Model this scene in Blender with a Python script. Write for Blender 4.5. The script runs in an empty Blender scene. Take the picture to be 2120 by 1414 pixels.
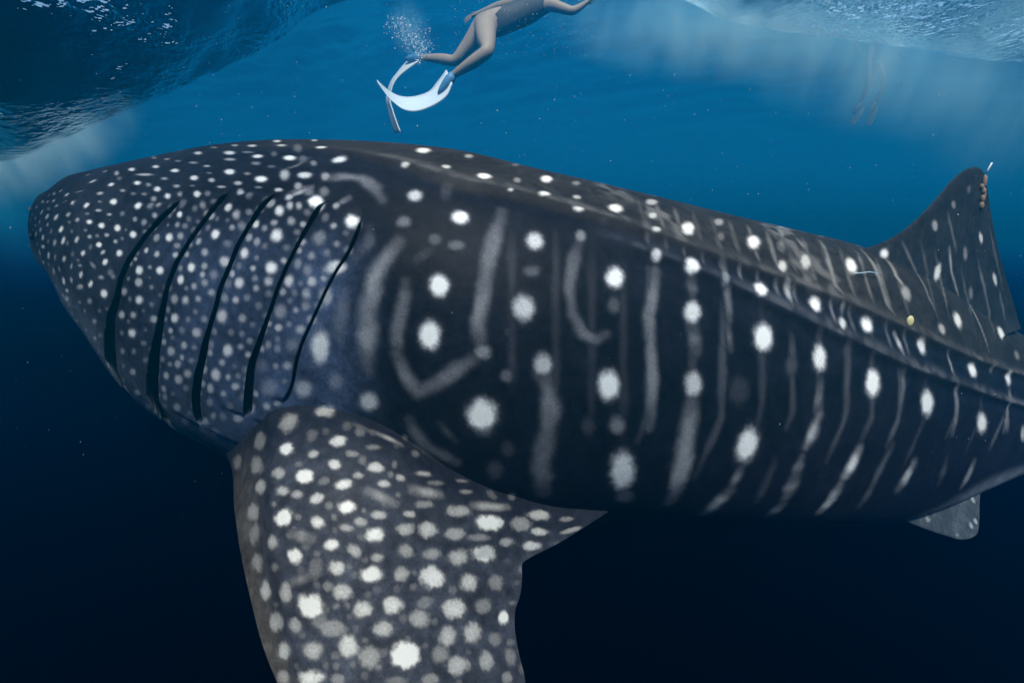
import bpy, bmesh, math, random
import numpy as np
from mathutils import Vector, Matrix
random.seed(7); rng = np.random.default_rng(11)
sc = bpy.context.scene
COL = sc.collection

# ------------------------------------------------------------------ camera
PITCH = math.radians(12)
LENS_PX = 1150.0                              # focal length in photo pixels (photo 2120 wide)
cam = bpy.data.cameras.new('camera'); cam_ob = bpy.data.objects.new('camera', cam); COL.objects.link(cam_ob)
cam.sensor_width = 36; cam.sensor_fit = 'HORIZONTAL'; cam.lens = 36*LENS_PX/2120
cam.clip_start = 0.05; cam.clip_end = 2000
cam_ob.location = (0, 0, 0); cam_ob.rotation_euler = (math.pi/2-PITCH, 0, 0)
sc.camera = cam_ob

# ------------------------------------------------------------------ sky, sun, exposure
SUN_EL, SUN_AZ = math.radians(54), math.radians(170)    # azimuth clockwise from +y (the view)
world = bpy.data.worlds.new('World'); sc.world = world; world.use_nodes = True
wn = world.node_tree.nodes; wl = world.node_tree.links
bg = wn['Background']; sky = wn.new('ShaderNodeTexSky'); sky.sky_type = 'NISHITA'; sky.sun_disc = False
sky.sun_elevation = SUN_EL; sky.sun_rotation = SUN_AZ
wl.new(sky.outputs[0], bg.inputs[0]); bg.inputs[1].default_value = 0.13
sun = bpy.data.lights.new('sun', 'SUN'); sun.energy = 5.0; sun.angle = math.radians(12); sun.color = (1, .975, .94)
sun_ob = bpy.data.objects.new('sun', sun); COL.objects.link(sun_ob)
sd = Vector((math.sin(SUN_AZ)*math.cos(SUN_EL), math.cos(SUN_AZ)*math.cos(SUN_EL), math.sin(SUN_EL)))
sun_ob.rotation_euler = sd.to_track_quat('Z', 'Y').to_euler(); sun_ob.location = sd*40
sc.view_settings.view_transform = 'Standard'; sc.view_settings.look = 'None'
sc.view_settings.exposure = 1.0; sc.view_settings.gamma = 1.0
cy = sc.cycles
cy.volume_bounces = 2; cy.max_bounces = 5; cy.transparent_max_bounces = 16
cy.use_denoising = True
cy.sample_clamp_indirect = 4.0
cy.volume_step_rate = 1.0; cy.volume_max_steps = 64

# ------------------------------------------------------------------ helpers
FV = np.array([0, math.cos(PITCH), -math.sin(PITCH)]); UV_ = np.array([0, math.sin(PITCH), math.cos(PITCH)])
def at(x, y, d):
    """point seen at photo position (x, y), d metres in front of the camera"""
    return Vector(d*(np.array([(x-1060)/LENS_PX, 0, 0]) + FV + (707-y)/LENS_PX*UV_))
def tag(o, label, cat=None, group=None, kind=None):
    if label: o['label'] = label
    if cat: o['category'] = cat
    if group: o['group'] = group
    if kind: o['kind'] = kind
    return o
def link(name, mesh, mat=None, parent=None, smooth=True):
    o = bpy.data.objects.new(name, mesh); COL.objects.link(o)
    if mat: mesh.materials.append(mat)
    if parent: o.parent = parent
    if smooth and len(mesh.polygons): mesh.polygons.foreach_set('use_smooth', np.ones(len(mesh.polygons), bool))
    return o
def mesh_np(name, V, quads):
    m = bpy.data.meshes.new(name); V = np.ascontiguousarray(V, np.float32); quads = np.ascontiguousarray(quads, np.int32)
    m.vertices.add(len(V)); m.vertices.foreach_set('co', V.ravel())
    n = quads.shape[1]; m.loops.add(quads.size); m.loops.foreach_set('vertex_index', quads.ravel())
    m.polygons.add(len(quads)); m.polygons.foreach_set('loop_start', np.arange(0, quads.size, n, dtype=np.int32))
    m.update(calc_edges=True); m.validate(); return m
def grid_quads(nr, nc, off=0, flip=False):
    i = np.arange(nr-1)[:, None]*nc + np.arange(nc-1)[None]; i = i.ravel()+off
    q = np.stack([i, i+1, i+nc+1, i+nc], 1)
    return q[:, ::-1] if flip else q
def smooth01(x, a, b):
    t = np.clip((x-a)/(b-a), 0, 1); return t*t*(3-2*t)
_tab = rng.random((64, 64, 64)).astype(np.float32)
def vnoise(P):
    """value noise in 0..1 at points P (n,3), lattice of 1 unit"""
    f = np.floor(P); t = P-f; i = f.astype(int) & 63; j = (i+1) & 63; t = t*t*(3-2*t)
    x0, y0, z0 = i.T; x1, y1, z1 = j.T; a, b, c = t.T
    L = lambda u, v, w: u*(1-w)+v*w
    return L(L(L(_tab[x0,y0,z0], _tab[x1,y0,z0], a), L(_tab[x0,y1,z0], _tab[x1,y1,z0], a), b),
             L(L(_tab[x0,y0,z1], _tab[x1,y0,z1], a), L(_tab[x0,y1,z1], _tab[x1,y1,z1], a), b), c)
class NT:
    def __init__(s, name):
        s.m = bpy.data.materials.new(name); s.m.use_nodes = True; s.t = s.m.node_tree; s.t.nodes.clear()
        s.out = s.t.nodes.new('ShaderNodeOutputMaterial')
    def n(s, kind, **kw):
        nd = s.t.nodes.new('ShaderNode'+kind)
        for k, v in kw.items():
            if k.startswith('i_'):
                key = k[2:]; key = int(key) if key.isdigit() else key.replace('_', ' ')
                if hasattr(v, 'is_output'): s.t.links.new(v, nd.inputs[key])
                else: nd.inputs[key].default_value = v
            else: setattr(nd, k, v)
        return nd
    def math(s, op, a, b=0.0, clamp=False):
        nd = s.t.nodes.new('ShaderNodeMath'); nd.operation = op; nd.use_clamp = clamp
        for k, v in ((0, a), (1, b)):
            if hasattr(v, 'is_output'): s.t.links.new(v, nd.inputs[k])
            else: nd.inputs[k].default_value = v
        return nd.outputs[0]
    def mix(s, f, a, b):
        nd = s.t.nodes.new('ShaderNodeMix'); nd.data_type = 'RGBA'
        for k, v in ((0, f), (6, a), (7, b)):
            if hasattr(v, 'is_output'): s.t.links.new(v, nd.inputs[k])
            else: nd.inputs[k].default_value = v
        return nd.outputs[2]
    def surf(s, sh): s.t.links.new(sh, s.out.inputs['Surface']); return s.m
    def vol(s, sh): s.t.links.new(sh, s.out.inputs['Volume']); return s.m
def plain(name, col, rough=.6, noise=0.15, scale=30, spec=.3, trans=0.0):
    k = NT(name); tc = k.n('TexCoord'); nz = k.n('TexNoise', i_Vector=tc.outputs['Object'], i_Scale=scale, i_Detail=4.0)
    c = k.mix(nz.outputs['Fac'], [v*(1-noise) for v in col[:3]]+[1], [min(1, v*(1+noise)) for v in col[:3]]+[1])
    b = k.n('BsdfPrincipled', i_Base_Color=c, i_Roughness=rough, i_Specular_IOR_Level=spec)
    if trans:
        tr = k.n('BsdfTranslucent', i_Color=c); mx = k.n('MixShader', i_0=trans); k.t.links.new(b.outputs[0], mx.inputs[1]); k.t.links.new(tr.outputs[0], mx.inputs[2])
        return k.surf(mx.outputs[0])
    return k.surf(b.outputs[0])

# ---- shared geometry code (embedded verbatim in scene.py) ----
def hermite(xk, yk, x):
    """monotone-ish cubic interpolation of columns yk at knots xk"""
    xk=np.asarray(xk,float); yk=np.asarray(yk,float); x=np.asarray(x,float)
    one=yk.ndim==1
    if one: yk=yk[:,None]
    h=np.diff(xk)[:,None]; d=np.diff(yk,axis=0)/h
    m=np.zeros_like(yk); m[0]=d[0]; m[-1]=d[-1]
    m[1:-1]=(d[:-1]*h[1:]+d[1:]*h[:-1])/(h[1:]+h[:-1])
    i=np.clip(np.searchsorted(xk,x)-1,0,len(xk)-2)
    hh=(xk[i+1]-xk[i])[...,None]; t=((x-xk[i])[...,None])/hh
    r=(yk[i]*(2*t**3-3*t**2+1)+m[i]*hh*(t**3-2*t**2+t)+yk[i+1]*(-2*t**3+3*t**2)+m[i+1]*hh*(t**3-t**2))
    return r[...,0] if one else r
def unit(v): return v/np.maximum(np.linalg.norm(v,axis=-1,keepdims=True),1e-12)
TILT=math.radians(20)
def body_surface(Q, ST, q, th, D0, near):
    """q, th: same-shape arrays. th 0 = mid back, pi = mid belly, side facing -y = near"""
    sh=q.shape; qf=q.ravel(); tf=th.ravel()
    v=hermite(Q,ST,qf); C=v[:,:3]; hu=v[:,3]; hd=v[:,4]; w=v[:,5]
    Np=unit(v[:,6:9]); D=math.cos(TILT)*D0+math.sin(TILT)*Np; N=math.cos(TILT)*Np-math.sin(TILT)*D0
    c=np.cos(tf); s=np.sin(tf)
    nb=np.where(c<0,0.86,0.93)                         # belly boxier than the back
    cy=np.sign(c)*np.abs(c)**nb; sx=np.abs(s)**0.93*np.sign(s)
    P=C+D*((np.where(c>0,hu,hd))*cy)[:,None]+N*(w*sx)[:,None]*near
    return P.reshape(sh+(3,))
def fin_patch(FINS, name, na, nb, th0, th1, flare, camber=0.0):
    L, T, R = [np.array(v) for v in FINS[name]]
    a = np.linspace(0, 1, na); b = .5-.5*np.cos(np.linspace(0, math.pi, nb)); b = .35*b+.65*np.linspace(0, 1, nb)
    kk = np.linspace(0, 1, len(L))
    La = hermite(kk, L, a); Ta = hermite(kk, T, a); Rb = hermite(kk, R, b)
    G = La[:, None]*(1-b)[None, :, None]+Ta[:, None]*b[None, :, None]
    G = G+(Rb-(L[0][None]*(1-b)[:, None]+T[0][None]*b[:, None]))[None]*((1-a)**2.2)[:, None, None]
    n = unit(np.cross(np.gradient(G, axis=0), np.gradient(G, axis=1)))
    nm = n.reshape(-1, 3).mean(0)
    if nm@G.reshape(-1, 3).mean(0) > 0: n = -n           # to the camera's side
    prof = np.clip(b, 0, 1)**.5*(1-b)**.85*2.0; prof[0] = prof[-1] = 0
    th = (th0*(1-a)+th1*a)[:, None]*prof[None]+flare*np.exp(-a/.07)[:, None]*(np.sin(np.pi*np.clip(b, 0, 1))[None]**.6)
    mid = camber*np.sin(np.pi*b)[None]*np.sin(np.pi*np.clip(a, 0, 1))[:, None]
    sink = .065*np.exp(-a/.07)[:, None]*(1-np.clip((b-.75)/.2, 0, 1))[None] if name == 'pectoral' else 0
    mid = mid-sink
    taper = np.minimum(1, (1-a)/.06)[:, None]**.5
    up = G+n*(th/2*taper+mid)[..., None]; lo = G-n*(th/2*taper-mid)[..., None]
    return a, b, up, lo

Q = [0.0,0.1291,0.2449,0.3786,0.5,0.66,0.86,1.1267,1.46,1.86,2.3267,2.7933,3.26,3.7267,4.1933,4.66,5.1267,5.5933,5.9933,6.3267,6.6267,6.8933,7.1267,7.7267,8.56,9.06]
ST = [[-2.634,3.0853,-0.0101,0.003,0.003,0.003,0.6573,-0.7372,0.1567],[-2.5876,3.0438,-0.0212,0.0867,0.0903,0.12,0.6554,-0.7388,0.157],[-2.525,3.0084,-0.0252,0.1569,0.1633,0.22,0.6505,-0.7429,0.1579],[-2.4271,2.964,-0.04,0.2081,0.2166,0.33,0.6408,-0.7509,0.1596],[-2.3141,2.9134,-0.0862,0.3108,0.3235,0.4207,0.628,-0.7612,0.1618],[-2.1472,2.8383,-0.1428,0.3955,0.4116,0.5136,0.6077,-0.7768,0.1651],[-1.9411,2.7372,-0.216,0.4917,0.5118,0.591,0.5806,-0.7964,0.1693],[-1.693,2.6324,-0.2702,0.5719,0.5953,0.6529,0.5411,-0.8226,0.1748],[-1.4247,2.5512,-0.3107,0.6423,0.6686,0.6915,0.4863,-0.8547,0.1817],[-1.1318,2.4842,-0.3522,0.697,0.7254,0.7181,0.412,-0.8913,0.1894],[-0.8154,2.4383,-0.3979,0.7356,0.7656,0.7285,0.3137,-0.9288,0.1974],[-0.513,2.4215,-0.4311,0.7517,0.7824,0.7375,0.2043,-0.9575,0.2035],[-0.215,2.4295,-0.4631,0.7527,0.7834,0.7404,0.0866,-0.9745,0.2071],[0.0871,2.4525,-0.5066,0.7352,0.7652,0.7367,-0.0348,-0.9776,0.2078],[0.3997,2.4931,-0.5526,0.7229,0.7524,0.7264,-0.1546,-0.9664,0.2054],[0.7287,2.548,-0.609,0.7152,0.7444,0.7099,-0.2681,-0.9423,0.2003],[1.0803,2.618,-0.6729,0.7082,0.7371,0.687,-0.3714,-0.9082,0.193],[1.4658,2.7135,-0.7468,0.7109,0.7399,0.6564,-0.4626,-0.8672,0.1843],[1.8344,2.8209,-0.821,0.712,0.741,0.6263,-0.5307,-0.8291,0.1762],[2.1851,2.9419,-0.8989,0.6814,0.7092,0.5895,-0.5806,-0.7964,0.1693],[2.5699,3.1114,-0.9825,0.6166,0.6418,0.5399,-0.6205,-0.767,0.163],[3.0225,3.3577,-1.0899,0.5353,0.5571,0.4863,-0.6524,-0.7413,0.1576],[3.5026,3.6296,-1.2011,0.4588,0.4775,0.44,-0.6777,-0.7192,0.1529],[4.8522,4.2883,-1.4689,0.3144,0.3272,0.33,-0.7332,-0.6651,0.1414],[6.867,5.0164,-1.8915,0.1828,0.1903,0.18,-0.7916,-0.5976,0.127],[8.2713,5.484,-2.0963,0.0687,0.0715,0.1,-0.8188,-0.5616,0.1194]]
D0 = [0.0,0.2079,0.9781]
SLITS = [[[0.7263,1.31],[0.863,1.17],[0.9946,1.07],[1.2007,0.95],[1.3666,0.8933],[1.5386,0.8633],[1.6797,0.8167],[1.9139,0.7967],[2.2544,0.8033],[2.6267,0.9333],[2.6442,0.8333]],[[0.6948,1.64],[0.7979,1.5367],[0.8964,1.4633],[1.0314,1.36],[1.1664,1.2733],[1.3154,1.2133],[1.4646,1.1767],[1.5791,1.15],[1.7092,1.1133],[1.9107,1.09],[2.1431,1.0933],[2.4502,1.2],[2.5134,1.1333]],[[0.7097,1.9667],[0.7778,1.8733],[0.885,1.8],[1.0356,1.6967],[1.1526,1.64],[1.2594,1.58],[1.3607,1.55],[1.4916,1.5],[1.593,1.4567],[1.7229,1.4133],[1.8669,1.3967],[2.01,1.4033],[2.1095,1.4333]],[[0.7392,2.34],[0.7694,2.2667],[0.8801,2.1933],[1.0057,2.1067],[1.1149,2.0333],[1.2114,1.9767],[1.3153,1.93],[1.4214,1.8733],[1.5257,1.82],[1.5962,1.7767],[1.7046,1.7567],[1.8527,1.7467]],[[0.8258,2.56],[0.9185,2.5167],[1.0201,2.4533],[1.0918,2.3833],[1.1885,2.31],[1.3133,2.2267],[1.4259,2.15],[1.5138,2.1067],[1.5938,2.0833],[1.6418,2.0567],[1.6951,2.0033]]]
GAPS = [[[0.7263,0.0033],[0.8202,0.02],[1.0448,0.0067],[1.4607,0.01],[1.669,0.03],[1.9357,0.06],[2.2544,0.07],[2.6398,0.0733],[2.6267,0.0067]],[[0.6948,0.0033],[0.7719,0.02],[1.0222,0.0067],[1.3308,0.0067],[1.6233,0.0333],[1.8114,0.06],[2.0908,0.0667],[2.4165,0.06],[2.4502,0.0067]],[[0.7097,0.01],[0.7746,0.0233],[0.9501,0.0067],[1.5104,0.01],[1.5691,0.0267],[1.7229,0.04],[1.8669,0.0433],[2.0614,0.0433],[2.1095,0.0067]],[[0.7392,0.0067],[0.8161,0.02],[0.9776,0.0067],[1.3417,0.0067],[1.5585,0.03],[1.6726,0.0467],[1.8148,0.0533],[1.8527,0.01]],[[0.8258,0.0067],[0.9259,0.0133],[1.0941,0.0033],[1.6166,0.0067],[1.6951,0.0033]]]
RIDGES = [[[1.9267,0.2432],[2.3933,0.3087],[2.7933,0.4085],[3.2267,0.5164],[3.66,0.4804],[4.06,0.4989],[4.3933,0.5153],[4.7267,0.5488],[5.06,0.5817],[5.3933,0.6255],[5.7267,0.6749],[6.06,0.7334],[6.3933,0.7776],[6.7267,0.8054],[7.1267,0.7827]],[[3.9933,0.6465],[4.3933,0.6719],[4.7267,0.6924],[5.06,0.747],[5.3933,0.8249],[5.7267,0.9131],[6.06,0.994],[6.3933,1.0652],[6.7267,1.1143],[7.1267,1.2175]]]
FINS = {"pectoral":[[[-1.262,2.1723,-0.8952],[-1.1938,2.0936,-0.899],[-1.1309,2.0204,-0.903],[-1.077,1.95,-0.9087],[-1.0328,1.8817,-0.9164],[-0.9957,1.8169,-0.9255],[-0.9634,1.7573,-0.9355],[-0.9336,1.7041,-0.9462],[-0.9061,1.6574,-0.9579],[-0.8822,1.6163,-0.9712],[-0.8613,1.5809,-0.9865],[-0.843,1.5512,-1.004],[-0.8272,1.5272,-1.0242],[-0.8126,1.5063,-1.0455],[-0.798,1.4859,-1.0665],[-0.7835,1.4659,-1.0871],[-0.7691,1.4464,-1.1073],[-0.7551,1.4271,-1.1271],[-0.7411,1.4082,-1.1467],[-0.7268,1.39,-1.1658],[-0.7119,1.3724,-1.1846],[-0.6961,1.3557,-1.203],[-0.6799,1.3395,-1.2211],[-0.6635,1.3238,-1.2389],[-0.6473,1.3083,-1.2565],[-0.6314,1.293,-1.2738],[-0.6157,1.2779,-1.2909],[-0.6001,1.2632,-1.3077],[-0.5843,1.2488,-1.3243],[-0.5683,1.2349,-1.3405],[-0.5519,1.2216,-1.3564],[-0.535,1.209,-1.372],[-0.5173,1.1971,-1.3872],[-0.499,1.1858,-1.4021],[-0.4802,1.1751,-1.4168],[-0.461,1.1648,-1.4312],[-0.4416,1.1548,-1.4454],[-0.4223,1.145,-1.4595],[-0.4032,1.1353,-1.4735],[-0.3844,1.1256,-1.4873],[-0.3661,1.1158,-1.5011]],[[0.3708,1.95,-1.0817],[0.3305,1.9214,-1.0912],[0.2911,1.8935,-1.1004],[0.2525,1.8664,-1.1092],[0.2148,1.8401,-1.1177],[0.1774,1.8149,-1.1254],[0.14,1.7914,-1.1317],[0.1029,1.7689,-1.1374],[0.0658,1.7463,-1.1431],[0.0361,1.7221,-1.1526],[0.0347,1.692,-1.1759],[0.0319,1.6623,-1.1986],[0.0249,1.6333,-1.2193],[0.0123,1.6049,-1.2377],[0.0084,1.5777,-1.2579],[0.0099,1.552,-1.2788],[0.0151,1.5279,-1.2996],[0.0216,1.5047,-1.32],[0.03,1.4826,-1.3403],[0.0379,1.4609,-1.3601],[0.0418,1.4387,-1.3789],[0.0413,1.4158,-1.397],[0.0379,1.3926,-1.4142],[0.0319,1.3699,-1.4302],[0.0236,1.348,-1.4448],[0.0126,1.3263,-1.4584],[-0.001,1.3049,-1.4709],[-0.0166,1.2841,-1.4823],[-0.0337,1.2642,-1.4924],[-0.052,1.2455,-1.5013],[-0.0711,1.2281,-1.5088],[-0.091,1.2122,-1.5148],[-0.1131,1.1979,-1.5189],[-0.137,1.1849,-1.5214],[-0.1623,1.1728,-1.5227],[-0.1884,1.1616,-1.523],[-0.2151,1.1508,-1.5228],[-0.2416,1.1404,-1.5223],[-0.2678,1.1301,-1.522],[-0.293,1.1197,-1.5219],[-0.3168,1.109,-1.5226]],[[-1.262,2.1723,-0.8952],[-1.2231,2.1626,-0.8536],[-1.1732,2.1319,-0.8047],[-1.1142,2.0873,-0.7563],[-1.0471,2.0312,-0.7103],[-0.9748,1.9656,-0.6663],[-0.9003,1.8925,-0.6252],[-0.852,1.8705,-0.6062],[-0.8052,1.8515,-0.5931],[-0.7596,1.835,-0.585],[-0.7155,1.8206,-0.5805],[-0.6734,1.8079,-0.5785],[-0.6325,1.7965,-0.5793],[-0.5927,1.7862,-0.583],[-0.5544,1.7774,-0.5893],[-0.5178,1.7701,-0.5979],[-0.4828,1.7645,-0.6097],[-0.4492,1.7605,-0.6244],[-0.4166,1.7579,-0.6412],[-0.3847,1.7566,-0.6592],[-0.3534,1.7567,-0.6781],[-0.3233,1.7586,-0.6996],[-0.294,1.7622,-0.7233],[-0.265,1.7674,-0.7483],[-0.2355,1.7738,-0.7736],[-0.2051,1.781,-0.7982],[-0.1732,1.7885,-0.821],[-0.14,1.7965,-0.8426],[-0.1058,1.8051,-0.8637],[-0.0706,1.8146,-0.8843],[-0.0345,1.825,-0.9045],[0.0024,1.8364,-0.9246],[0.0401,1.849,-0.9447],[0.0789,1.8715,-0.9695],[0.1189,1.8914,-0.9918],[0.16,1.9087,-1.0117],[0.2018,1.9235,-1.0295],[0.2442,1.9355,-1.0453],[0.2868,1.9444,-1.0593],[0.3292,1.9496,-1.0715],[0.3708,1.95,-1.0817]]],"dorsal":[[[1.5144,2.6717,-0.0838],[1.5428,2.6861,-0.0849],[1.5716,2.7007,-0.0862],[1.6007,2.7155,-0.0875],[1.63,2.7303,-0.0883],[1.6595,2.7453,-0.0883],[1.6893,2.7605,-0.0878],[1.7194,2.7759,-0.0869],[1.7496,2.7913,-0.0853],[1.7796,2.8067,-0.0828],[1.8095,2.8221,-0.0791],[1.8393,2.8374,-0.0744],[1.8691,2.8528,-0.0687],[1.8985,2.8681,-0.0621],[1.9275,2.8831,-0.0545],[1.9558,2.8979,-0.0461],[1.9833,2.9123,-0.0365],[2.0102,2.9264,-0.0258],[2.0365,2.9402,-0.0141],[2.0622,2.9538,-0.0016],[2.0873,2.9671,0.0115],[2.1119,2.9802,0.0251],[2.1361,2.9931,0.0391],[2.1594,3.0055,0.0537],[2.182,3.0176,0.0689],[2.204,3.0295,0.0848],[2.2256,3.0411,0.101],[2.2471,3.0527,0.1174],[2.2686,3.0643,0.1339],[2.2899,3.0758,0.1507],[2.3101,3.0868,0.1681],[2.33,3.0977,0.1859],[2.3503,3.1087,0.2035],[2.3719,3.1204,0.2206],[2.3954,3.133,0.2368],[2.4211,3.1467,0.2523],[2.4479,3.161,0.2676],[2.4769,3.1763,0.2815],[2.5089,3.1931,0.293],[2.5447,3.2116,0.3016],[2.5816,3.2307,0.3096]],[[3.3246,3.5692,-0.6715],[3.3026,3.5592,-0.6424],[3.2808,3.5493,-0.6135],[3.2591,3.5394,-0.5849],[3.2373,3.5295,-0.5565],[3.2156,3.5196,-0.5284],[3.194,3.5097,-0.5006],[3.1725,3.4999,-0.473],[3.1512,3.4901,-0.4456],[3.1302,3.4805,-0.4185],[3.1094,3.471,-0.3916],[3.0886,3.4615,-0.3649],[3.0679,3.452,-0.3385],[3.0473,3.4426,-0.3123],[3.0271,3.4334,-0.2863],[3.0072,3.4243,-0.2605],[2.9879,3.4155,-0.2349],[2.9692,3.407,-0.2094],[2.9513,3.3989,-0.1841],[2.9338,3.3911,-0.1589],[2.9169,3.3834,-0.1338],[2.9004,3.376,-0.1089],[2.8843,3.3689,-0.0842],[2.8687,3.3619,-0.0595],[2.8535,3.3552,-0.0351],[2.8388,3.3487,-0.0107],[2.8245,3.3424,0.0135],[2.8106,3.3363,0.0376],[2.7974,3.3305,0.0615],[2.7847,3.325,0.0854],[2.7723,3.3197,0.1091],[2.7599,3.3143,0.1327],[2.7473,3.3088,0.1561],[2.7353,3.3037,0.1794],[2.7239,3.2988,0.2028],[2.7113,3.2933,0.2257],[2.6957,3.2863,0.2479],[2.6787,3.2786,0.2707],[2.6571,3.2684,0.291],[2.6224,3.2512,0.3025],[2.5816,3.2307,0.3096]],[[1.5221,2.6733,-0.1404],[1.5547,2.6894,-0.1543],[1.5878,2.7056,-0.1685],[1.6214,2.7221,-0.1828],[1.6554,2.7389,-0.1973],[1.69,2.7559,-0.2121],[1.725,2.7731,-0.227],[1.7606,2.7906,-0.2422],[1.7967,2.8084,-0.2575],[1.8334,2.8264,-0.2731],[1.8706,2.8447,-0.2889],[1.9084,2.8633,-0.305],[1.9467,2.8821,-0.3213],[1.9857,2.9013,-0.3378],[2.0252,2.9207,-0.3546],[2.0653,2.9404,-0.3719],[2.1059,2.9604,-0.3895],[2.1471,2.9806,-0.4074],[2.1889,3.0012,-0.4257],[2.2315,3.0221,-0.4442],[2.2748,3.0434,-0.4628],[2.319,3.0651,-0.4816],[2.3641,3.0873,-0.5005],[2.4101,3.11,-0.5194],[2.4572,3.1332,-0.5382],[2.5059,3.1571,-0.5593],[2.5567,3.1819,-0.584],[2.609,3.2075,-0.6106],[2.6623,3.2336,-0.6369],[2.716,3.2599,-0.6608],[2.7694,3.2863,-0.6801],[2.8217,3.3124,-0.6925],[2.8722,3.338,-0.6955],[2.9195,3.3625,-0.6869],[2.9666,3.3869,-0.6735],[3.0191,3.414,-0.6665],[3.0764,3.4432,-0.664],[3.1355,3.4733,-0.6633],[3.1969,3.5045,-0.6651],[3.2603,3.5366,-0.6684],[3.3246,3.5692,-0.6715]]],"pelvic":[[[1.9976,2.7017,-1.5467],[2.0114,2.7047,-1.5517],[2.0252,2.7077,-1.5568],[2.039,2.7107,-1.5619],[2.0529,2.7136,-1.5671],[2.0668,2.7166,-1.5722],[2.0808,2.7196,-1.5774],[2.0947,2.7227,-1.5825],[2.1088,2.7257,-1.5877],[2.1228,2.7287,-1.5929],[2.1369,2.7318,-1.5981],[2.1511,2.7348,-1.6033],[2.1653,2.7379,-1.6086],[2.1795,2.741,-1.6138],[2.1938,2.7441,-1.619],[2.2082,2.7473,-1.6243],[2.2225,2.7504,-1.6295],[2.2369,2.7535,-1.6348],[2.2514,2.7567,-1.6401],[2.2658,2.7598,-1.6455],[2.2803,2.7629,-1.6508],[2.2949,2.7661,-1.6562],[2.3095,2.7693,-1.6616],[2.3241,2.7725,-1.6669],[2.3389,2.7757,-1.6723],[2.3537,2.779,-1.6776],[2.3686,2.7824,-1.683],[2.3836,2.7859,-1.6883],[2.3988,2.7894,-1.6936],[2.414,2.793,-1.6989],[2.4292,2.7964,-1.7043],[2.4442,2.7996,-1.7099],[2.4592,2.8027,-1.7156],[2.4744,2.806,-1.7212],[2.49,2.8097,-1.7266],[2.5061,2.814,-1.7316],[2.5228,2.8193,-1.7359],[2.5405,2.8257,-1.7395],[2.559,2.8331,-1.7425],[2.5778,2.841,-1.7453],[2.5967,2.8488,-1.7481]],[[2.8472,3.1083,-1.612],[2.8417,3.1015,-1.6163],[2.8362,3.0946,-1.6206],[2.8307,3.0877,-1.6248],[2.8252,3.0809,-1.6291],[2.8198,3.0741,-1.6333],[2.8143,3.0673,-1.6376],[2.809,3.0606,-1.6418],[2.8036,3.0539,-1.646],[2.7984,3.0472,-1.6502],[2.7932,3.0406,-1.6544],[2.7882,3.0341,-1.6586],[2.7834,3.0276,-1.6629],[2.7788,3.0212,-1.6672],[2.7743,3.0149,-1.6715],[2.77,3.0086,-1.6759],[2.7657,3.0024,-1.6802],[2.7614,2.9962,-1.6845],[2.7572,2.99,-1.6888],[2.7528,2.9838,-1.693],[2.7483,2.9775,-1.6972],[2.7437,2.9713,-1.7014],[2.7388,2.965,-1.7054],[2.7337,2.9586,-1.7094],[2.7282,2.9521,-1.7133],[2.7225,2.9456,-1.7171],[2.7169,2.9389,-1.721],[2.7113,2.9322,-1.7251],[2.7056,2.9254,-1.7292],[2.6997,2.9187,-1.7332],[2.6934,2.9119,-1.7369],[2.6867,2.9052,-1.7402],[2.6793,2.8986,-1.7431],[2.6711,2.8921,-1.7453],[2.662,2.8857,-1.7468],[2.6519,2.8794,-1.7477],[2.6412,2.8732,-1.748],[2.63,2.8671,-1.7481],[2.6187,2.861,-1.748],[2.6076,2.8549,-1.7479],[2.5967,2.8488,-1.7481]],[[2.0163,2.7355,-1.5203],[2.0351,2.7446,-1.5217],[2.0541,2.7538,-1.5231],[2.0732,2.763,-1.5245],[2.0924,2.7723,-1.5259],[2.1117,2.7816,-1.5273],[2.1311,2.791,-1.5287],[2.1507,2.8004,-1.5301],[2.1704,2.81,-1.5315],[2.1902,2.8195,-1.5329],[2.2101,2.8292,-1.5343],[2.2302,2.8389,-1.5358],[2.2504,2.8486,-1.5373],[2.2707,2.8584,-1.5387],[2.2911,2.8682,-1.5403],[2.3117,2.8781,-1.5418],[2.3324,2.888,-1.5434],[2.3532,2.898,-1.545],[2.3742,2.908,-1.5466],[2.3952,2.918,-1.5483],[2.4164,2.9281,-1.55],[2.4378,2.9382,-1.5518],[2.4592,2.9483,-1.5536],[2.4808,2.9585,-1.5554],[2.5026,2.9687,-1.5572],[2.5244,2.979,-1.5591],[2.5464,2.9893,-1.5611],[2.5686,2.9997,-1.563],[2.5908,3.0101,-1.565],[2.6133,3.0206,-1.567],[2.6358,3.0311,-1.569],[2.6585,3.0417,-1.5711],[2.6814,3.0524,-1.5731],[2.7044,3.0631,-1.5752],[2.7276,3.0739,-1.5773],[2.7509,3.0848,-1.5794],[2.7743,3.0958,-1.5815],[2.798,3.1068,-1.5837],[2.8218,3.1179,-1.5858],[2.8457,3.1291,-1.5879],[2.8698,3.1404,-1.59]]]}
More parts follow.
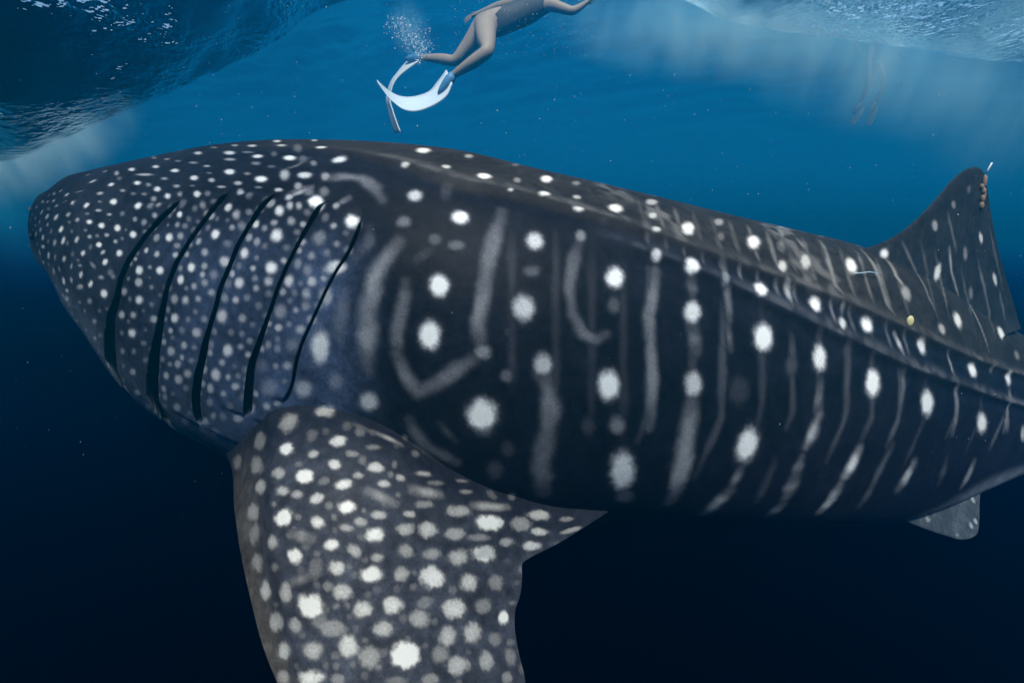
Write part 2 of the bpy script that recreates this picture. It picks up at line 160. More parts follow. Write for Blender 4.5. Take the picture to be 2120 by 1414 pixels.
MARKS = [[-0.0977,2.0157,0.1576,0.0261,0.0138,0.0011,0.0011,-0.0253,-0.0164,1,0],
[-0.2292,2.021,0.1904,0.0178,0.0055,0.0005,0.0018,-0.0183,-0.0113,0.7,0],
[-0.3276,2.1619,0.2655,0.0266,0.012,0.0015,0.0066,-0.0462,-0.0174,0.9,0],
[-0.6116,2.0505,0.221,0.026,0.0083,0.008,0.0096,-0.0231,-0.0149,0.8,0],
[-0.3668,2.0022,0.1934,0.018,0.002,0.0002,0.0022,-0.0138,-0.0093,0.7,0],
[-0.1614,2.1855,0.2476,0.0167,0.018,0.002,0.0027,-0.0384,-0.0129,0.5,0],
[0.0151,2.2859,0.2263,0.0171,0.039,0.0039,-0.0004,-0.0541,-0.009,0.3,0],
[0.0189,2.0697,0.1501,0.0156,0.0113,0.0008,-0.0002,-0.0275,-0.0152,0.45,0],
[0.1315,2.1802,0.1652,0.0249,0.023,0.0017,-0.0027,-0.0481,-0.0191,0.95,0],
[0.2499,2.2423,0.1536,0.021,0.0217,0.0015,-0.0043,-0.0408,-0.0135,0.4,0],
[0.1113,2.0313,0.0963,0.0264,0.0151,0.0007,-0.0009,-0.0187,-0.0124,0.9,0],
[0.2367,2.0973,0.0926,0.0189,0.0123,0.0005,-0.0019,-0.0193,-0.011,0.6,0],
[-0.0068,1.985,0.107,0.0132,0.0072,0.0004,0.0,-0.0072,-0.0052,0.7,0],
[0.2329,2.0239,0.0445,0.0225,0.0064,-0.0044,-0.003,-0.0122,-0.0084,0.8,0],
[0.385,2.1257,0.0538,0.0323,0.0208,0.0005,-0.0056,-0.0351,-0.0216,1,0],
[-0.3194,1.8793,0.0891,0.0266,0.0017,0.0001,0.0025,-0.0187,-0.0207,0.7,0],
[-0.1668,1.8362,0.0191,0.0307,0.0052,0.0001,0.0011,-0.0171,-0.0228,1,0],
[-0.3432,1.8113,0.0039,0.0278,-0.0002,-0.0,0.0019,-0.0152,-0.024,0.35,0],
[-0.5111,1.8273,0.0024,0.0259,-0.0042,-0.0,0.0027,-0.015,-0.0257,1,0],
[-0.2263,1.7213,-0.1882,0.0327,0.0007,-0.0001,0.0003,-0.0103,-0.0363,1,0],
[-0.255,1.6911,-0.3411,0.0357,-0.0004,-0.0031,-0.0047,-0.0055,-0.046,1,0],
[0.0762,1.8528,-0.0565,0.0322,0.0115,-0.0004,-0.0006,-0.0226,-0.0318,0.75,0],
[0.062,1.7902,-0.1492,0.0344,0.0101,-0.0008,-0.0002,-0.0102,-0.0207,0.25,0],
[0.0365,1.7388,-0.2604,0.0382,0.0086,-0.0013,-0.0,-0.0116,-0.0444,0.7,0],
[-0.0906,1.6939,-0.394,0.0301,0.0025,-0.0006,-0.0002,-0.0021,-0.0274,0.42,0],
[0.1006,1.7228,-0.4436,0.0344,0.0075,-0.0019,0.0003,-0.0033,-0.0405,0.62,0],
[-0.0967,1.7067,-0.607,0.0513,0.0035,-0.0013,-0.0012,0.0086,-0.0631,0.97,0],
[0.3489,1.8873,-0.1785,0.0353,0.0151,-0.0014,-0.0024,-0.0213,-0.0386,0.97,0],
[0.3409,1.842,-0.2661,0.0277,0.0109,-0.0016,-0.0009,-0.0117,-0.0308,0.22,0],
[0.3244,1.784,-0.5293,0.0427,0.0135,-0.004,0.0016,-0.0024,-0.0544,0.97,0],
[-0.6193,1.7506,-0.3896,0.038,-0.0104,0.0023,-0.0038,-0.0014,-0.06,0.75,0],
[-0.4644,1.7244,-0.5638,0.0362,-0.007,0.0023,-0.0033,0.0052,-0.0372,0.6,0],
[-0.5705,1.742,-0.5005,0.0308,-0.0081,0.0023,-0.0033,0.0035,-0.0334,0.3,0],
[-0.6114,1.7346,-0.6068,0.0367,-0.0171,-0.0056,-0.0025,-0.0127,-0.0153,0.5,1],
[-0.5598,1.7742,-0.1387,0.0386,-0.0064,0.0068,0.005,-0.0079,-0.0219,0.75,0],
[0.2342,1.9311,-0.0427,0.0208,0.0095,-0.0002,-0.0018,-0.0196,-0.0221,0.4,0],
[-0.5904,1.7589,-0.2277,0.0236,-0.0059,0.0008,-0.0004,-0.0052,-0.0302,0.5,0],
[-0.017,1.7007,-0.4743,0.0244,0.003,-0.0008,-0.0001,0.0001,-0.0253,0.28,0],
[-0.0138,1.7111,-0.3343,0.0136,0.0023,-0.0005,-0.0,-0.0023,-0.0134,0.12,0],
[-0.2438,1.7812,-0.0484,0.0241,0.0012,-0.0,0.0009,-0.0113,-0.0206,0.25,0],
[-0.1753,1.7769,-0.0677,0.0301,0.0033,-0.0001,0.0006,-0.0094,-0.0176,0.3,0],
[0.3613,1.8038,-0.6782,0.0351,0.0107,-0.0041,0.0023,0.0046,-0.0366,0.4,0],
[0.2572,1.7734,-0.6667,0.0304,0.0082,-0.0031,0.0019,0.0054,-0.0396,0.14,0],
[-0.0577,1.7643,-0.8254,0.0328,0.0011,-0.0005,-0.0008,0.0175,-0.0502,0.18,0],
[-0.0146,1.7384,-0.737,0.0289,0.0023,-0.001,-0.0001,0.009,-0.0379,0.13,0],
[0.5654,2.3186,0.0853,0.0347,0.0318,0.0012,-0.0112,-0.0489,-0.0167,0.6,0],
[0.5422,2.19,0.0301,0.0243,0.0163,0.0002,-0.0057,-0.026,-0.0147,0.7,0],
[0.5315,2.1059,-0.0271,0.0251,0.0145,-0.0002,-0.0037,-0.0176,-0.0138,0.75,0],
[0.6857,2.2105,-0.0192,0.0347,0.0218,-0.0002,-0.0115,-0.0433,-0.0287,1,0],
[0.8681,2.381,0.007,0.0306,0.0233,0.0001,-0.0149,-0.0444,-0.0176,0.5,0],
[0.8352,2.2625,-0.0519,0.0224,0.0138,-0.0003,-0.0105,-0.0332,-0.0218,0.3,0],
[1.0006,2.3366,-0.0752,0.04,0.024,-0.0008,-0.0168,-0.0458,-0.0295,1,0],
[1.1098,2.2976,-0.1737,0.0293,0.0159,-0.0012,-0.0106,-0.028,-0.0272,0.75,0],
[1.2581,2.399,-0.1588,0.037,0.0255,0.0034,-0.0065,-0.0345,-0.0334,0.7,0],
[1.5448,2.5438,-0.188,0.0441,0.0326,0.0043,-0.0077,-0.04,-0.0387,0.95,0],
[1.8738,2.827,-0.1487,0.0343,0.0179,0.0046,0.0034,-0.0118,-0.0263,0.85,0],
[0.5173,2.0182,-0.1094,0.0238,0.0121,-0.0007,-0.0043,-0.0224,-0.026,0.65,0],
[0.6631,2.0632,-0.1525,0.0359,0.0184,-0.0014,-0.0059,-0.0254,-0.0315,0.95,0],
[0.8033,2.1039,-0.2026,0.0248,0.0127,-0.0012,-0.0066,-0.0249,-0.0338,0.45,0],
[0.9691,2.1629,-0.2516,0.039,0.0227,0.0026,0.0011,-0.0163,-0.0296,1,0],
[1.2558,2.2776,-0.327,0.0357,0.0211,0.0037,0.0061,-0.0129,-0.033,0.9,0],
[1.3945,2.3132,-0.4124,0.0263,0.0133,-0.0024,-0.004,-0.0126,-0.0267,0.7,0],
[1.5585,2.3968,-0.4358,0.0418,0.0252,0.0026,0.0084,-0.0111,-0.0375,0.9,0],
[1.9037,2.6729,-0.3296,0.0453,0.0346,0.0036,0.0064,-0.0195,-0.037,0.5,0],
[1.9598,2.5924,-0.5723,0.0375,0.0235,-0.0022,0.0048,-0.0106,-0.0421,0.8,0],
[2.169,2.7553,-0.5209,0.0349,0.0254,0.0011,0.0121,-0.0061,-0.0315,0.6,0],
[2.377,2.9199,-0.5048,0.0506,0.0389,-0.0014,0.0054,-0.0187,-0.0445,0.9,0],
[2.3172,3.038,-0.2614,0.0321,0.0179,0.0042,-0.0005,-0.026,-0.0452,0.8,0],
[2.2603,3.033,-0.0127,0.0273,0.0132,0.003,0.0109,0.0007,-0.032,0.5,0],
[2.4066,3.115,0.0983,0.0193,0.0097,0.0028,0.0094,0.0021,-0.0241,0.4,0],
[2.5315,3.1854,0.1849,0.0224,0.0118,0.0028,0.0044,0.0004,-0.0255,0.25,0],
[2.7149,3.2696,-0.0829,0.022,0.0124,0.0001,0.0168,0.007,-0.0347,0.7,0],
[2.5687,3.1824,-0.1652,0.0273,0.015,-0.0017,0.0117,0.0035,-0.0437,0.4,0],
[2.6693,3.2194,-0.395,0.027,0.0152,-0.0024,0.0077,0.0002,-0.0427,0.35,0],
[2.9251,3.3693,-0.3324,0.0247,0.014,0.0009,0.025,0.0106,-0.0416,0.7,0],
[2.9723,3.3188,-0.6514,0.0385,0.0228,0.0017,-0.0013,-0.0215,-0.0373,0.8,0],
[3.1608,3.3845,-0.806,0.0419,0.0302,-0.0032,0.006,-0.0108,-0.0334,0.4,0],
[2.4786,2.8904,-0.7711,0.0541,0.0376,-0.0059,0.0107,-0.0054,-0.0435,0.9,0],
[2.734,3.0656,-0.8064,0.0274,0.0183,-0.0048,-0.0065,-0.0142,-0.0303,0.3,0],
[2.976,3.2109,-0.9044,0.0448,0.0298,-0.0084,-0.0083,-0.0198,-0.0483,0.8,0],
[0.6461,1.9651,-0.31,0.0382,0.0174,-0.0027,-0.0026,-0.0169,-0.0408,0.8,0],
[0.6472,1.9049,-0.5598,0.0394,0.0159,-0.0047,0.0018,-0.0056,-0.0536,0.72,0],
[0.96,2.08,-0.4251,0.049,0.0234,-0.0048,-0.0024,-0.0166,-0.053,1,0],
[1.2531,2.1988,-0.5357,0.0401,0.0192,-0.0047,-0.0004,-0.013,-0.0575,0.85,0],
[1.5771,2.3371,-0.6824,0.0505,0.0254,-0.0074,0.0005,-0.0129,-0.0642,1,0],
[1.9955,2.5492,-0.8432,0.0575,0.0328,-0.0109,0.0035,-0.0095,-0.0672,0.95,0],
[2.6,2.9126,-1.0781,0.0681,0.0441,-0.0163,0.0086,-0.0036,-0.0661,0.85,0],
[0.6411,1.9032,-0.7342,0.0357,0.0133,-0.005,0.0042,0.0046,-0.0425,0.42,0],
[0.844,1.986,-0.6098,0.057,0.0248,-0.0076,0.0028,-0.0069,-0.0652,0.13,0],
[1.0982,2.1174,-0.5491,0.035,0.0167,-0.0043,-0.0007,-0.0116,-0.048,0.18,0],
[0.3572,1.8015,-0.6684,0.0315,0.0096,-0.0031,0.0022,0.0043,-0.0362,0.3,0],
[0.3966,1.8509,-0.8696,0.0511,0.0143,-0.0067,0.0089,0.0252,-0.0956,0.85,0],
[0.42,1.9067,-0.9967,0.0455,0.0115,-0.006,0.0066,0.0232,-0.0469,0.28,0],
[0.9082,2.0144,-0.8361,0.0519,0.0228,-0.0234,-0.0173,-0.0031,-0.0719,0.92,0],
[3.2094,3.2924,-1.2891,0.0369,0.0223,-0.0087,0.0126,0.0016,-0.0583,0.6,0],
[2.9529,3.1389,-1.1649,0.0432,0.0278,-0.0103,0.0086,-0.004,-0.0652,0.3,0],
[-1.6663,2.3948,0.0878,0.0258,-0.0168,-0.0006,0.0067,-0.0128,-0.0149,0.9,0],
[-1.4801,2.2658,0.0659,0.0265,-0.0163,-0.0005,0.006,-0.0127,-0.0166,1,0],
[-1.3179,2.1935,0.1016,0.0182,-0.0102,-0.0005,0.0052,-0.0113,-0.0128,1,0],
[-1.1611,2.1158,0.1056,0.0184,-0.0093,-0.0005,0.0049,-0.0119,-0.014,0.9,0],
[-1.2518,2.1617,0.1063,0.0149,-0.0079,-0.0004,0.0043,-0.0097,-0.011,0.5,0],
[-1.3536,2.1696,0.0262,0.0189,-0.0108,-0.0001,0.0033,-0.008,-0.0125,0.6,0],
[-1.2189,2.0985,0.0292,0.0186,-0.0095,-0.0001,0.0033,-0.0086,-0.0137,0.95,0],
[-1.477,2.2372,0.0132,0.0181,-0.0111,-0.0001,0.0029,-0.0068,-0.0111,0.5,0],
[-0.9886,2.0007,0.051,0.0206,-0.009,-0.0002,0.0038,-0.0112,-0.0169,0.75,0],
[-0.9571,2.024,0.1068,0.0167,-0.007,-0.0004,0.0042,-0.0118,-0.0142,0.55,0],
[-0.775,1.9112,0.037,0.0218,-0.0067,-0.0001,0.0034,-0.0125,-0.0198,0.8,0],
[-0.6475,1.8966,0.0661,0.0274,-0.0061,-0.0002,0.0046,-0.0189,-0.0263,1,0],
[-1.5941,2.2971,-0.02,0.0261,-0.0167,0.0001,0.003,-0.0075,-0.0149,1,0],
[-1.5611,2.2447,-0.1174,0.0258,-0.0165,0.0009,0.0007,-0.0041,-0.0147,0.95,0],
[-1.4741,2.2118,-0.0444,0.025,-0.0154,0.0003,0.0024,-0.0069,-0.0152,1,0],
[-1.529,2.2525,-0.0278,0.0131,-0.0083,0.0001,0.0015,-0.0039,-0.0078,0.4,0],
[-1.5486,2.2532,-0.061,0.0149,-0.0095,0.0003,0.0012,-0.0036,-0.0086,0.4,0],
[-1.938,2.4841,-0.2801,0.0282,-0.0201,0.0023,-0.0039,0.0023,-0.0132,0.4,0],
[-1.6946,2.3087,-0.2869,0.0362,-0.0254,0.0032,-0.0036,0.001,-0.0187,0.9,0],
[-1.6066,2.2558,-0.2114,0.0227,-0.0151,0.0014,-0.0009,-0.0014,-0.0125,0.4,0],
[-1.8398,2.4116,-0.3322,0.0311,-0.0228,0.0031,-0.0046,0.003,-0.0151,0.45,0],
[-1.9532,2.4959,-0.3486,0.0236,-0.0177,0.0025,-0.0048,0.0041,-0.0107,0.35,0],
[-1.8211,2.3991,-0.4193,0.0311,-0.024,0.0042,-0.0064,0.0056,-0.0148,0.45,0],
[-1.9133,2.4679,-0.383,0.0212,-0.0163,0.0025,-0.0047,0.0042,-0.0097,0.35,0],
[-1.9703,2.5293,-0.4819,0.0268,-0.024,0.0046,-0.0132,0.0147,-0.0143,0.35,0],
[-1.7504,2.345,-0.364,0.0236,-0.0173,0.0027,-0.0034,0.0022,-0.0118,0.3,0],
[-1.8757,2.4683,-0.5685,0.0233,-0.022,0.0051,-0.0137,0.0159,-0.014,0.35,0],
[-1.6808,2.2951,-0.3473,0.0183,-0.0129,0.002,-0.0022,0.0011,-0.0095,0.3,0],
[-1.253,2.0793,-0.0532,0.0247,-0.0128,0.0003,0.0024,-0.0076,-0.0175,0.95,0],
[-1.3302,2.1215,-0.0543,0.0245,-0.0138,0.0004,0.0023,-0.0071,-0.0162,0.5,0],
[-1.389,2.1406,-0.1016,0.0196,-0.0117,0.0006,0.001,-0.0042,-0.0123,0.7,0],
[-1.3148,2.0928,-0.1149,0.0206,-0.0115,0.0006,0.0009,-0.0044,-0.0137,0.65,0],
[-1.4262,2.1446,-0.1766,0.0298,-0.0181,0.0015,-0.0003,-0.0035,-0.0184,0.9,0],
[-1.2929,2.0659,-0.1717,0.0237,-0.0129,0.0011,0.0,-0.0035,-0.0161,0.95,0],
[-1.3531,2.1029,-0.1628,0.0154,-0.009,0.0007,0.0001,-0.0023,-0.0098,0.5,0],
[-1.4277,2.1369,-0.223,0.0301,-0.0184,0.0019,-0.0009,-0.0026,-0.0185,0.6,0],
[-1.3417,2.0823,-0.2348,0.0179,-0.0104,0.0012,-0.0006,-0.0015,-0.0115,0.45,0],
[-1.5485,2.2096,-0.2661,0.0309,-0.0203,0.0024,-0.0021,-0.0007,-0.0177,0.5,0],
[-1.4269,2.1279,-0.289,0.0304,-0.0188,0.0026,-0.0022,-0.0006,-0.0189,0.8,0],
[-1.3532,2.0951,-0.2003,0.0116,-0.0069,0.0007,-0.0002,-0.0012,-0.0074,0.35,0],
[-1.4988,2.1741,-0.2911,0.0208,-0.0134,0.0018,-0.0017,-0.0001,-0.0123,0.35,0],
[-1.5818,2.2251,-0.3627,0.0326,-0.022,0.0036,-0.0039,0.0018,-0.0185,0.55,0],
[-1.4796,2.1573,-0.3517,0.0265,-0.017,0.0028,-0.003,0.0011,-0.0161,0.55,0],
[-1.3474,2.0779,-0.2983,0.0207,-0.0122,0.0018,-0.0015,-0.0004,-0.0135,0.35,0],
[-1.5032,2.1706,-0.4264,0.0334,-0.0218,0.0043,-0.0048,0.0029,-0.0204,0.75,0],
[-1.3425,2.071,-0.3538,0.0258,-0.0151,0.0026,-0.0027,0.0007,-0.0171,0.55,0],
[-1.4048,2.1109,-0.3276,0.0165,-0.0102,0.0016,-0.0016,0.0003,-0.0104,0.3,0],
[-1.4048,2.1078,-0.4016,0.0167,-0.0104,0.002,-0.0021,0.0011,-0.0107,0.3,0],
[-1.5926,2.2312,-0.4383,0.0237,-0.0164,0.0032,-0.0038,0.0027,-0.0135,0.35,0],
[-1.6117,2.2485,-0.5179,0.0288,-0.0208,0.0048,-0.0065,0.0059,-0.0165,0.4,0],
[-1.5093,2.1766,-0.5014,0.0267,-0.0179,0.0041,-0.0052,0.0043,-0.0165,0.35,0],
[-1.555,2.2191,-0.5964,0.0316,-0.0229,0.0062,-0.0092,0.0097,-0.0196,0.5,0],
[-1.4362,2.1306,-0.5251,0.0237,-0.0154,0.0038,-0.0048,0.0041,-0.0154,0.3,0],
[-1.5832,2.2671,-0.6979,0.0336,-0.0277,0.0085,-0.0153,0.0189,-0.0214,0.5,0],
[-1.6366,2.2764,-0.5887,0.0239,-0.0184,0.0048,-0.0073,0.0078,-0.0136,0.3,0],
[-1.5231,2.1847,-0.3818,0.0186,-0.0122,0.0021,-0.0023,0.0011,-0.011,0.3,0],
[-1.0294,1.9745,-0.0396,0.0231,-0.0105,0.0002,0.0023,-0.0082,-0.0181,0.95,0],
[-1.112,2.0047,-0.0639,0.0196,-0.0095,0.0003,0.0016,-0.006,-0.0146,0.6,0],
[-1.0726,1.9728,-0.101,0.022,-0.0104,0.0005,0.0011,-0.0057,-0.0167,0.55,0],
[-1.2129,2.038,-0.1142,0.0174,-0.0087,0.0005,0.0008,-0.004,-0.0126,0.65,0],
[-1.1703,2.018,-0.1093,0.0168,-0.0081,0.0004,0.0008,-0.0041,-0.0124,0.55,0],
[-1.1366,1.9889,-0.1548,0.0227,-0.0109,0.0008,0.0003,-0.0042,-0.017,0.95,0],
[-1.1999,2.0194,-0.1587,0.0172,-0.0085,0.0007,0.0002,-0.0031,-0.0126,0.45,0],
[-1.1943,2.0076,-0.1996,0.0235,-0.0115,0.0011,-0.0004,-0.003,-0.0174,0.85,0],
[-1.1579,1.9844,-0.2275,0.0147,-0.0071,0.0008,-0.0004,-0.0017,-0.011,0.4,0],
[-1.2305,2.0152,-0.2698,0.0277,-0.014,0.0019,-0.0014,-0.0019,-0.0201,0.5,0],
[-1.1654,1.9822,-0.2692,0.0232,-0.0113,0.0015,-0.0012,-0.0017,-0.0174,0.65,0],
[-1.0973,1.9497,-0.261,0.0186,-0.0091,0.0012,-0.0008,-0.0016,-0.014,0.5,0],
[-1.2325,2.0102,-0.3395,0.0269,-0.0137,0.0023,-0.0026,0.0001,-0.0198,0.75,0],
[-1.1563,1.9718,-0.3369,0.0191,-0.0093,0.0016,-0.0017,-0.0,-0.0146,0.4,0],
[-1.298,2.0453,-0.3494,0.017,-0.0095,0.0016,-0.0018,0.0004,-0.0118,0.4,0],
[-1.1943,1.9893,-0.379,0.0218,-0.0109,0.0021,-0.0025,0.0009,-0.0166,0.35,0],
[-1.2725,2.0305,-0.4677,0.0283,-0.015,0.0035,-0.0044,0.0029,-0.0211,0.55,0],
[-1.3306,2.071,-0.5735,0.026,-0.0151,0.0042,-0.006,0.0058,-0.0193,0.55,0],
[-1.2223,2.0176,-0.6044,0.0212,-0.0113,0.0034,-0.0051,0.0053,-0.0173,0.35,0],
[-1.3134,2.0904,-0.7044,0.0298,-0.0185,0.0062,-0.0111,0.0137,-0.0247,0.5,0],
[-1.14,1.9624,-0.4363,0.0194,-0.0097,0.0022,-0.0026,0.0015,-0.0148,0.4,0],
[-1.0775,1.9331,-0.3302,0.0205,-0.0099,0.0017,-0.0016,-0.0003,-0.0158,0.45,0],
[-1.0354,1.9232,-0.2353,0.0195,-0.0091,0.0011,-0.0005,-0.0023,-0.0152,0.5,0],
[-1.1171,2.0349,0.0024,0.0145,-0.0071,-0.0,0.002,-0.006,-0.0109,0.35,0],
[-1.2723,2.1078,-0.0091,0.0138,-0.0073,0.0,0.0019,-0.0053,-0.0097,0.35,0],
[-1.0333,2.0003,0.0133,0.0136,-0.0062,-0.0,0.002,-0.0062,-0.0107,0.35,0],
[-0.9794,1.9725,0.0059,0.013,-0.0057,-0.0,0.0018,-0.0059,-0.0106,0.35,0],
[-0.8699,1.9238,-0.0012,0.0191,-0.0073,0.0,0.0024,-0.0087,-0.0162,0.75,0],
[-0.8243,1.8982,-0.0186,0.0168,-0.006,0.0001,0.0019,-0.0074,-0.0145,0.45,0],
[-0.8901,1.9111,-0.0468,0.0193,-0.0076,0.0002,0.0017,-0.0072,-0.0161,0.5,0],
[-0.9029,1.8968,-0.0992,0.0246,-0.0099,0.0005,0.0013,-0.0071,-0.0204,0.85,0],
[-0.9785,1.9202,-0.1292,0.0259,-0.0113,0.0008,0.0008,-0.0061,-0.0208,0.7,0],
[-0.8451,1.8682,-0.1152,0.0154,-0.0059,0.0004,0.0007,-0.0043,-0.013,0.4,0],
[-0.8137,1.8696,-0.0769,0.0166,-0.0059,0.0002,0.0011,-0.0057,-0.0143,0.35,0],
[-0.9175,1.8766,-0.1973,0.0249,-0.0103,0.0011,-0.0002,-0.0039,-0.0206,0.75,0],
[-0.923,1.8924,-0.1415,0.0179,-0.0074,0.0006,0.0005,-0.0041,-0.0147,0.35,0],
[-0.8473,1.8512,-0.1805,0.0172,-0.0066,0.0006,0.0001,-0.0033,-0.0145,0.4,0],
[-1.0015,1.8979,-0.3131,0.0324,-0.0147,0.0024,-0.0021,-0.0015,-0.0262,0.65,0],
[-0.9879,1.8986,-0.2505,0.0244,-0.0109,0.0014,-0.0007,-0.0027,-0.0196,0.45,0],
[-0.9044,1.8544,-0.3132,0.0215,-0.009,0.0015,-0.0013,-0.0011,-0.0181,0.5,0],
[-0.8829,1.8534,-0.2446,0.0193,-0.0078,0.001,-0.0005,-0.0025,-0.0162,0.4,0],
[-0.9825,1.886,-0.4306,0.0287,-0.013,0.003,-0.0035,0.002,-0.0242,0.75,0],
[-1.0586,1.9265,-0.5296,0.0308,-0.015,0.0041,-0.0051,0.0043,-0.0259,0.7,0],
[-0.9596,1.8757,-0.3648,0.0187,-0.0083,0.0016,-0.0017,0.0002,-0.0156,0.35,0],
[-0.8803,1.8409,-0.3872,0.0179,-0.0074,0.0016,-0.0017,0.0004,-0.0155,0.45,0],
[-1.0472,1.9165,-0.3727,0.018,-0.0086,0.0017,-0.0018,0.0004,-0.0144,0.35,0],
[-1.1195,1.973,-0.6484,0.027,-0.0145,0.0048,-0.0068,0.0079,-0.0232,0.4,0],
[-1.0085,1.9174,-0.6381,0.0245,-0.0119,0.004,-0.0055,0.0065,-0.0223,0.3,0],
[-0.7924,1.8207,-0.2262,0.0181,-0.0064,0.0008,-0.0003,-0.0026,-0.0159,0.35,0],
[-0.9581,1.8772,-0.4854,0.019,-0.0085,0.0022,-0.0027,0.002,-0.0165,0.25,0],
[-0.7719,1.8697,-0.041,0.0272,-0.0086,0.0002,0.0024,-0.0111,-0.0243,0.85,0],
[-0.7217,1.8755,0.0022,0.0187,-0.0052,-0.0,0.0023,-0.0096,-0.0172,0.5,0],
[-0.7849,1.8369,-0.1443,0.0259,-0.0087,0.0007,0.0006,-0.0063,-0.0228,0.9,0],
[-0.724,1.8064,-0.183,0.0233,-0.007,0.0007,0.0001,-0.0048,-0.0212,0.7,0],
[-0.6932,1.8273,-0.0854,0.0137,-0.0038,0.0002,0.0009,-0.005,-0.0126,0.5,0],
[-0.6427,1.8064,-0.1046,0.0179,-0.0045,0.0003,0.0009,-0.006,-0.0167,0.45,0],
[-0.7574,1.7998,-0.2829,0.0303,-0.01,0.0016,-0.001,-0.0033,-0.0274,0.45,0],
[-0.6207,1.8242,-0.048,0.0298,-0.007,0.0002,0.0023,-0.0127,-0.0278,0.4,0],
[-0.652,1.7948,-0.1478,0.0225,-0.0058,0.0005,0.0006,-0.006,-0.0208,0.4,0],
[-0.7128,1.7784,-0.3883,0.0314,-0.0098,0.0021,-0.0025,0.0001,-0.0298,0.33,0],
[-0.8235,1.826,-0.547,0.0433,-0.0164,0.0049,-0.0063,0.006,-0.0411,0.33,0],
[-0.8473,1.8295,-0.4732,0.0352,-0.014,0.0038,-0.0044,0.0033,-0.0319,0.22,0],
[-0.6987,1.7826,-0.5413,0.036,-0.0112,0.0034,-0.0046,0.0049,-0.0361,0.5,0],
[-0.7344,1.7304,-0.6384,0.0398,-0.0157,0.006,0.012,-0.0388,-0.0243,0.5,1],
[-0.5737,1.8717,0.0531,0.0148,-0.0029,-0.0001,0.0022,-0.0103,-0.0144,0.5,0],
[-1.1441,2.0286,-0.7867,0.0314,-0.0197,0.0077,-0.0132,0.019,-0.0299,0.35,0],
[-1.6439,2.5027,0.2281,0.0283,-0.0203,-0.0018,0.012,-0.02,-0.0097,0.95,0],
[-1.4768,2.4019,0.2297,0.0272,-0.0184,-0.0018,0.0089,-0.016,-0.0085,0.85,0],
[-1.3337,2.2892,0.2038,0.0287,-0.0172,-0.0015,0.0067,-0.0132,-0.009,0.95,0],
[-1.2727,2.3598,0.2783,0.0284,-0.0192,-0.0023,0.0123,-0.0245,-0.0102,0.85,0],
[-1.095,2.254,0.267,0.0311,-0.0162,-0.0019,0.0094,-0.0211,-0.0107,0.85,0],
[-1.0131,2.2762,0.2952,0.0255,-0.0128,-0.0017,0.0094,-0.0224,-0.0088,0.8,0],
[-0.9301,2.3144,0.3181,0.0211,-0.0088,-0.0012,0.0152,-0.0392,-0.0113,0.85,0],
[-1.1106,2.3381,0.305,0.0216,-0.0134,-0.0018,0.0107,-0.0236,-0.0079,0.6,0],
[-0.8742,2.2165,0.2874,0.024,-0.0075,-0.001,0.0065,-0.0176,-0.0074,0.7,0],
[-0.9434,2.1582,0.2433,0.0246,-0.0101,-0.0011,0.0057,-0.0147,-0.009,0.85,0],
[-0.8027,2.0991,0.2311,0.0268,-0.0071,-0.0008,0.0061,-0.018,-0.0118,0.95,0],
[-0.7012,2.1474,0.269,0.0248,-0.0039,-0.0005,0.0044,-0.0145,-0.0068,0.85,0],
[-0.7772,2.3006,0.3192,0.014,-0.0005,-0.0001,0.0134,-0.0408,-0.0105,0.7,0],
[-1.0357,2.1232,0.1845,0.0269,-0.0123,-0.0011,0.0057,-0.014,-0.0118,1,0],
[-0.8849,2.0337,0.1525,0.0282,-0.0105,-0.0008,0.0045,-0.013,-0.0128,1,0],
[-0.7156,1.9954,0.1628,0.0287,-0.0066,-0.0005,0.0041,-0.0138,-0.0127,0.75,0],
[-1.2054,2.1876,0.1687,0.0222,-0.0118,-0.0009,0.0056,-0.0123,-0.0108,0.9,0],
[-1.5414,2.37,0.1625,0.0269,-0.0173,-0.0012,0.0071,-0.013,-0.0103,0.9,0],
[-1.3926,2.2569,0.1318,0.0218,-0.013,-0.0008,0.0062,-0.0125,-0.0122,0.95,0],
[-1.4597,2.3118,0.1517,0.019,-0.0119,-0.0008,0.0057,-0.0109,-0.0093,0.5,0],
[-1.6237,2.398,0.1336,0.0213,-0.0139,-0.0008,0.005,-0.009,-0.0082,0.5,0],
[-1.2847,2.2033,0.1393,0.0214,-0.0118,-0.0007,0.004,-0.0085,-0.0082,0.6,0],
[-1.3154,2.1929,0.1027,0.02,-0.0112,-0.0005,0.004,-0.0087,-0.0098,0.9,0],
[-1.1613,2.1165,0.1066,0.0211,-0.0107,-0.0005,0.0038,-0.0092,-0.0107,0.85,0],
[-1.1094,2.1294,0.1557,0.0174,-0.0086,-0.0006,0.0041,-0.0097,-0.0092,0.65,0],
[-1.0523,2.0813,0.1288,0.0225,-0.0104,-0.0006,0.0022,-0.0055,-0.0059,0.6,0],
[-1.4643,2.2861,0.1139,0.0209,-0.0129,-0.0006,0.0038,-0.0075,-0.0077,0.45,0],
[-1.2505,2.1649,0.1119,0.0138,-0.0073,-0.0004,0.0035,-0.0077,-0.0085,0.4,0],
[-1.373,2.28,0.1727,0.0235,-0.0141,-0.0011,0.0043,-0.0085,-0.0067,0.55,0],
[-1.5198,2.3894,0.1969,0.0666,-0.0435,-0.0036,0.0056,-0.0101,-0.0065,0.6,0],
[-1.3536,2.3535,0.2468,0.0226,-0.0149,-0.0016,0.0057,-0.0109,-0.0054,0.45,0],
[-1.2531,2.2807,0.2331,0.0276,-0.0163,-0.0017,0.0048,-0.0097,-0.0058,0.5,0],
[-1.1655,2.213,0.2134,0.0212,-0.0114,-0.0011,0.0036,-0.0078,-0.0054,0.6,0],
[-1.4437,2.4309,0.2625,0.0235,-0.0173,-0.0019,0.0073,-0.013,-0.0052,0.55,0],
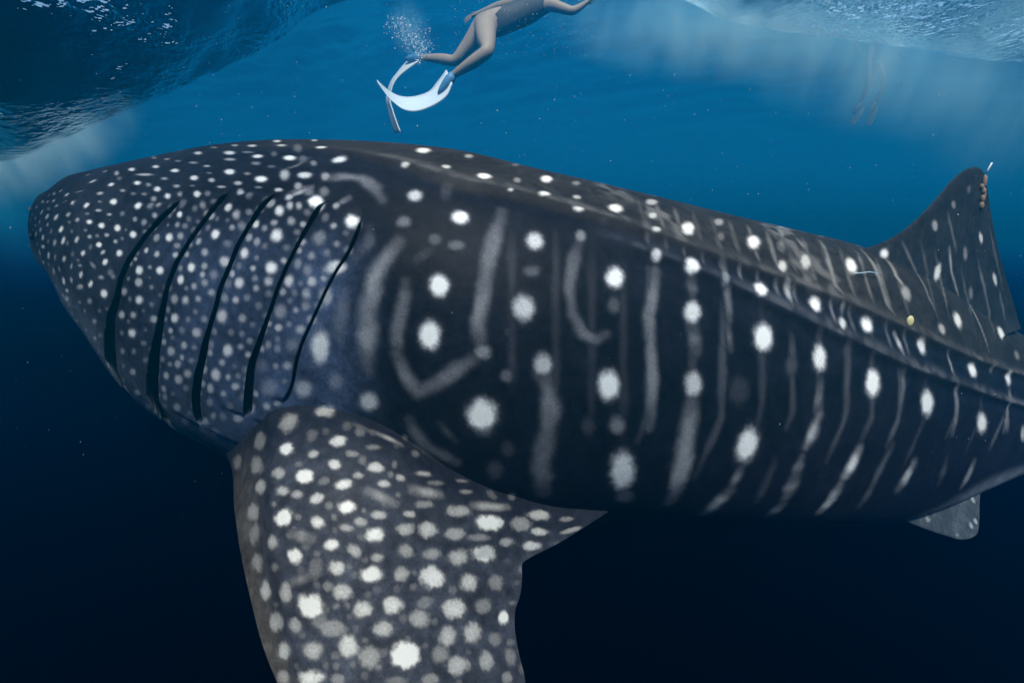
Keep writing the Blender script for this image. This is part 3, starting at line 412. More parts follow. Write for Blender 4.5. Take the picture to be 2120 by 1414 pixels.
[-1.566,2.5435,0.28,0.0305,-0.0269,-0.003,0.0144,-0.0243,-0.0066,0.5,0],
[-1.0662,2.1955,0.236,0.0312,-0.0151,-0.0016,0.0048,-0.011,-0.0069,0.55,0],
[-1.0014,2.211,0.2637,0.0341,-0.0154,-0.0018,0.0047,-0.0115,-0.006,0.4,0],
[-0.9326,2.1147,0.2134,0.0248,-0.01,-0.001,0.0047,-0.0124,-0.009,0.45,0],
[-0.9805,2.0601,0.1407,0.0199,-0.0085,-0.0006,0.003,-0.008,-0.0082,0.6,0],
[-0.8849,2.0082,0.1227,0.0202,-0.0077,-0.0005,0.0014,-0.0041,-0.0045,0.45,0],
[-0.9518,2.079,0.1741,0.0169,-0.007,-0.0006,0.0031,-0.0082,-0.0073,0.45,0],
[-0.9542,2.0211,0.1045,0.0181,-0.0075,-0.0004,0.0024,-0.0066,-0.0079,0.6,0],
[-0.8008,1.9716,0.1125,0.0187,-0.0059,-0.0003,0.0021,-0.0068,-0.0078,0.65,0],
[-1.1985,2.1579,0.1376,0.0184,-0.0096,-0.0006,0.0022,-0.0049,-0.0049,0.4,0],
[-1.5409,2.3351,0.1176,0.0199,-0.0127,-0.0006,0.0042,-0.0079,-0.0079,0.4,0],
[-1.1357,2.1682,0.1844,0.0164,-0.0084,-0.0007,0.0028,-0.0063,-0.0051,0.4,0],
[-0.8604,2.0723,0.1982,0.0199,-0.0068,-0.0007,0.0028,-0.0079,-0.0062,0.3,0],
[-1.4384,2.5281,0.3069,0.026,-0.0086,0.003,0.0007,-0.0013,-0.0003,0.45,0],
[-1.2167,2.3819,0.3027,0.0266,-0.0192,-0.0024,0.0109,-0.0222,-0.0071,0.45,0],
[-2.1746,2.7677,0.1518,0.0115,-0.0042,0.0058,0.0088,-0.009,-0.0031,0.6,0],
[-2.0891,2.692,0.1309,0.0134,-0.0016,0.0103,0.0104,-0.0096,-0.004,0.8,0],
[-2.0053,2.6141,0.0924,0.0109,0.0006,0.0127,0.013,-0.0105,-0.0041,0.75,0],
[-1.8847,2.5302,0.0776,0.0143,-0.0025,0.0121,0.0174,-0.0147,-0.0065,0.85,0],
[-1.9097,2.626,0.1866,0.0273,-0.0096,0.0078,0.0098,-0.0115,-0.0052,0.7,0],
[-1.8678,2.6565,0.2337,0.0191,-0.0091,0.0023,0.0092,-0.0125,-0.0042,0.5,0],
[-2.0108,2.7383,0.2241,0.0173,-0.0059,0.0038,0.0104,-0.0133,-0.0042,0.4,0],
[-1.7344,2.4917,0.1636,0.0222,-0.0119,0.0027,0.0103,-0.0135,-0.0083,0.85,0],
[-1.7969,2.5041,0.1276,0.0255,-0.0143,0.0031,0.0091,-0.0113,-0.0081,0.6,0],
[-1.6718,2.3976,0.0867,0.0254,-0.0165,-0.0006,0.0053,-0.01,-0.0116,1,0],
[-1.7796,2.4698,0.0912,0.0182,-0.012,-0.0004,0.0032,-0.0057,-0.0064,0.45,0],
[-2.2173,2.7695,0.1066,0.0149,-0.0064,0.0077,0.0131,-0.0124,-0.0041,0.55,0],
[-2.2921,2.8244,0.1043,0.0071,0.0009,0.0087,0.0099,-0.009,-0.0024,0.5,0],
[-2.1663,2.7176,0.0812,0.0155,-0.0079,0.0063,0.0121,-0.0112,-0.0049,0.5,0],
[-2.3153,2.8682,0.1372,0.0061,0.0013,0.0069,0.0126,-0.0126,-0.0029,0.4,0],
[-2.2506,2.7556,0.0324,0.0138,-0.0042,0.0135,0.0163,-0.0132,-0.0036,0.65,0],
[-2.1481,2.6806,0.0273,0.0159,-0.0051,0.0153,0.0167,-0.0132,-0.0039,0.8,0],
[-2.3267,2.8196,0.0532,0.0108,-0.0023,0.0115,0.0112,-0.0092,-0.0024,0.6,0],
[-2.4144,2.9,0.0798,0.0033,0.0023,0.0095,0.0109,-0.0096,-0.0014,0.5,0],
[-2.0291,2.6038,0.0389,0.0149,-0.0053,0.0106,0.0146,-0.0118,-0.0054,0.55,0],
[-1.7705,2.4439,0.0538,0.027,-0.0178,-0.0004,0.0026,-0.0051,-0.007,0.6,0],
[-1.862,2.4976,0.0412,0.0235,-0.0154,-0.0003,0.0024,-0.0048,-0.0072,0.4,0],
[-1.676,2.3736,0.0354,0.0241,-0.0157,-0.0002,0.0022,-0.0046,-0.0068,0.55,0],
[-1.9389,2.5362,0.0158,0.0133,-0.0049,0.0092,0.0139,-0.0109,-0.0052,0.55,0],
[-1.8318,2.463,0.0056,0.028,-0.0184,-0.0,0.0028,-0.0062,-0.0117,0.95,0],
[-2.0845,2.6189,-0.0274,0.018,-0.0077,0.0163,0.0199,-0.015,-0.005,0.85,0],
[-2.2344,2.7302,-0.0068,0.0075,-0.0021,0.0106,0.0146,-0.0111,-0.002,0.5,0],
[-2.3201,2.7881,-0.0314,0.0095,-0.0045,0.0129,0.0146,-0.0115,-0.0012,0.5,0],
[-2.392,2.8424,-0.0525,0.0116,-0.0069,0.0162,0.0133,-0.0112,-0.0005,0.55,0],
[-2.1882,2.689,-0.0367,0.0131,-0.0051,0.0162,0.014,-0.0104,-0.0019,0.35,0],
[-1.7252,2.3867,-0.0098,0.0294,-0.0194,0.0001,0.0028,-0.0065,-0.0129,0.95,0],
[-1.856,2.4665,-0.0297,0.019,-0.0126,0.0002,0.0012,-0.0033,-0.0078,0.4,0],
[-1.98,2.5462,-0.0348,0.0114,-0.0044,0.0106,0.0106,-0.0078,-0.0027,0.35,0],
[-2.292,2.76,-0.0686,0.0097,-0.005,0.0158,0.0168,-0.013,-0.0007,0.7,0],
[-1.9304,2.5041,-0.0703,0.015,-0.0057,0.0165,0.0171,-0.0121,-0.0034,0.65,0],
[-1.8167,2.4322,-0.0566,0.0235,-0.0156,0.0004,0.0009,-0.0032,-0.0093,0.6,0],
[-2.0603,2.5907,-0.0769,0.0154,-0.0063,0.0205,0.0164,-0.0119,-0.0025,0.8,0],
[-2.1532,2.6539,-0.0895,0.0122,-0.0059,0.0167,0.0179,-0.013,-0.0015,0.5,0],
[-2.2295,2.7103,-0.0848,0.0078,-0.0039,0.013,0.0133,-0.01,-0.0006,0.35,0],
[-1.6701,2.3366,-0.0487,0.0229,-0.015,0.0003,0.0014,-0.004,-0.0096,0.6,0],
[-1.7514,2.3898,-0.0518,0.0181,-0.0121,0.0003,0.0012,-0.0035,-0.0091,0.4,0],
[-2.0169,2.5585,-0.0883,0.0104,-0.0044,0.0133,0.0131,-0.0093,-0.0019,0.35,0],
[-1.7285,2.3638,-0.0892,0.027,-0.0181,0.0007,0.0007,-0.0036,-0.0121,0.95,0],
[-1.8713,2.4523,-0.1283,0.0132,-0.0064,0.0133,0.018,-0.0129,-0.0033,0.85,0],
[-1.8018,2.4111,-0.0988,0.0101,-0.0033,0.0147,0.0135,-0.0096,-0.002,0.35,0],
[-1.6932,2.3326,-0.1182,0.0201,-0.0114,0.0093,0.0107,-0.0086,-0.0059,0.7,0],
[-2.3634,2.8111,-0.1425,0.0033,-0.0023,-0.0149,-0.0134,0.011,-0.0016,0.5,0],
[-2.2427,2.7147,-0.1531,0.0112,-0.0077,0.0188,0.0195,-0.0152,0.0002,0.65,0],
[-2.1615,2.6529,-0.156,0.0083,-0.0046,0.0174,0.0163,-0.012,0.0001,0.45,0],
[-2.0619,2.58,-0.1602,0.0156,-0.0095,0.0163,0.0151,-0.011,-0.0019,0.65,0],
[-1.9719,2.5197,-0.1359,0.0116,-0.0059,0.0134,0.0165,-0.0116,-0.0022,0.3,0],
[-1.6707,2.3091,-0.1565,0.0156,-0.0077,0.0142,0.0191,-0.0139,-0.0047,0.95,0],
[-1.7803,2.3817,-0.1751,0.0245,-0.0191,-0.0134,-0.0166,0.0104,-0.0073,0.4,0],
[-1.9902,2.5264,-0.19,0.0089,-0.0048,0.0152,0.0126,-0.0089,-0.0005,0.5,0],
[-2.2101,2.6898,-0.2265,-0.0061,0.0057,-0.0181,-0.0184,0.0151,-0.0018,0.5,0],
[-2.1297,2.6263,-0.2103,-0.0019,0.0008,-0.0147,-0.0153,0.0114,-0.0014,0.4,0],
[-1.9016,2.4616,-0.2216,0.0141,-0.0083,0.0184,0.0186,-0.0132,-0.001,0.8,0],
[-2.0991,2.6025,-0.2643,-0.0044,0.0034,-0.0196,-0.0211,0.0161,-0.0024,0.7,0],
[-2.0065,2.5341,-0.2531,-0.0015,0.0005,-0.0142,-0.0157,0.0112,-0.0017,0.5,0],
[-1.8137,2.3965,-0.2553,0.0195,-0.0126,0.0175,0.0177,-0.0129,-0.0028,0.9,0],
[-1.7099,2.326,-0.2208,0.028,-0.0194,0.0018,-0.0012,-0.0004,-0.01,0.5,0],
[-1.6285,2.273,-0.197,0.0322,-0.0215,0.0019,-0.0009,-0.0019,-0.0148,0.35,0],
[-1.9195,2.471,-0.2755,0.0315,-0.0224,0.0025,-0.0035,0.0019,-0.0125,0.5,0],
[-1.9847,2.6343,0.1424,0.0426,-0.0223,0.0051,0.0044,-0.0053,-0.0034,0.4,0],
[-2.0895,2.6725,0.0987,0.0123,-0.0048,0.0063,0.0076,-0.007,-0.0035,0.35,0],
[-2.2859,2.9101,0.2032,0.0119,-0.0052,0.0046,0.003,-0.0013,0.0012,0.35,0],
[-2.4288,2.9684,0.1466,0.0053,0.0009,0.0035,0.0078,-0.0066,-0.0002,0.4,0],
[-2.3357,2.8095,0.0064,0.0061,-0.0013,0.0112,0.0099,-0.0079,-0.0009,0.45,0],
[-2.4022,2.8682,0.0247,0.0067,-0.0019,0.0114,0.012,-0.0102,-0.001,0.45,0],
[-2.4716,2.9351,0.0438,0.0018,0.0026,0.011,0.0123,-0.0114,-0.0007,0.4,0],
[-2.5034,2.9555,0.0161,0.0022,0.0015,0.0131,0.014,-0.0132,-0.0003,0.35,0],
[-2.3898,2.8346,-0.1024,0.0027,-0.0032,-0.0134,-0.0123,0.0101,-0.001,0.35,0],
[-0.7041,1.6217,-0.6859,0.0305,-0.0145,0.0039,0.0067,-0.0252,-0.0116,1,1],
[-0.601,1.5721,-0.6802,0.0186,-0.0009,0.002,0.0036,-0.0145,-0.0076,0.6,1],
[-0.5343,1.609,-0.6544,0.0267,0.0047,-0.0007,0.004,-0.0196,-0.0106,0.75,1],
[-0.5263,1.5341,-0.6973,0.0208,-0.0005,0.0005,0.0043,-0.0145,-0.0103,0.75,1],
[-0.6072,1.509,-0.7237,0.0298,-0.0025,0.0025,0.0062,-0.018,-0.0137,1,1],
[-0.7034,1.5522,-0.7324,0.028,-0.0102,0.0065,0.0061,-0.0179,-0.0108,0.55,1],
[-0.8391,1.7015,-0.7766,0.0478,-0.0521,0.0233,0.0198,-0.0453,-0.0143,0.45,1],
[-0.7786,1.5883,-0.7962,0.0413,-0.0378,0.0181,0.0101,-0.0252,-0.0145,0.6,1],
[-1.0145,1.9146,-0.8635,0.0523,-0.0627,0.0293,0.0162,-0.0366,-0.0146,0.35,1],
[-0.866,1.7952,-0.7295,0.0466,-0.0518,0.0223,0.0136,-0.0374,-0.0201,0.4,1],
[-0.6696,1.4936,-0.7617,0.0276,-0.0086,0.0043,0.0043,-0.0139,-0.0098,0.6,1],
[-0.6173,1.4694,-0.7609,0.0213,-0.0036,0.0018,0.0025,-0.0105,-0.0089,0.5,1],
[-0.555,1.4522,-0.7648,0.023,0.0018,0.0017,0.0023,-0.0113,-0.013,0.7,1],
[-0.486,1.4858,-0.7371,0.0246,0.0061,-0.0022,0.0026,-0.0118,-0.0113,0.8,1],
[-0.4523,1.5149,-0.7227,0.0175,0.0038,-0.0014,0.003,-0.0093,-0.0074,0.5,1],
[-0.5457,1.4908,-0.7289,0.0172,0.0004,-0.0,0.0012,-0.0104,-0.0089,0.3,1],
[-0.4073,1.5531,-0.7158,0.0254,0.0098,-0.0039,0.0024,-0.0137,-0.0108,0.7,1],
[-0.38,1.5239,-0.754,0.0179,0.0112,-0.0054,0.0041,-0.0082,-0.0091,0.65,1],
[-0.3387,1.5649,-0.7558,0.0156,0.009,-0.0059,0.0014,-0.0086,-0.0075,0.55,1],
[-0.2798,1.6304,-0.7731,0.0247,0.0226,-0.0114,-0.0,-0.0096,-0.0053,0.55,1],
[-0.6149,1.7416,-0.6051,0.0372,0.0005,-0.0019,0.0017,-0.01,-0.0215,0.6,1],
[-0.625,1.639,-0.6483,0.0225,-0.0022,0.0024,0.0106,-0.0278,-0.0128,0.25,1],
[-0.4827,1.5699,-0.68,0.0213,0.0028,-0.0007,0.0045,-0.0111,-0.0067,0.4,1],
[-0.4291,1.6096,-0.6751,0.023,0.0096,-0.0023,0.0024,-0.0111,-0.0056,0.35,1],
[-0.649,1.4367,-0.8165,0.0294,-0.0062,0.0052,0.0042,-0.0131,-0.0204,1,1],
[-0.7925,1.5562,-0.8649,0.039,-0.0377,0.0214,0.0059,-0.0185,-0.0225,0.5,1],
[-0.6899,1.4751,-0.7935,0.0126,-0.0048,0.0028,0.0028,-0.0084,-0.0068,0.35,1],
[-0.4675,1.4412,-0.7861,0.025,0.0071,-0.0041,0.0007,-0.0115,-0.0147,1,1],
[-0.5432,1.4127,-0.8145,0.0242,-0.0029,0.0006,0.0033,-0.0089,-0.0145,0.8,1],
[-0.3818,1.4591,-0.8193,0.0225,0.01,-0.0057,0.003,-0.0079,-0.0124,0.6,1],
[-0.4273,1.4268,-0.8224,0.0194,0.0043,-0.0035,0.0019,-0.0066,-0.0099,0.5,1],
[-0.3059,1.5097,-0.8447,0.0173,0.0122,-0.0075,0.0011,-0.0048,-0.0093,0.6,1],
[-0.2655,1.563,-0.8432,0.028,0.0247,-0.0127,0.0006,-0.0077,-0.0104,0.45,1],
[-0.1712,1.6366,-0.9057,0.039,0.0345,-0.0204,0.0,-0.0137,-0.0159,0.55,1],
[-0.1549,1.7085,-0.875,0.0215,0.0217,-0.011,0.001,-0.0084,-0.0052,0.4,1],
[-0.2427,1.6426,-0.811,0.0277,0.0299,-0.0147,0.0016,-0.0063,-0.0058,0.35,1],
[-0.169,1.7422,-0.8526,0.0221,0.0204,-0.0093,0.0003,-0.0098,-0.0026,0.35,1],
[-0.0726,1.6882,-0.9758,0.0435,0.0338,-0.0181,0.0009,-0.013,-0.0226,1,1],
[0.0963,1.8295,-1.0284,0.0468,0.0232,-0.0139,0.0013,-0.0119,-0.0155,0.65,1],
[0.2002,1.8704,-1.0682,0.0312,0.0143,-0.0077,-0.0013,-0.0075,-0.0064,0.4,1],
[0.0292,1.7654,-1.0256,0.0382,0.0252,-0.0138,0.0005,-0.0112,-0.0237,0.5,1],
[0.0961,1.7943,-1.0735,0.0302,0.0183,-0.012,0.0001,-0.0066,-0.0122,0.7,1],
[0.2165,1.8527,-1.1023,0.046,0.0266,-0.0022,0.0014,-0.0048,-0.0072,0.5,1],
[-0.018,1.7065,-1.0594,0.0275,0.0194,-0.0117,-0.0002,-0.0027,-0.0181,0.6,1],
[0.0688,1.7598,-1.1065,0.0345,0.0213,-0.0135,0.0001,-0.0068,-0.0167,0.8,1],
[-0.2539,1.5326,-0.9102,0.0282,0.025,-0.0148,0.0008,-0.0127,-0.0215,0.7,1],
[-0.3136,1.481,-0.8773,0.025,0.0184,-0.0111,0.0018,-0.0119,-0.0139,0.6,1],
[-0.1779,1.5889,-0.9579,0.0313,0.0249,-0.015,-0.0006,-0.0093,-0.0205,0.55,1],
[-0.3863,1.4222,-0.8591,0.0284,0.0105,-0.0047,0.0019,-0.0136,-0.0176,0.9,1],
[-0.463,1.4085,-0.8304,0.0194,0.0042,-0.0034,0.0022,-0.0065,-0.0099,0.5,1],
[-0.4999,1.3826,-0.8676,0.023,0.0031,0.0005,0.0013,-0.0063,-0.0146,0.85,1],
[-0.6818,1.4218,-0.8834,0.0274,-0.0112,0.007,0.0024,-0.0092,-0.0186,0.65,1],
[-0.7744,1.512,-0.9104,0.029,-0.0259,0.0144,0.0034,-0.0147,-0.0314,0.4,1],
[-0.436,1.3828,-0.887,0.0186,0.0045,-0.0045,0.0033,-0.0078,-0.0161,0.55,1],
[-0.3756,1.395,-0.9126,0.0217,0.0072,-0.0049,-0.0002,-0.0058,-0.0119,0.55,1],
[-0.3079,1.4436,-0.9233,0.023,0.0152,-0.0091,0.0022,-0.01,-0.0176,0.5,1],
[-0.2436,1.4999,-0.9711,0.0255,0.026,-0.016,0.0004,-0.0129,-0.0119,0.5,1],
[-0.1694,1.5632,-1.0241,0.0297,0.029,-0.0179,0.0015,-0.0188,-0.0176,0.6,1],
[-0.0927,1.6391,-1.06,0.0387,0.033,-0.0222,0.0003,-0.0165,-0.0206,0.95,1],
[-0.1082,1.6367,-1.0001,0.0383,0.0289,-0.0178,0.0002,-0.006,-0.0108,0.4,1],
[-0.5996,1.3799,-0.8986,0.0249,-0.004,0.0008,0.0019,-0.0095,-0.0216,0.95,1],
[-0.7524,1.4668,-0.977,0.0303,-0.0243,0.016,0.0019,-0.0104,-0.0271,0.45,1],
[-0.6672,1.3925,-0.9429,0.0182,-0.0074,0.006,0.0005,-0.0034,-0.0138,0.35,1],
[-0.4806,1.3606,-0.9233,0.0244,0.003,-0.0019,0.0021,-0.0074,-0.0196,0.75,1],
[-0.5395,1.3606,-0.9245,0.0235,-0.0007,-0.0004,0.0032,-0.0125,-0.0305,0.28,1],
[-0.389,1.372,-0.9492,0.0333,0.0079,-0.0039,0.0009,-0.0083,-0.0197,0.95,1],
[-0.315,1.4051,-0.9733,0.0241,0.0123,-0.0074,0.0011,-0.0102,-0.0198,0.55,1],
[-0.2369,1.4621,-1.0232,0.0343,0.0274,-0.0187,0.0017,-0.0147,-0.0278,0.9,1],
[-0.1336,1.5386,-1.0944,0.0299,0.0255,-0.0164,0.0011,-0.0153,-0.0233,0.7,1],
[-0.0534,1.6145,-1.1479,0.029,0.0199,-0.0157,0.0007,-0.0195,-0.0164,0.4,1],
[-0.7081,1.4123,-1.0331,0.0291,-0.023,0.0164,0.0009,-0.0074,-0.0284,0.7,1],
[-0.6267,1.3543,-0.9963,0.0212,-0.0047,0.0033,0.0005,-0.0091,-0.0264,0.55,1],
[-0.5492,1.3291,-1.0175,0.0362,-0.0018,0.0007,0.0004,-0.0108,-0.0315,1,1],
[-0.4617,1.3395,-0.9821,0.0279,0.0006,-0.0,0.001,-0.0082,-0.0213,0.65,1],
[-0.5021,1.3434,-0.9668,0.0171,0.0004,-0.0008,0.0008,-0.0046,-0.0127,0.35,1],
[-0.3303,1.3603,-1.0395,0.0308,0.011,-0.0087,0.0006,-0.0107,-0.0197,0.75,1],
[-0.4046,1.3311,-1.0293,0.0278,0.0087,-0.0059,-0.0006,-0.0091,-0.0206,0.7,1],
[-0.2538,1.4141,-1.0714,0.0236,0.0174,-0.0124,0.0004,-0.0114,-0.015,0.35,1],
[-0.1708,1.4647,-1.1331,0.0344,0.0247,-0.0205,0.0022,-0.0194,-0.0216,0.75,1],
[-0.0929,1.5386,-1.1761,0.0273,0.0206,-0.016,-0.0004,-0.0155,-0.0208,0.4,1],
[-0.2622,1.3816,-1.0997,0.0291,0.0169,-0.0137,0.0014,-0.014,-0.0205,0.55,1],
[-0.0278,1.5601,-1.2377,0.0182,0.0118,-0.0078,0.001,-0.0168,-0.0134,1,1],
[-0.662,1.3606,-1.0925,0.0301,-0.0181,0.0135,-0.0001,-0.0069,-0.0284,0.6,1],
[-0.5923,1.3202,-1.0712,0.0217,-0.0036,0.0031,0.0029,-0.0083,-0.0218,0.5,1],
[-0.5235,1.3135,-1.0542,0.0232,-0.003,0.0018,0.0003,-0.0069,-0.0198,0.35,1],
[-0.4871,1.3061,-1.0691,0.0444,0.0039,-0.0017,0.0015,-0.0074,-0.0205,0.45,1],
[-0.3519,1.3237,-1.0858,0.0316,0.0074,-0.0052,0.0009,-0.0102,-0.0208,0.6,1],
[-0.1877,1.4028,-1.1726,0.0282,0.0191,-0.014,0.0017,-0.018,-0.0199,0.6,1],
[-0.1181,1.4596,-1.2058,0.0292,0.0212,-0.0168,0.0019,-0.0241,-0.02,0.65,1],
[-0.0531,1.4945,-1.2594,0.0222,0.016,-0.0141,0.0015,-0.016,-0.0119,0.35,1],
[-0.4398,1.2921,-1.1099,0.0285,0.0031,-0.0033,0.0019,-0.0117,-0.0295,0.75,1],
[-0.627,1.3225,-1.1504,0.029,-0.0135,0.0109,0.0005,-0.0049,-0.0258,0.7,1],
[-0.5378,1.2911,-1.1243,0.0316,-0.0016,0.003,0.0013,-0.0087,-0.0241,0.6,1],
[-0.3829,1.2874,-1.1406,0.0292,0.0062,-0.0068,0.0017,-0.0126,-0.0285,0.5,1],
[-0.2925,1.3139,-1.1577,0.0388,0.0109,-0.01,0.0009,-0.0165,-0.0291,1,1],
[-0.1553,1.3681,-1.2402,0.0339,0.0183,-0.0162,0.0002,-0.0175,-0.0191,0.6,1],
[-0.2035,1.3591,-1.1984,0.0268,0.015,-0.0129,0.0013,-0.0141,-0.0173,0.4,1],
[-0.0773,1.4235,-1.2794,0.028,0.0184,-0.0159,0.001,-0.0226,-0.0183,0.55,1],
[-0.0068,1.4803,-1.3116,0.0187,0.0124,-0.0092,0.0005,-0.0237,-0.0158,0.35,1],
[-0.5411,1.2678,-1.1919,0.0388,-0.0028,0.0039,0.0003,-0.0077,-0.0215,0.85,1],
[-0.6301,1.3061,-1.2248,0.0268,-0.0135,0.0122,0.0004,-0.0062,-0.0185,0.5,1],
[-0.4623,1.2609,-1.1875,0.0207,0.0003,-0.0003,-0.0,-0.0057,-0.0141,0.4,1],
[-0.2263,1.3103,-1.2325,0.0245,0.01,-0.0097,0.0009,-0.0084,-0.0123,0.4,1],
[-0.3107,1.2769,-1.2079,0.033,0.0065,-0.0063,0.0001,-0.0058,-0.0109,0.3,1],
[-0.0129,1.4284,-1.3397,0.0156,0.0091,-0.0082,0.0001,-0.015,-0.0122,0.4,1],
[-0.6386,1.9744,0.1575,0.0184,-0.0037,-0.0003,0.0048,-0.018,-0.0167,0.471,0],
[-2.0757,2.6128,-0.453,0.0234,-0.0215,0.0037,-0.0137,0.0155,-0.0112,0.581,0],
[-0.7315,1.8404,-0.0807,0.0194,-0.0057,0.0003,0.001,-0.0056,-0.0143,0.304,0],
[-0.7946,2.018,0.1659,0.0222,-0.0065,-0.0005,0.0079,-0.0247,-0.0233,0.577,0],
[-1.1754,2.0563,-0.0132,0.0196,-0.0096,0.0001,0.0022,-0.0065,-0.0125,0.415,0],
[-1.0748,2.0267,0.0272,0.0226,-0.0107,-0.0001,0.0035,-0.0102,-0.0169,0.562,0],
[-0.8619,1.8353,-0.3312,0.0166,-0.0067,0.0012,-0.0011,-0.0005,-0.0137,0.364,0],
[-0.692,1.8121,-0.1278,0.0209,-0.0058,0.0004,0.0008,-0.0062,-0.0197,0.412,0],
[-0.9682,1.9349,-0.0702,0.0241,-0.0104,0.0004,0.0015,-0.0063,-0.0158,0.324,0],
[-1.2724,2.1397,0.0541,0.0191,-0.0102,-0.0003,0.0046,-0.0109,-0.0155,0.416,0],
[-0.7585,1.7996,-0.5161,0.0154,-0.0053,0.0015,-0.002,0.0019,-0.0148,0.38,0],
[-0.5862,1.7955,-0.0961,0.0168,-0.0039,0.0002,0.001,-0.0066,-0.0172,0.354,0],
[-0.9745,1.9007,-0.2026,0.0246,-0.0108,0.0011,-0.0003,-0.0033,-0.0185,0.307,0],
[-1.2032,2.0225,-0.6747,0.025,-0.0142,0.0048,-0.0076,0.0091,-0.0214,0.376,0],
[-0.8271,1.8201,-0.3519,0.0167,-0.0064,0.0012,-0.0013,-0.0003,-0.0151,0.319,0],
[-2.1075,2.6317,-0.4236,0.0284,-0.0256,0.0041,-0.0172,0.019,-0.0151,0.449,0],
[-0.9165,1.862,-0.5276,0.0183,-0.0079,0.0022,-0.0028,0.0025,-0.0166,0.407,0],
[-0.6795,1.77,-0.3355,0.021,-0.0061,0.0012,-0.0011,-0.0011,-0.0189,0.574,0],
[-2.3528,2.8694,0.106,0.0201,-0.0147,-0.0005,0.0099,-0.014,-0.0095,0.45,0],
[-1.4407,2.162,-0.6846,0.0241,-0.0174,0.0055,-0.0081,0.0097,-0.0153,0.381,0],
[-0.7392,1.8287,-0.1207,0.0149,-0.0046,0.0003,0.0006,-0.0043,-0.0133,0.621,0],
[-1.2458,2.0571,-0.7157,0.0202,-0.0122,0.0042,-0.0067,0.0085,-0.0155,0.305,0],
[-2.1109,2.6185,-0.3501,0.0352,-0.029,0.0039,-0.0118,0.0117,-0.0159,0.576,0],
[-1.0647,1.9429,-0.204,0.0214,-0.0101,0.0011,-0.0003,-0.0027,-0.0153,0.498,0],
[-0.8488,1.8453,-0.6183,0.0198,-0.0081,0.0027,-0.0035,0.0043,-0.0184,0.566,0],
[-0.6982,1.8517,-0.0319,0.0153,-0.0041,0.0001,0.0012,-0.0058,-0.0118,0.37,0],
[-0.8121,1.8133,-0.3955,0.0182,-0.0069,0.0015,-0.0018,0.0005,-0.0177,0.416,0],
[-2.1572,2.6561,-0.3391,0.0251,-0.0217,0.0028,-0.0104,0.0106,-0.0118,0.438,0],
[-1.185,2.0351,-0.7475,0.0274,-0.017,0.0062,-0.0088,0.0119,-0.0207,0.562,0],
[-1.3488,2.1887,0.0668,0.0196,-0.0112,-0.0003,0.004,-0.0089,-0.0116,0.477,0],
[-0.6749,1.7897,-0.1912,0.0143,-0.004,0.0004,0.0001,-0.0026,-0.0115,0.321,0],
[-1.1145,1.9533,-0.3069,0.018,-0.0088,0.0014,-0.0012,-0.0006,-0.0128,0.395,0],
[-1.1911,1.9878,-0.4359,0.0202,-0.0101,0.0022,-0.0032,0.0018,-0.0178,0.562,0],
[-0.7726,1.7987,-0.4052,0.018,-0.0063,0.0014,-0.0019,0.0007,-0.0186,0.38,0],
[-0.629,1.9215,0.1034,0.0195,-0.0041,-0.0002,0.0043,-0.0172,-0.0203,0.363,0],
[-2.1018,2.6157,-0.3779,0.0293,-0.0247,0.0036,-0.0108,0.0112,-0.0126,0.352,0],
[-2.2681,2.7361,-0.1953,0.0243,-0.0201,0.0014,-0.007,0.0064,-0.0102,0.313,0],
[-1.5052,2.2466,-0.7793,0.0295,-0.0264,0.0092,-0.0178,0.0241,-0.0212,0.56,0],
[-1.0815,1.9337,-0.4534,0.0181,-0.0089,0.0021,-0.0024,0.0015,-0.014,0.525,0],
[-1.2633,2.0378,-0.2325,0.0218,-0.0115,0.0013,-0.0007,-0.0024,-0.0164,0.307,0],
[-1.0564,2.0427,0.0705,0.0207,-0.0096,-0.0003,0.0036,-0.0099,-0.0136,0.318,0],
[-0.9699,1.8884,-0.56,0.0229,-0.0104,0.0031,-0.0033,0.0032,-0.0169,0.615,0],
[-2.2334,2.7537,-0.4236,0.0229,-0.0244,0.0038,-0.0174,0.0213,-0.0041,0.306,0],
[-0.7396,1.789,-0.4586,0.0225,-0.0075,0.0019,-0.0021,0.0016,-0.0178,0.468,0],
[-1.2417,2.0166,-0.5127,0.0238,-0.0124,0.0031,-0.0047,0.0037,-0.0202,0.517,0],
[-0.9396,1.8798,-0.5978,0.0246,-0.0111,0.0035,-0.0044,0.0048,-0.0216,0.352,0],
[-1.9062,2.4685,-0.182,0.0202,-0.0139,0.001,-0.0012,-0.0,-0.0079,0.473,0],
[-0.8919,1.9505,0.033,0.0189,-0.0074,-0.0001,0.0025,-0.0084,-0.0134,0.39,0],
[-0.5712,1.8306,-0.0125,0.0143,-0.003,0.0,0.0013,-0.007,-0.0126,0.606,0],
[-0.8061,1.8268,-0.6041,0.0168,-0.0064,0.0021,-0.0024,0.0029,-0.0138,0.499,0],
[-1.2171,2.0793,-0.0086,0.0162,-0.0082,0.0,0.0024,-0.0068,-0.0127,0.509,0],
[-0.8242,1.9468,0.0681,0.0241,-0.0082,-0.0003,0.0039,-0.013,-0.0183,0.487,0],
[-1.1462,1.9753,-0.5797,0.0209,-0.011,0.0032,-0.0043,0.0042,-0.0169,0.491,0],
[-1.4296,2.1232,-0.456,0.0252,-0.0159,0.0034,-0.0032,0.0022,-0.0132,0.365,0],
[-0.9331,1.885,-0.6449,0.0251,-0.0115,0.0039,-0.0056,0.0069,-0.0247,0.525,0],
[-1.7048,2.3127,-0.4625,0.0292,-0.0218,0.0044,-0.0064,0.0055,-0.0167,0.448,0],
[-0.554,1.7996,-0.0682,0.0154,-0.0032,0.0001,0.0009,-0.0059,-0.0133,0.499,0],
[-0.6358,1.7807,-0.1835,0.0211,-0.0054,0.0006,0.0002,-0.0043,-0.0179,0.617,0],
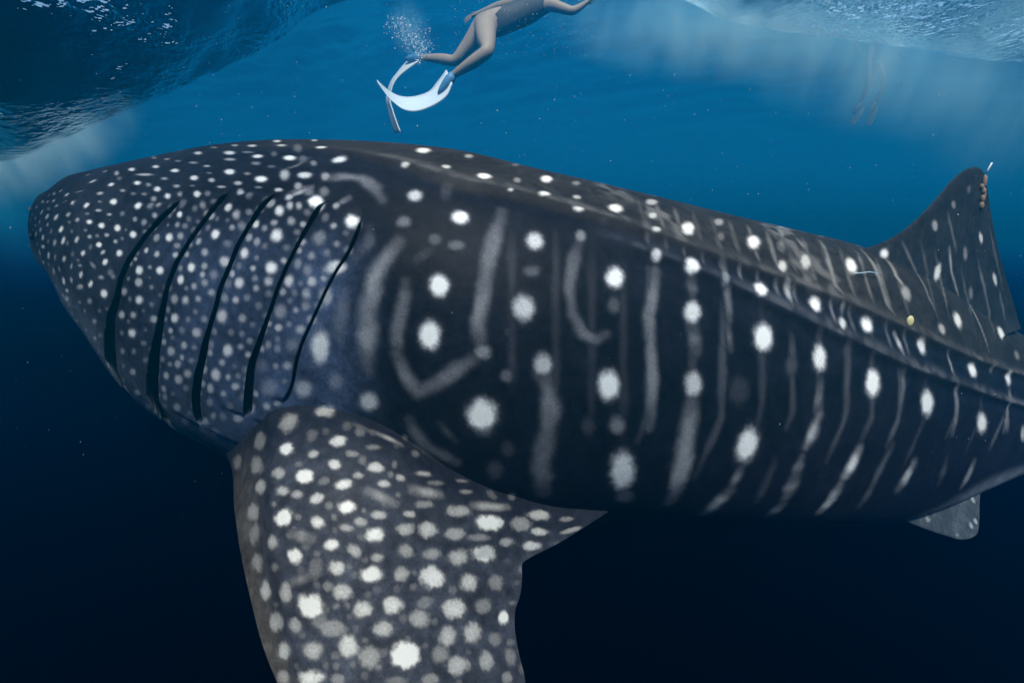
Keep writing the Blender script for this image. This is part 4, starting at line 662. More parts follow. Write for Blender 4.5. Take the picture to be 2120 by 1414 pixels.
[-1.792,2.3809,-0.4771,0.034,-0.0272,0.0054,-0.0075,0.0072,-0.0147,0.289,0],
[-1.1643,1.9762,-0.4885,0.0202,-0.0102,0.0025,-0.0029,0.0021,-0.0142,0.412,0],
[-1.1239,1.9581,-0.5209,0.0231,-0.0118,0.0031,-0.0039,0.0032,-0.0189,0.477,0],
[-1.2227,2.1236,0.0706,0.0258,-0.0132,-0.0004,0.0066,-0.0159,-0.0217,0.347,0],
[-1.5963,2.2801,-0.0734,0.0186,-0.012,0.0004,0.0011,-0.0036,-0.0096,0.618,0],
[-1.1921,2.0499,-0.0485,0.0201,-0.0099,0.0002,0.0022,-0.0074,-0.0167,0.557,0],
[-0.6693,1.8784,0.0311,0.0166,-0.004,-0.0001,0.0023,-0.0098,-0.0153,0.332,0],
[-1.3099,2.0721,-0.6449,0.0205,-0.0121,0.0038,-0.0052,0.0059,-0.0138,0.294,0],
[-1.106,2.0595,0.0594,0.0196,-0.0095,-0.0003,0.0043,-0.0116,-0.0167,0.465,0],
[-1.1616,2.061,0.0115,0.0179,-0.0088,-0.0,0.0031,-0.0087,-0.0151,0.366,0],
[-0.7495,1.9344,0.0834,0.0175,-0.0049,-0.0002,0.0031,-0.0109,-0.0141,0.593,0],
[-1.8147,2.4317,-0.6286,0.0376,-0.0359,0.0093,-0.0237,0.0283,-0.0241,0.353,0],
[-0.8338,1.8301,-0.2677,0.0185,-0.0071,0.001,-0.0006,-0.0018,-0.0149,0.309,0],
[-0.656,1.7711,-0.2597,0.0206,-0.0057,0.0008,-0.0004,-0.0028,-0.0177,0.412,0],
[-0.6065,1.8556,0.0177,0.019,-0.0042,-0.0,0.0023,-0.011,-0.018,0.306,0],
[-0.703,1.8993,0.0506,0.0159,-0.0041,-0.0001,0.0028,-0.0108,-0.0159,0.582,0],
[-1.2127,2.0,-0.4827,0.0176,-0.0089,0.0022,-0.0029,0.002,-0.0139,0.561,0],
[-0.765,1.7979,-0.3348,0.0194,-0.0066,0.0012,-0.001,-0.0006,-0.0144,0.623,0],
[-1.1163,1.9656,-0.2185,0.0178,-0.0086,0.001,-0.0003,-0.0026,-0.0148,0.537,0],
[-0.8427,1.8427,-0.2122,0.0168,-0.0065,0.0007,-0.0002,-0.0027,-0.0152,0.555,0],
[-0.9549,1.9503,-0.0185,0.0167,-0.0071,0.0001,0.0017,-0.0062,-0.0122,0.498,0],
[-1.1201,1.9523,-0.3823,0.0257,-0.0128,0.0025,-0.0029,0.0009,-0.0203,0.616,0],
[-1.8677,2.4464,-0.5036,0.027,-0.0232,0.0048,-0.0088,0.0094,-0.0122,0.554,0],
[-0.857,1.9439,0.0447,0.0174,-0.0065,-0.0001,0.0025,-0.0084,-0.0128,0.323,0],
[-0.5944,1.7724,-0.1738,0.0147,-0.0036,0.0004,0.0002,-0.0031,-0.0118,0.53,0],
[-0.8069,1.8139,-0.325,0.0158,-0.0058,0.001,-0.0008,-0.0006,-0.0116,0.504,0],
[-1.3266,2.0601,-0.4117,0.0181,-0.0104,0.0021,-0.0022,0.0011,-0.0113,0.319,0],
[-1.0656,1.9576,-0.6964,0.0239,-0.0127,0.0045,-0.0073,0.0094,-0.0234,0.343,0],
[-0.7188,1.7833,-0.3208,0.016,-0.005,0.0009,-0.0008,-0.0009,-0.0134,0.392,0],
[-0.6421,1.7619,-0.3017,0.0172,-0.0047,0.0008,-0.0007,-0.0018,-0.018,0.465,0],
[-1.3726,2.1067,-0.6372,0.0286,-0.0181,0.0055,-0.0077,0.0085,-0.019,0.471,0],
[-1.2971,2.0526,-0.2602,0.0169,-0.0093,0.0012,-0.0008,-0.001,-0.0105,0.312,0],
[-1.7223,2.3707,-0.6814,0.0369,-0.034,0.0098,-0.0218,0.0268,-0.0235,0.383,0],
[-0.6928,1.7798,-0.2756,0.015,-0.0044,0.0007,-0.0004,-0.0016,-0.0128,0.513,0],
[-0.5192,1.7852,-0.0845,0.0174,-0.0033,0.0002,0.0009,-0.0061,-0.0147,0.357,0],
[-1.0245,1.9295,-0.1758,0.0252,-0.0115,0.001,0.0,-0.0044,-0.0205,0.409,0],
[-1.577,2.3107,0.0367,0.022,-0.014,-0.0002,0.0037,-0.008,-0.0118,0.388,0],
[-1.1749,1.9968,-0.624,0.0205,-0.0112,0.0035,-0.0047,0.0051,-0.0158,0.415,0],
[-1.3955,2.1676,-0.0342,0.0203,-0.012,0.0002,0.0019,-0.0053,-0.0109,0.408,0],
[-1.0313,1.921,-0.5964,0.0193,-0.0094,0.0029,-0.0036,0.0038,-0.0156,0.507,0],
[-2.2487,2.8187,0.1425,0.0267,-0.022,-0.0011,0.0136,-0.0193,-0.0114,0.448,0],
[-0.9969,1.9244,-0.6935,0.0264,-0.0132,0.0047,-0.0062,0.0082,-0.0221,0.567,0],
[-0.5277,1.8099,-0.0348,0.0156,-0.0029,0.0001,0.0011,-0.0065,-0.0126,0.309,0],
[-0.6845,1.9335,0.1034,0.0217,-0.005,-0.0003,0.0039,-0.0145,-0.0172,0.35,0],
[-1.7443,2.5514,0.2161,0.0211,-0.0151,-0.0013,0.0161,-0.026,-0.0135,0.611,0],
[-0.7928,1.8287,-0.1875,0.0204,-0.0071,0.0007,0.0,-0.0039,-0.0181,0.591,0],
[-1.4125,2.1577,-0.7261,0.0264,-0.0191,0.0064,-0.0112,0.0141,-0.0194,0.303,0],
[-1.4129,2.1235,-0.5926,0.0222,-0.0146,0.0041,-0.0058,0.0059,-0.0155,0.503,0],
[-0.914,1.8583,-0.4922,0.02,-0.0086,0.0023,-0.0031,0.0024,-0.02,0.387,0],
[-1.264,2.0253,-0.388,0.0191,-0.0101,0.0019,-0.0021,0.0009,-0.0121,0.57,0],
[-1.7187,2.3279,-0.5177,0.0268,-0.021,0.0047,-0.0072,0.0071,-0.0146,0.497,0],
[-0.6789,1.8589,-0.0072,0.0142,-0.0036,0.0,0.0014,-0.0065,-0.0118,0.559,0],
[-0.7689,1.7976,-0.3723,0.0164,-0.0057,0.0012,-0.0014,-0.0,-0.0166,0.315,0],
[-1.0732,2.0056,-0.0152,0.0177,-0.0084,0.0001,0.0024,-0.0078,-0.0153,0.335,0],
[-1.3003,2.1072,-0.7669,0.0328,-0.022,0.008,-0.0166,0.0223,-0.0312,0.378,0],
[-0.8454,1.8265,-0.4142,0.0166,-0.0067,0.0015,-0.0015,0.0007,-0.0129,0.477,0],
[-0.7467,2.0786,0.2253,0.0198,-0.0045,-0.0005,0.0087,-0.0277,-0.0189,0.292,0],
[-1.1969,1.9964,-0.5419,0.0246,-0.0126,0.0034,-0.0051,0.0044,-0.0213,0.495,0],
[-0.6537,1.7773,-0.2208,0.0205,-0.0055,0.0007,-0.0002,-0.0038,-0.021,0.489,0],
[-0.7294,1.9619,0.1245,0.0168,-0.0043,-0.0003,0.0039,-0.0135,-0.0147,0.483,0],
[-1.5556,2.2792,-0.7685,0.0439,-0.0403,0.0136,-0.0283,0.0375,-0.0323,0.445,0],
[-0.8789,2.1497,0.2513,0.017,-0.0058,-0.0007,0.0103,-0.028,-0.0165,0.29,0],
[-1.076,1.9542,-0.1762,0.0176,-0.0084,0.0008,0.0,-0.0028,-0.0127,0.619,0],
[-0.9212,1.8583,-0.4119,0.0192,-0.0083,0.0018,-0.0018,0.0008,-0.0136,0.467,0],
[-0.9316,1.8728,-0.2539,0.0198,-0.0084,0.0011,-0.0005,-0.0019,-0.0143,0.608,0],
[-0.944,1.9679,0.0262,0.0226,-0.0094,-0.0001,0.0037,-0.0121,-0.0203,0.529,0],
[-1.4129,2.1929,0.0016,0.0206,-0.0123,-0.0,0.0033,-0.0081,-0.0142,0.478,0],
[-0.7145,1.7909,-0.2453,0.0149,-0.0045,0.0006,-0.0002,-0.0022,-0.0135,0.298,0],
[-1.4656,2.1787,-0.1355,0.0173,-0.0107,0.0007,0.0003,-0.0025,-0.0092,0.519,0],
[-1.6948,2.4905,0.1895,0.0218,-0.0149,-0.0011,0.0114,-0.0192,-0.0124,0.304,0],
[-0.9952,1.8967,-0.5283,0.0175,-0.0081,0.0023,-0.0031,0.0027,-0.0169,0.59,0],
[-1.8477,2.4859,-0.6827,0.0335,-0.0361,0.0099,-0.0284,0.0361,-0.0203,0.43,0],
[-0.81,1.8175,-0.2965,0.0165,-0.0061,0.001,-0.0008,-0.0013,-0.0143,0.293,0],
[-1.1404,2.0696,0.0478,0.0196,-0.0097,-0.0002,0.0038,-0.0102,-0.0154,0.365,0],
[-2.3445,2.7999,-0.1916,0.0224,-0.0191,0.0013,-0.0097,0.0096,-0.0098,0.543,0],
[-1.3755,2.0899,-0.475,0.0255,-0.0155,0.0035,-0.0043,0.003,-0.018,0.458,0],
[-1.9317,2.5512,-0.6417,0.0259,-0.029,0.0073,-0.023,0.0292,-0.0135,0.387,0],
[-1.7355,2.3469,-0.5579,0.0256,-0.021,0.005,-0.0074,0.0079,-0.0122,0.546,0],
[-0.7973,2.1727,0.2744,0.0213,-0.0049,-0.0006,0.0158,-0.047,-0.0235,0.308,0],
[-1.1005,1.9534,-0.589,0.0236,-0.0121,0.0037,-0.0053,0.0054,-0.0219,0.56,0],
[-1.4951,2.2574,-0.8095,0.0319,-0.0301,0.0108,-0.0223,0.0311,-0.024,0.493,0],
[-0.7851,1.8053,-0.4655,0.0174,-0.0063,0.0016,-0.0019,0.0015,-0.0146,0.427,0],
[-0.9096,1.8537,-0.3656,0.0185,-0.0078,0.0015,-0.0016,0.0001,-0.0154,0.38,0],
[-1.1214,1.9548,-0.4869,0.0204,-0.0103,0.0026,-0.0029,0.0021,-0.0153,0.424,0],
[-1.3806,2.1211,-0.6757,0.0263,-0.0173,0.0055,-0.01,0.0118,-0.0219,0.434,0],
[-0.8941,1.8472,-0.4371,0.0173,-0.0073,0.0017,-0.002,0.0012,-0.0144,0.549,0],
[-1.0167,1.9035,-0.4792,0.02,-0.0094,0.0024,-0.0026,0.0019,-0.0155,0.534,0],
[-0.6982,2.0446,0.2074,0.0151,-0.0031,-0.0003,0.0054,-0.0184,-0.0135,0.394,0],
[-0.9077,1.9926,0.0902,0.02,-0.0079,-0.0004,0.0045,-0.0135,-0.0174,0.328,0],
[-0.8949,1.8586,-0.5812,0.0184,-0.0079,0.0025,-0.0028,0.003,-0.0152,0.514,0],
[-1.2768,2.0358,-0.3126,0.0191,-0.0103,0.0016,-0.0017,-0.0004,-0.0152,0.391,0],
[-1.6993,2.3073,-0.428,0.0253,-0.0186,0.0034,-0.0049,0.0038,-0.0148,0.57,0],
[-2.081,2.5902,-0.3075,0.0235,-0.0182,0.0022,-0.0052,0.0046,-0.0098,0.624,0],
[-2.0094,2.5779,0.0045,0.0192,-0.0126,-0.0,0.0017,-0.004,-0.0087,0.321,0],
[-1.4368,2.2105,-0.8017,0.028,-0.0239,0.0087,-0.0171,0.0237,-0.0216,0.35,0],
[-1.1273,2.0263,-0.028,0.0216,-0.0105,0.0001,0.0025,-0.0079,-0.0165,0.382,0],
[-0.8507,1.8891,-0.0626,0.0176,-0.0067,0.0002,0.0015,-0.0068,-0.0162,0.466,0],
[-2.2501,2.7719,0.0685,0.0234,-0.0172,-0.0004,0.0056,-0.0089,-0.0096,0.326,0],
[-1.3201,2.0563,-0.4394,0.0207,-0.0118,0.0025,-0.0032,0.0019,-0.0156,0.467,0],
[-1.1084,2.0904,0.106,0.0182,-0.0089,-0.0005,0.0045,-0.0113,-0.0135,0.373,0],
[-1.397,2.215,0.0641,0.0252,-0.015,-0.0004,0.006,-0.0132,-0.0176,0.443,0],
[-0.618,1.7612,-0.2562,0.0165,-0.0043,0.0006,-0.0003,-0.0028,-0.0168,0.312,0],
[-0.7486,1.8067,-0.219,0.0187,-0.006,0.0007,-0.0002,-0.0026,-0.0144,0.486,0],
[-1.2056,2.0444,-0.0823,0.0185,-0.0092,0.0004,0.0012,-0.0045,-0.0118,0.467,0],
[-0.7875,1.8939,-0.0013,0.0178,-0.0058,0.0,0.0018,-0.0072,-0.0131,0.48,0],
[-0.6829,1.8351,-0.0592,0.0152,-0.004,0.0001,0.0011,-0.0059,-0.0134,0.536,0],
[-1.1165,1.9851,-0.7041,0.0197,-0.011,0.0039,-0.0068,0.0088,-0.0199,0.451,0],
[-2.2332,2.7363,-0.3776,0.0198,-0.0201,0.0028,-0.0175,0.0201,-0.0094,0.576,0],
[-1.0672,1.9564,-0.1489,0.0191,-0.0091,0.0007,0.0004,-0.0037,-0.0141,0.555,0],
[-1.0729,1.9287,-0.4208,0.0228,-0.0111,0.0024,-0.0031,0.0017,-0.0198,0.368,0],
[-1.7243,2.3295,-0.492,0.0245,-0.019,0.004,-0.0055,0.0052,-0.012,0.452,0],
[-1.3455,2.0734,-0.5098,0.0249,-0.0146,0.0036,-0.0047,0.0037,-0.0181,0.356,0],
[-2.2999,2.7614,-0.1123,0.028,-0.0216,0.0009,-0.0029,0.0014,-0.0099,0.612,0],
[-1.4997,2.1958,-0.1551,0.0199,-0.0125,0.0009,0.0001,-0.0022,-0.0097,0.419,0],
[-2.2409,2.7261,-0.3012,0.0212,-0.0199,0.0022,-0.0121,0.013,-0.0097,0.477,0],
[-2.3979,2.8552,-0.0107,0.0223,-0.0183,0.0001,0.0002,-0.0021,-0.0088,0.302,0],
[-1.1561,2.0225,-0.0744,0.0165,-0.008,0.0003,0.0013,-0.0051,-0.0129,0.435,0],
[-1.2808,2.1305,0.0288,0.0168,-0.009,-0.0001,0.0029,-0.0072,-0.0112,0.353,0],
[-1.4546,2.1778,-0.1126,0.0184,-0.0113,0.0006,0.0008,-0.0039,-0.0127,0.318,0],
[-1.2898,2.0427,-0.5202,0.0223,-0.0122,0.0031,-0.0035,0.0029,-0.0138,0.428,0],
[-0.9144,1.9358,-0.0132,0.0211,-0.0085,0.0001,0.0028,-0.0101,-0.0199,0.399,0],
[-0.7371,1.9094,0.0521,0.0166,-0.0046,-0.0001,0.0032,-0.0119,-0.0175,0.596,0],
[-0.9482,1.8748,-0.5169,0.0169,-0.0075,0.0021,-0.0028,0.0024,-0.0165,0.395,0],
[-0.9556,1.9,-0.167,0.0159,-0.0069,0.0006,0.0002,-0.0033,-0.0138,0.604,0],
[-0.6973,1.79,-0.2207,0.0154,-0.0045,0.0006,-0.0002,-0.0029,-0.0162,0.317,0],
[-2.3018,2.7832,-0.2861,0.0235,-0.0235,0.0024,-0.0209,0.0235,-0.0109,0.438,0],
[-1.3631,2.1552,-0.0173,0.0203,-0.0118,0.0001,0.0025,-0.0065,-0.0123,0.332,0],
[-1.4332,2.1342,-0.576,0.0201,-0.0134,0.0036,-0.0051,0.005,-0.0139,0.475,0],
[-0.8578,1.8637,-0.1478,0.0164,-0.0064,0.0005,0.0003,-0.0033,-0.0119,0.607,0],
[-1.9202,2.4809,-0.16,0.0197,-0.0135,0.0009,-0.0013,-0.0006,-0.0107,0.305,0],
[-1.2544,2.0201,-0.4137,0.0175,-0.0092,0.0019,-0.002,0.001,-0.0107,0.32,0],
[-1.3794,2.0965,-0.5438,0.02,-0.0124,0.0032,-0.004,0.0036,-0.0131,0.307,0],
[-2.0551,2.6492,-0.5745,0.0271,-0.0307,0.0061,-0.0249,0.0312,-0.011,0.46,0],
[-0.921,1.867,-0.5599,0.0172,-0.0075,0.0023,-0.0026,0.0026,-0.014,0.523,0],
[-1.2547,2.0297,-0.5743,0.0268,-0.0144,0.0041,-0.0062,0.0059,-0.022,0.562,0],
[-1.5121,2.1926,-0.2138,0.018,-0.0115,0.0011,-0.0006,-0.0014,-0.0109,0.375,0],
[-1.3959,2.2318,0.0928,0.0203,-0.0121,-0.0005,0.0051,-0.0107,-0.0125,0.51,0],
[-0.5679,1.3077,-1.0923,0.0136,-0.0018,0.0022,0.0018,-0.0035,-0.0094,0.232,1],
[-0.5327,1.3457,-0.9639,0.0111,-0.0001,0.0012,0.0005,-0.0038,-0.0106,0.223,1],
[0.0339,1.4726,-1.3495,0.0151,0.0089,-0.0067,0.0015,-0.0124,-0.0093,0.212,1],
[-0.5837,1.2889,-1.1706,0.0147,-0.0041,0.004,0.0011,-0.0024,-0.0103,0.221,1],
[-0.3114,1.6807,-0.7268,0.0143,0.0153,-0.0074,0.0014,-0.0183,-0.006,0.28,1],
[-0.4227,1.3084,-1.0735,0.0107,0.0011,-0.0005,-0.0008,-0.0047,-0.0111,0.21,1],
[-0.4767,1.3256,-1.0161,0.011,0.0007,-0.0001,-0.0011,-0.0036,-0.0096,0.31,1],
[-0.6038,1.4267,-0.8075,0.0145,-0.0046,0.0,0.0008,-0.0061,-0.0093,0.298,1],
[-0.3611,1.591,-0.7226,0.0091,0.0058,-0.003,0.0016,-0.0154,-0.0085,0.302,1],
[-0.582,1.3634,-0.9332,0.0135,-0.0021,0.0036,-0.0001,-0.0048,-0.0133,0.201,1],
[-0.689,1.3587,-1.171,0.0196,-0.0105,0.0092,0.0009,-0.0052,-0.0142,0.167,1],
[-0.4056,1.4812,-0.7741,0.007,0.0026,-0.0018,0.0032,-0.0064,-0.0092,0.236,1],
[-0.3932,1.2675,-1.1813,0.01,0.0009,-0.0007,0.0007,-0.0043,-0.0098,0.207,1],
[-0.4987,1.4204,-0.8046,0.0106,0.0019,0.0003,0.0024,-0.0065,-0.0098,0.305,1],
[-0.4735,1.2826,-1.1325,0.0133,-0.0005,0.0003,-0.0,-0.0039,-0.0103,0.241,1],
[-0.5841,1.6468,-0.6381,0.0139,0.0,0.0008,0.0043,-0.0182,-0.0074,0.205,1],
[-0.3038,1.3567,-1.0779,0.0109,0.0062,-0.0053,0.0009,-0.007,-0.0122,0.208,1],
[-0.3726,1.3606,-0.9921,0.0119,0.0044,-0.0043,-0.0001,-0.0055,-0.0114,0.186,1],
[-0.5784,1.397,-0.8484,0.0124,-0.0003,0.0027,0.0015,-0.0039,-0.0076,0.158,1],
[-0.448,1.3287,-1.0137,0.0096,0.0006,-0.0023,0.0022,-0.0039,-0.0106,0.261,1],
[-0.3394,1.5229,-0.789,0.0092,0.0061,-0.0036,0.0006,-0.0071,-0.0077,0.297,1],
[0.0014,1.6098,-1.2208,0.0139,0.0088,-0.0061,-0.0003,-0.0061,-0.0067,0.278,1],
[-0.5249,1.6695,-0.629,0.0157,0.0033,-0.0013,0.0048,-0.0233,-0.0099,0.228,1],
[-0.5033,1.3227,-1.0243,0.0088,0.0002,0.0009,0.0004,-0.0029,-0.0079,0.225,1],
[-0.5695,1.384,-0.8734,0.0122,-0.0004,0.0024,0.0014,-0.004,-0.0093,0.208,1],
[0.0337,1.7075,-1.1634,0.014,0.0106,-0.0046,-0.0001,-0.0093,-0.0097,0.238,1],
[-0.4214,1.4045,-0.857,0.0102,0.0037,-0.0019,0.0009,-0.0057,-0.0101,0.231,1],
[-0.3652,1.5566,-0.7406,0.009,0.0058,-0.003,0.0015,-0.0109,-0.0092,0.29,1],
[-0.3471,1.2989,-1.1387,0.0121,0.0027,-0.0024,0.0002,-0.0059,-0.0118,0.24,1],
[-0.3673,1.6593,-0.691,0.0106,0.0084,-0.0041,0.0031,-0.0133,-0.0062,0.173,1],
[-0.4319,1.3599,-0.944,0.0119,0.0018,-0.0013,-0.0002,-0.0043,-0.0108,0.193,1],
[-0.479,1.6517,-0.6426,0.0157,0.0036,-0.0013,0.0054,-0.0201,-0.0095,0.294,1],
[-0.2435,1.3509,-1.1612,0.0083,0.0049,-0.0039,-0.0002,-0.0059,-0.0066,0.24,1],
[-0.4689,1.2731,-1.157,0.0113,-0.0003,0.0004,-0.0001,-0.0039,-0.0102,0.271,1],
[-0.3732,1.4831,-0.7981,0.0083,0.0032,-0.0036,0.0025,-0.0057,-0.0092,0.252,1],
[-0.2817,1.4308,-0.9863,0.0079,0.0059,-0.0045,0.001,-0.0033,-0.0078,0.261,1],
[-0.0023,1.8166,-0.9509,0.0149,0.0083,-0.0035,0.0001,-0.015,-0.0062,0.262,1],
[-0.4412,1.3182,-1.0426,0.009,0.0009,0.0001,0.0001,-0.003,-0.0077,0.176,1],
[-0.4482,1.3651,-0.9221,0.0101,0.0013,-0.0003,0.002,-0.0032,-0.0091,0.248,1],
[0.0206,1.508,-1.3171,0.0079,0.0047,-0.0036,0.0027,-0.0075,-0.0068,0.161,1],
[-0.6601,1.3689,-1.0433,0.014,-0.0104,0.0073,0.0012,-0.0023,-0.0079,0.221,1],
[-0.5172,1.4381,-0.7799,0.0135,-0.0009,-0.0012,0.0025,-0.0087,-0.0114,0.307,1],
[-0.492,1.4015,-0.8339,0.0087,-0.0002,-0.0013,0.0012,-0.0043,-0.0075,0.205,1],
[-0.622,1.4054,-0.8533,0.0134,-0.0046,0.0006,0.0023,-0.0052,-0.0097,0.247,1],
[-0.3961,1.3481,-0.9972,0.0089,0.0028,-0.0019,-0.0002,-0.0044,-0.0097,0.244,1],
[-0.4268,1.2754,-1.1539,0.0101,0.0004,-0.0002,0.0008,-0.0035,-0.0086,0.254,1],
[-0.2232,1.4048,-1.127,0.0107,0.0072,-0.0062,0.0009,-0.0071,-0.009,0.235,1],
[-0.4985,1.2745,-1.1572,0.0096,-0.0003,0.0007,0.002,-0.004,-0.0104,0.229,1],
[-0.4443,1.6657,-0.6489,0.0124,0.0047,-0.0027,0.0052,-0.0169,-0.0075,0.223,1],
[0.1593,1.8033,-1.1286,0.0157,0.0072,-0.0026,-0.0006,-0.0068,-0.0106,0.15,1],
[-0.5385,1.3746,-0.8879,0.012,0.0001,0.0013,0.0008,-0.0038,-0.0095,0.267,1],
[-0.2898,1.3373,-1.1243,0.0081,0.0041,-0.0025,0.0006,-0.005,-0.0081,0.265,1],
[-0.0698,1.7774,-0.9217,0.0169,0.0157,-0.0083,0.0007,-0.0057,-0.0195,0.243,1],
[-0.6369,1.5488,-0.7036,0.0135,-0.003,0.0017,0.0026,-0.0104,-0.0064,0.251,1],
[-0.1798,1.4882,-1.0838,0.0137,0.0105,-0.0078,0.0007,-0.0085,-0.0122,0.253,1],
[-0.1281,1.41,-1.2328,0.0095,0.0051,-0.0061,0.0011,-0.0053,-0.0053,0.194,1],
[-0.4226,1.4485,-0.7992,0.0066,0.0025,-0.0016,0.0016,-0.0047,-0.0065,0.3,1],
[-0.1504,1.3421,-1.2726,0.0082,0.0048,-0.0032,-0.0007,-0.0051,-0.0051,0.212,1],
[-0.4985,1.2646,-1.1835,0.0091,-0.0007,0.0011,-0.0008,-0.0024,-0.0065,0.171,1],
[-0.5843,1.3407,-1.0023,0.0089,-0.001,0.0026,-0.0012,-0.0024,-0.0083,0.177,1],
[-0.2828,1.4135,-1.0188,0.0107,0.0085,-0.0051,0.0001,-0.0049,-0.0094,0.284,1],
[-0.4066,1.3807,-0.9122,0.0098,0.0032,-0.0021,-0.0004,-0.0043,-0.0096,0.242,1],
[0.0183,1.6647,-1.1837,0.0116,0.0077,-0.0049,-0.0005,-0.0079,-0.0061,0.18,1],
[-0.3972,1.3013,-1.1018,0.0106,0.0021,-0.0014,0.0009,-0.0037,-0.0091,0.273,1],
[-0.3437,1.5002,-0.8079,0.0115,0.0085,-0.0034,0.0016,-0.0074,-0.0109,0.211,1],
[-0.0045,1.5154,-1.2912,0.0143,0.0084,-0.0074,-0.0003,-0.0104,-0.0065,0.271,1],
[-0.3595,1.2808,-1.1677,0.0101,0.0022,-0.0018,0.0008,-0.0046,-0.0102,0.305,1],
[-0.0157,1.6964,-1.1246,0.0129,0.0095,-0.006,0.0005,-0.0083,-0.0075,0.152,1],
[-0.6098,1.4131,-0.8319,0.0104,-0.0005,0.0035,0.0013,-0.003,-0.0046,0.291,1],
[-0.3544,1.7265,-0.6921,0.0126,0.0006,0.0006,-0.0012,0.0009,-0.0124,0.213,1],
[-0.4492,1.5576,-0.6953,0.0129,0.0044,-0.0007,0.0035,-0.0145,-0.0105,0.29,1],
[-0.3245,1.3842,-1.0035,0.0101,0.0056,-0.0052,-0.0007,-0.0061,-0.0104,0.196,1]]
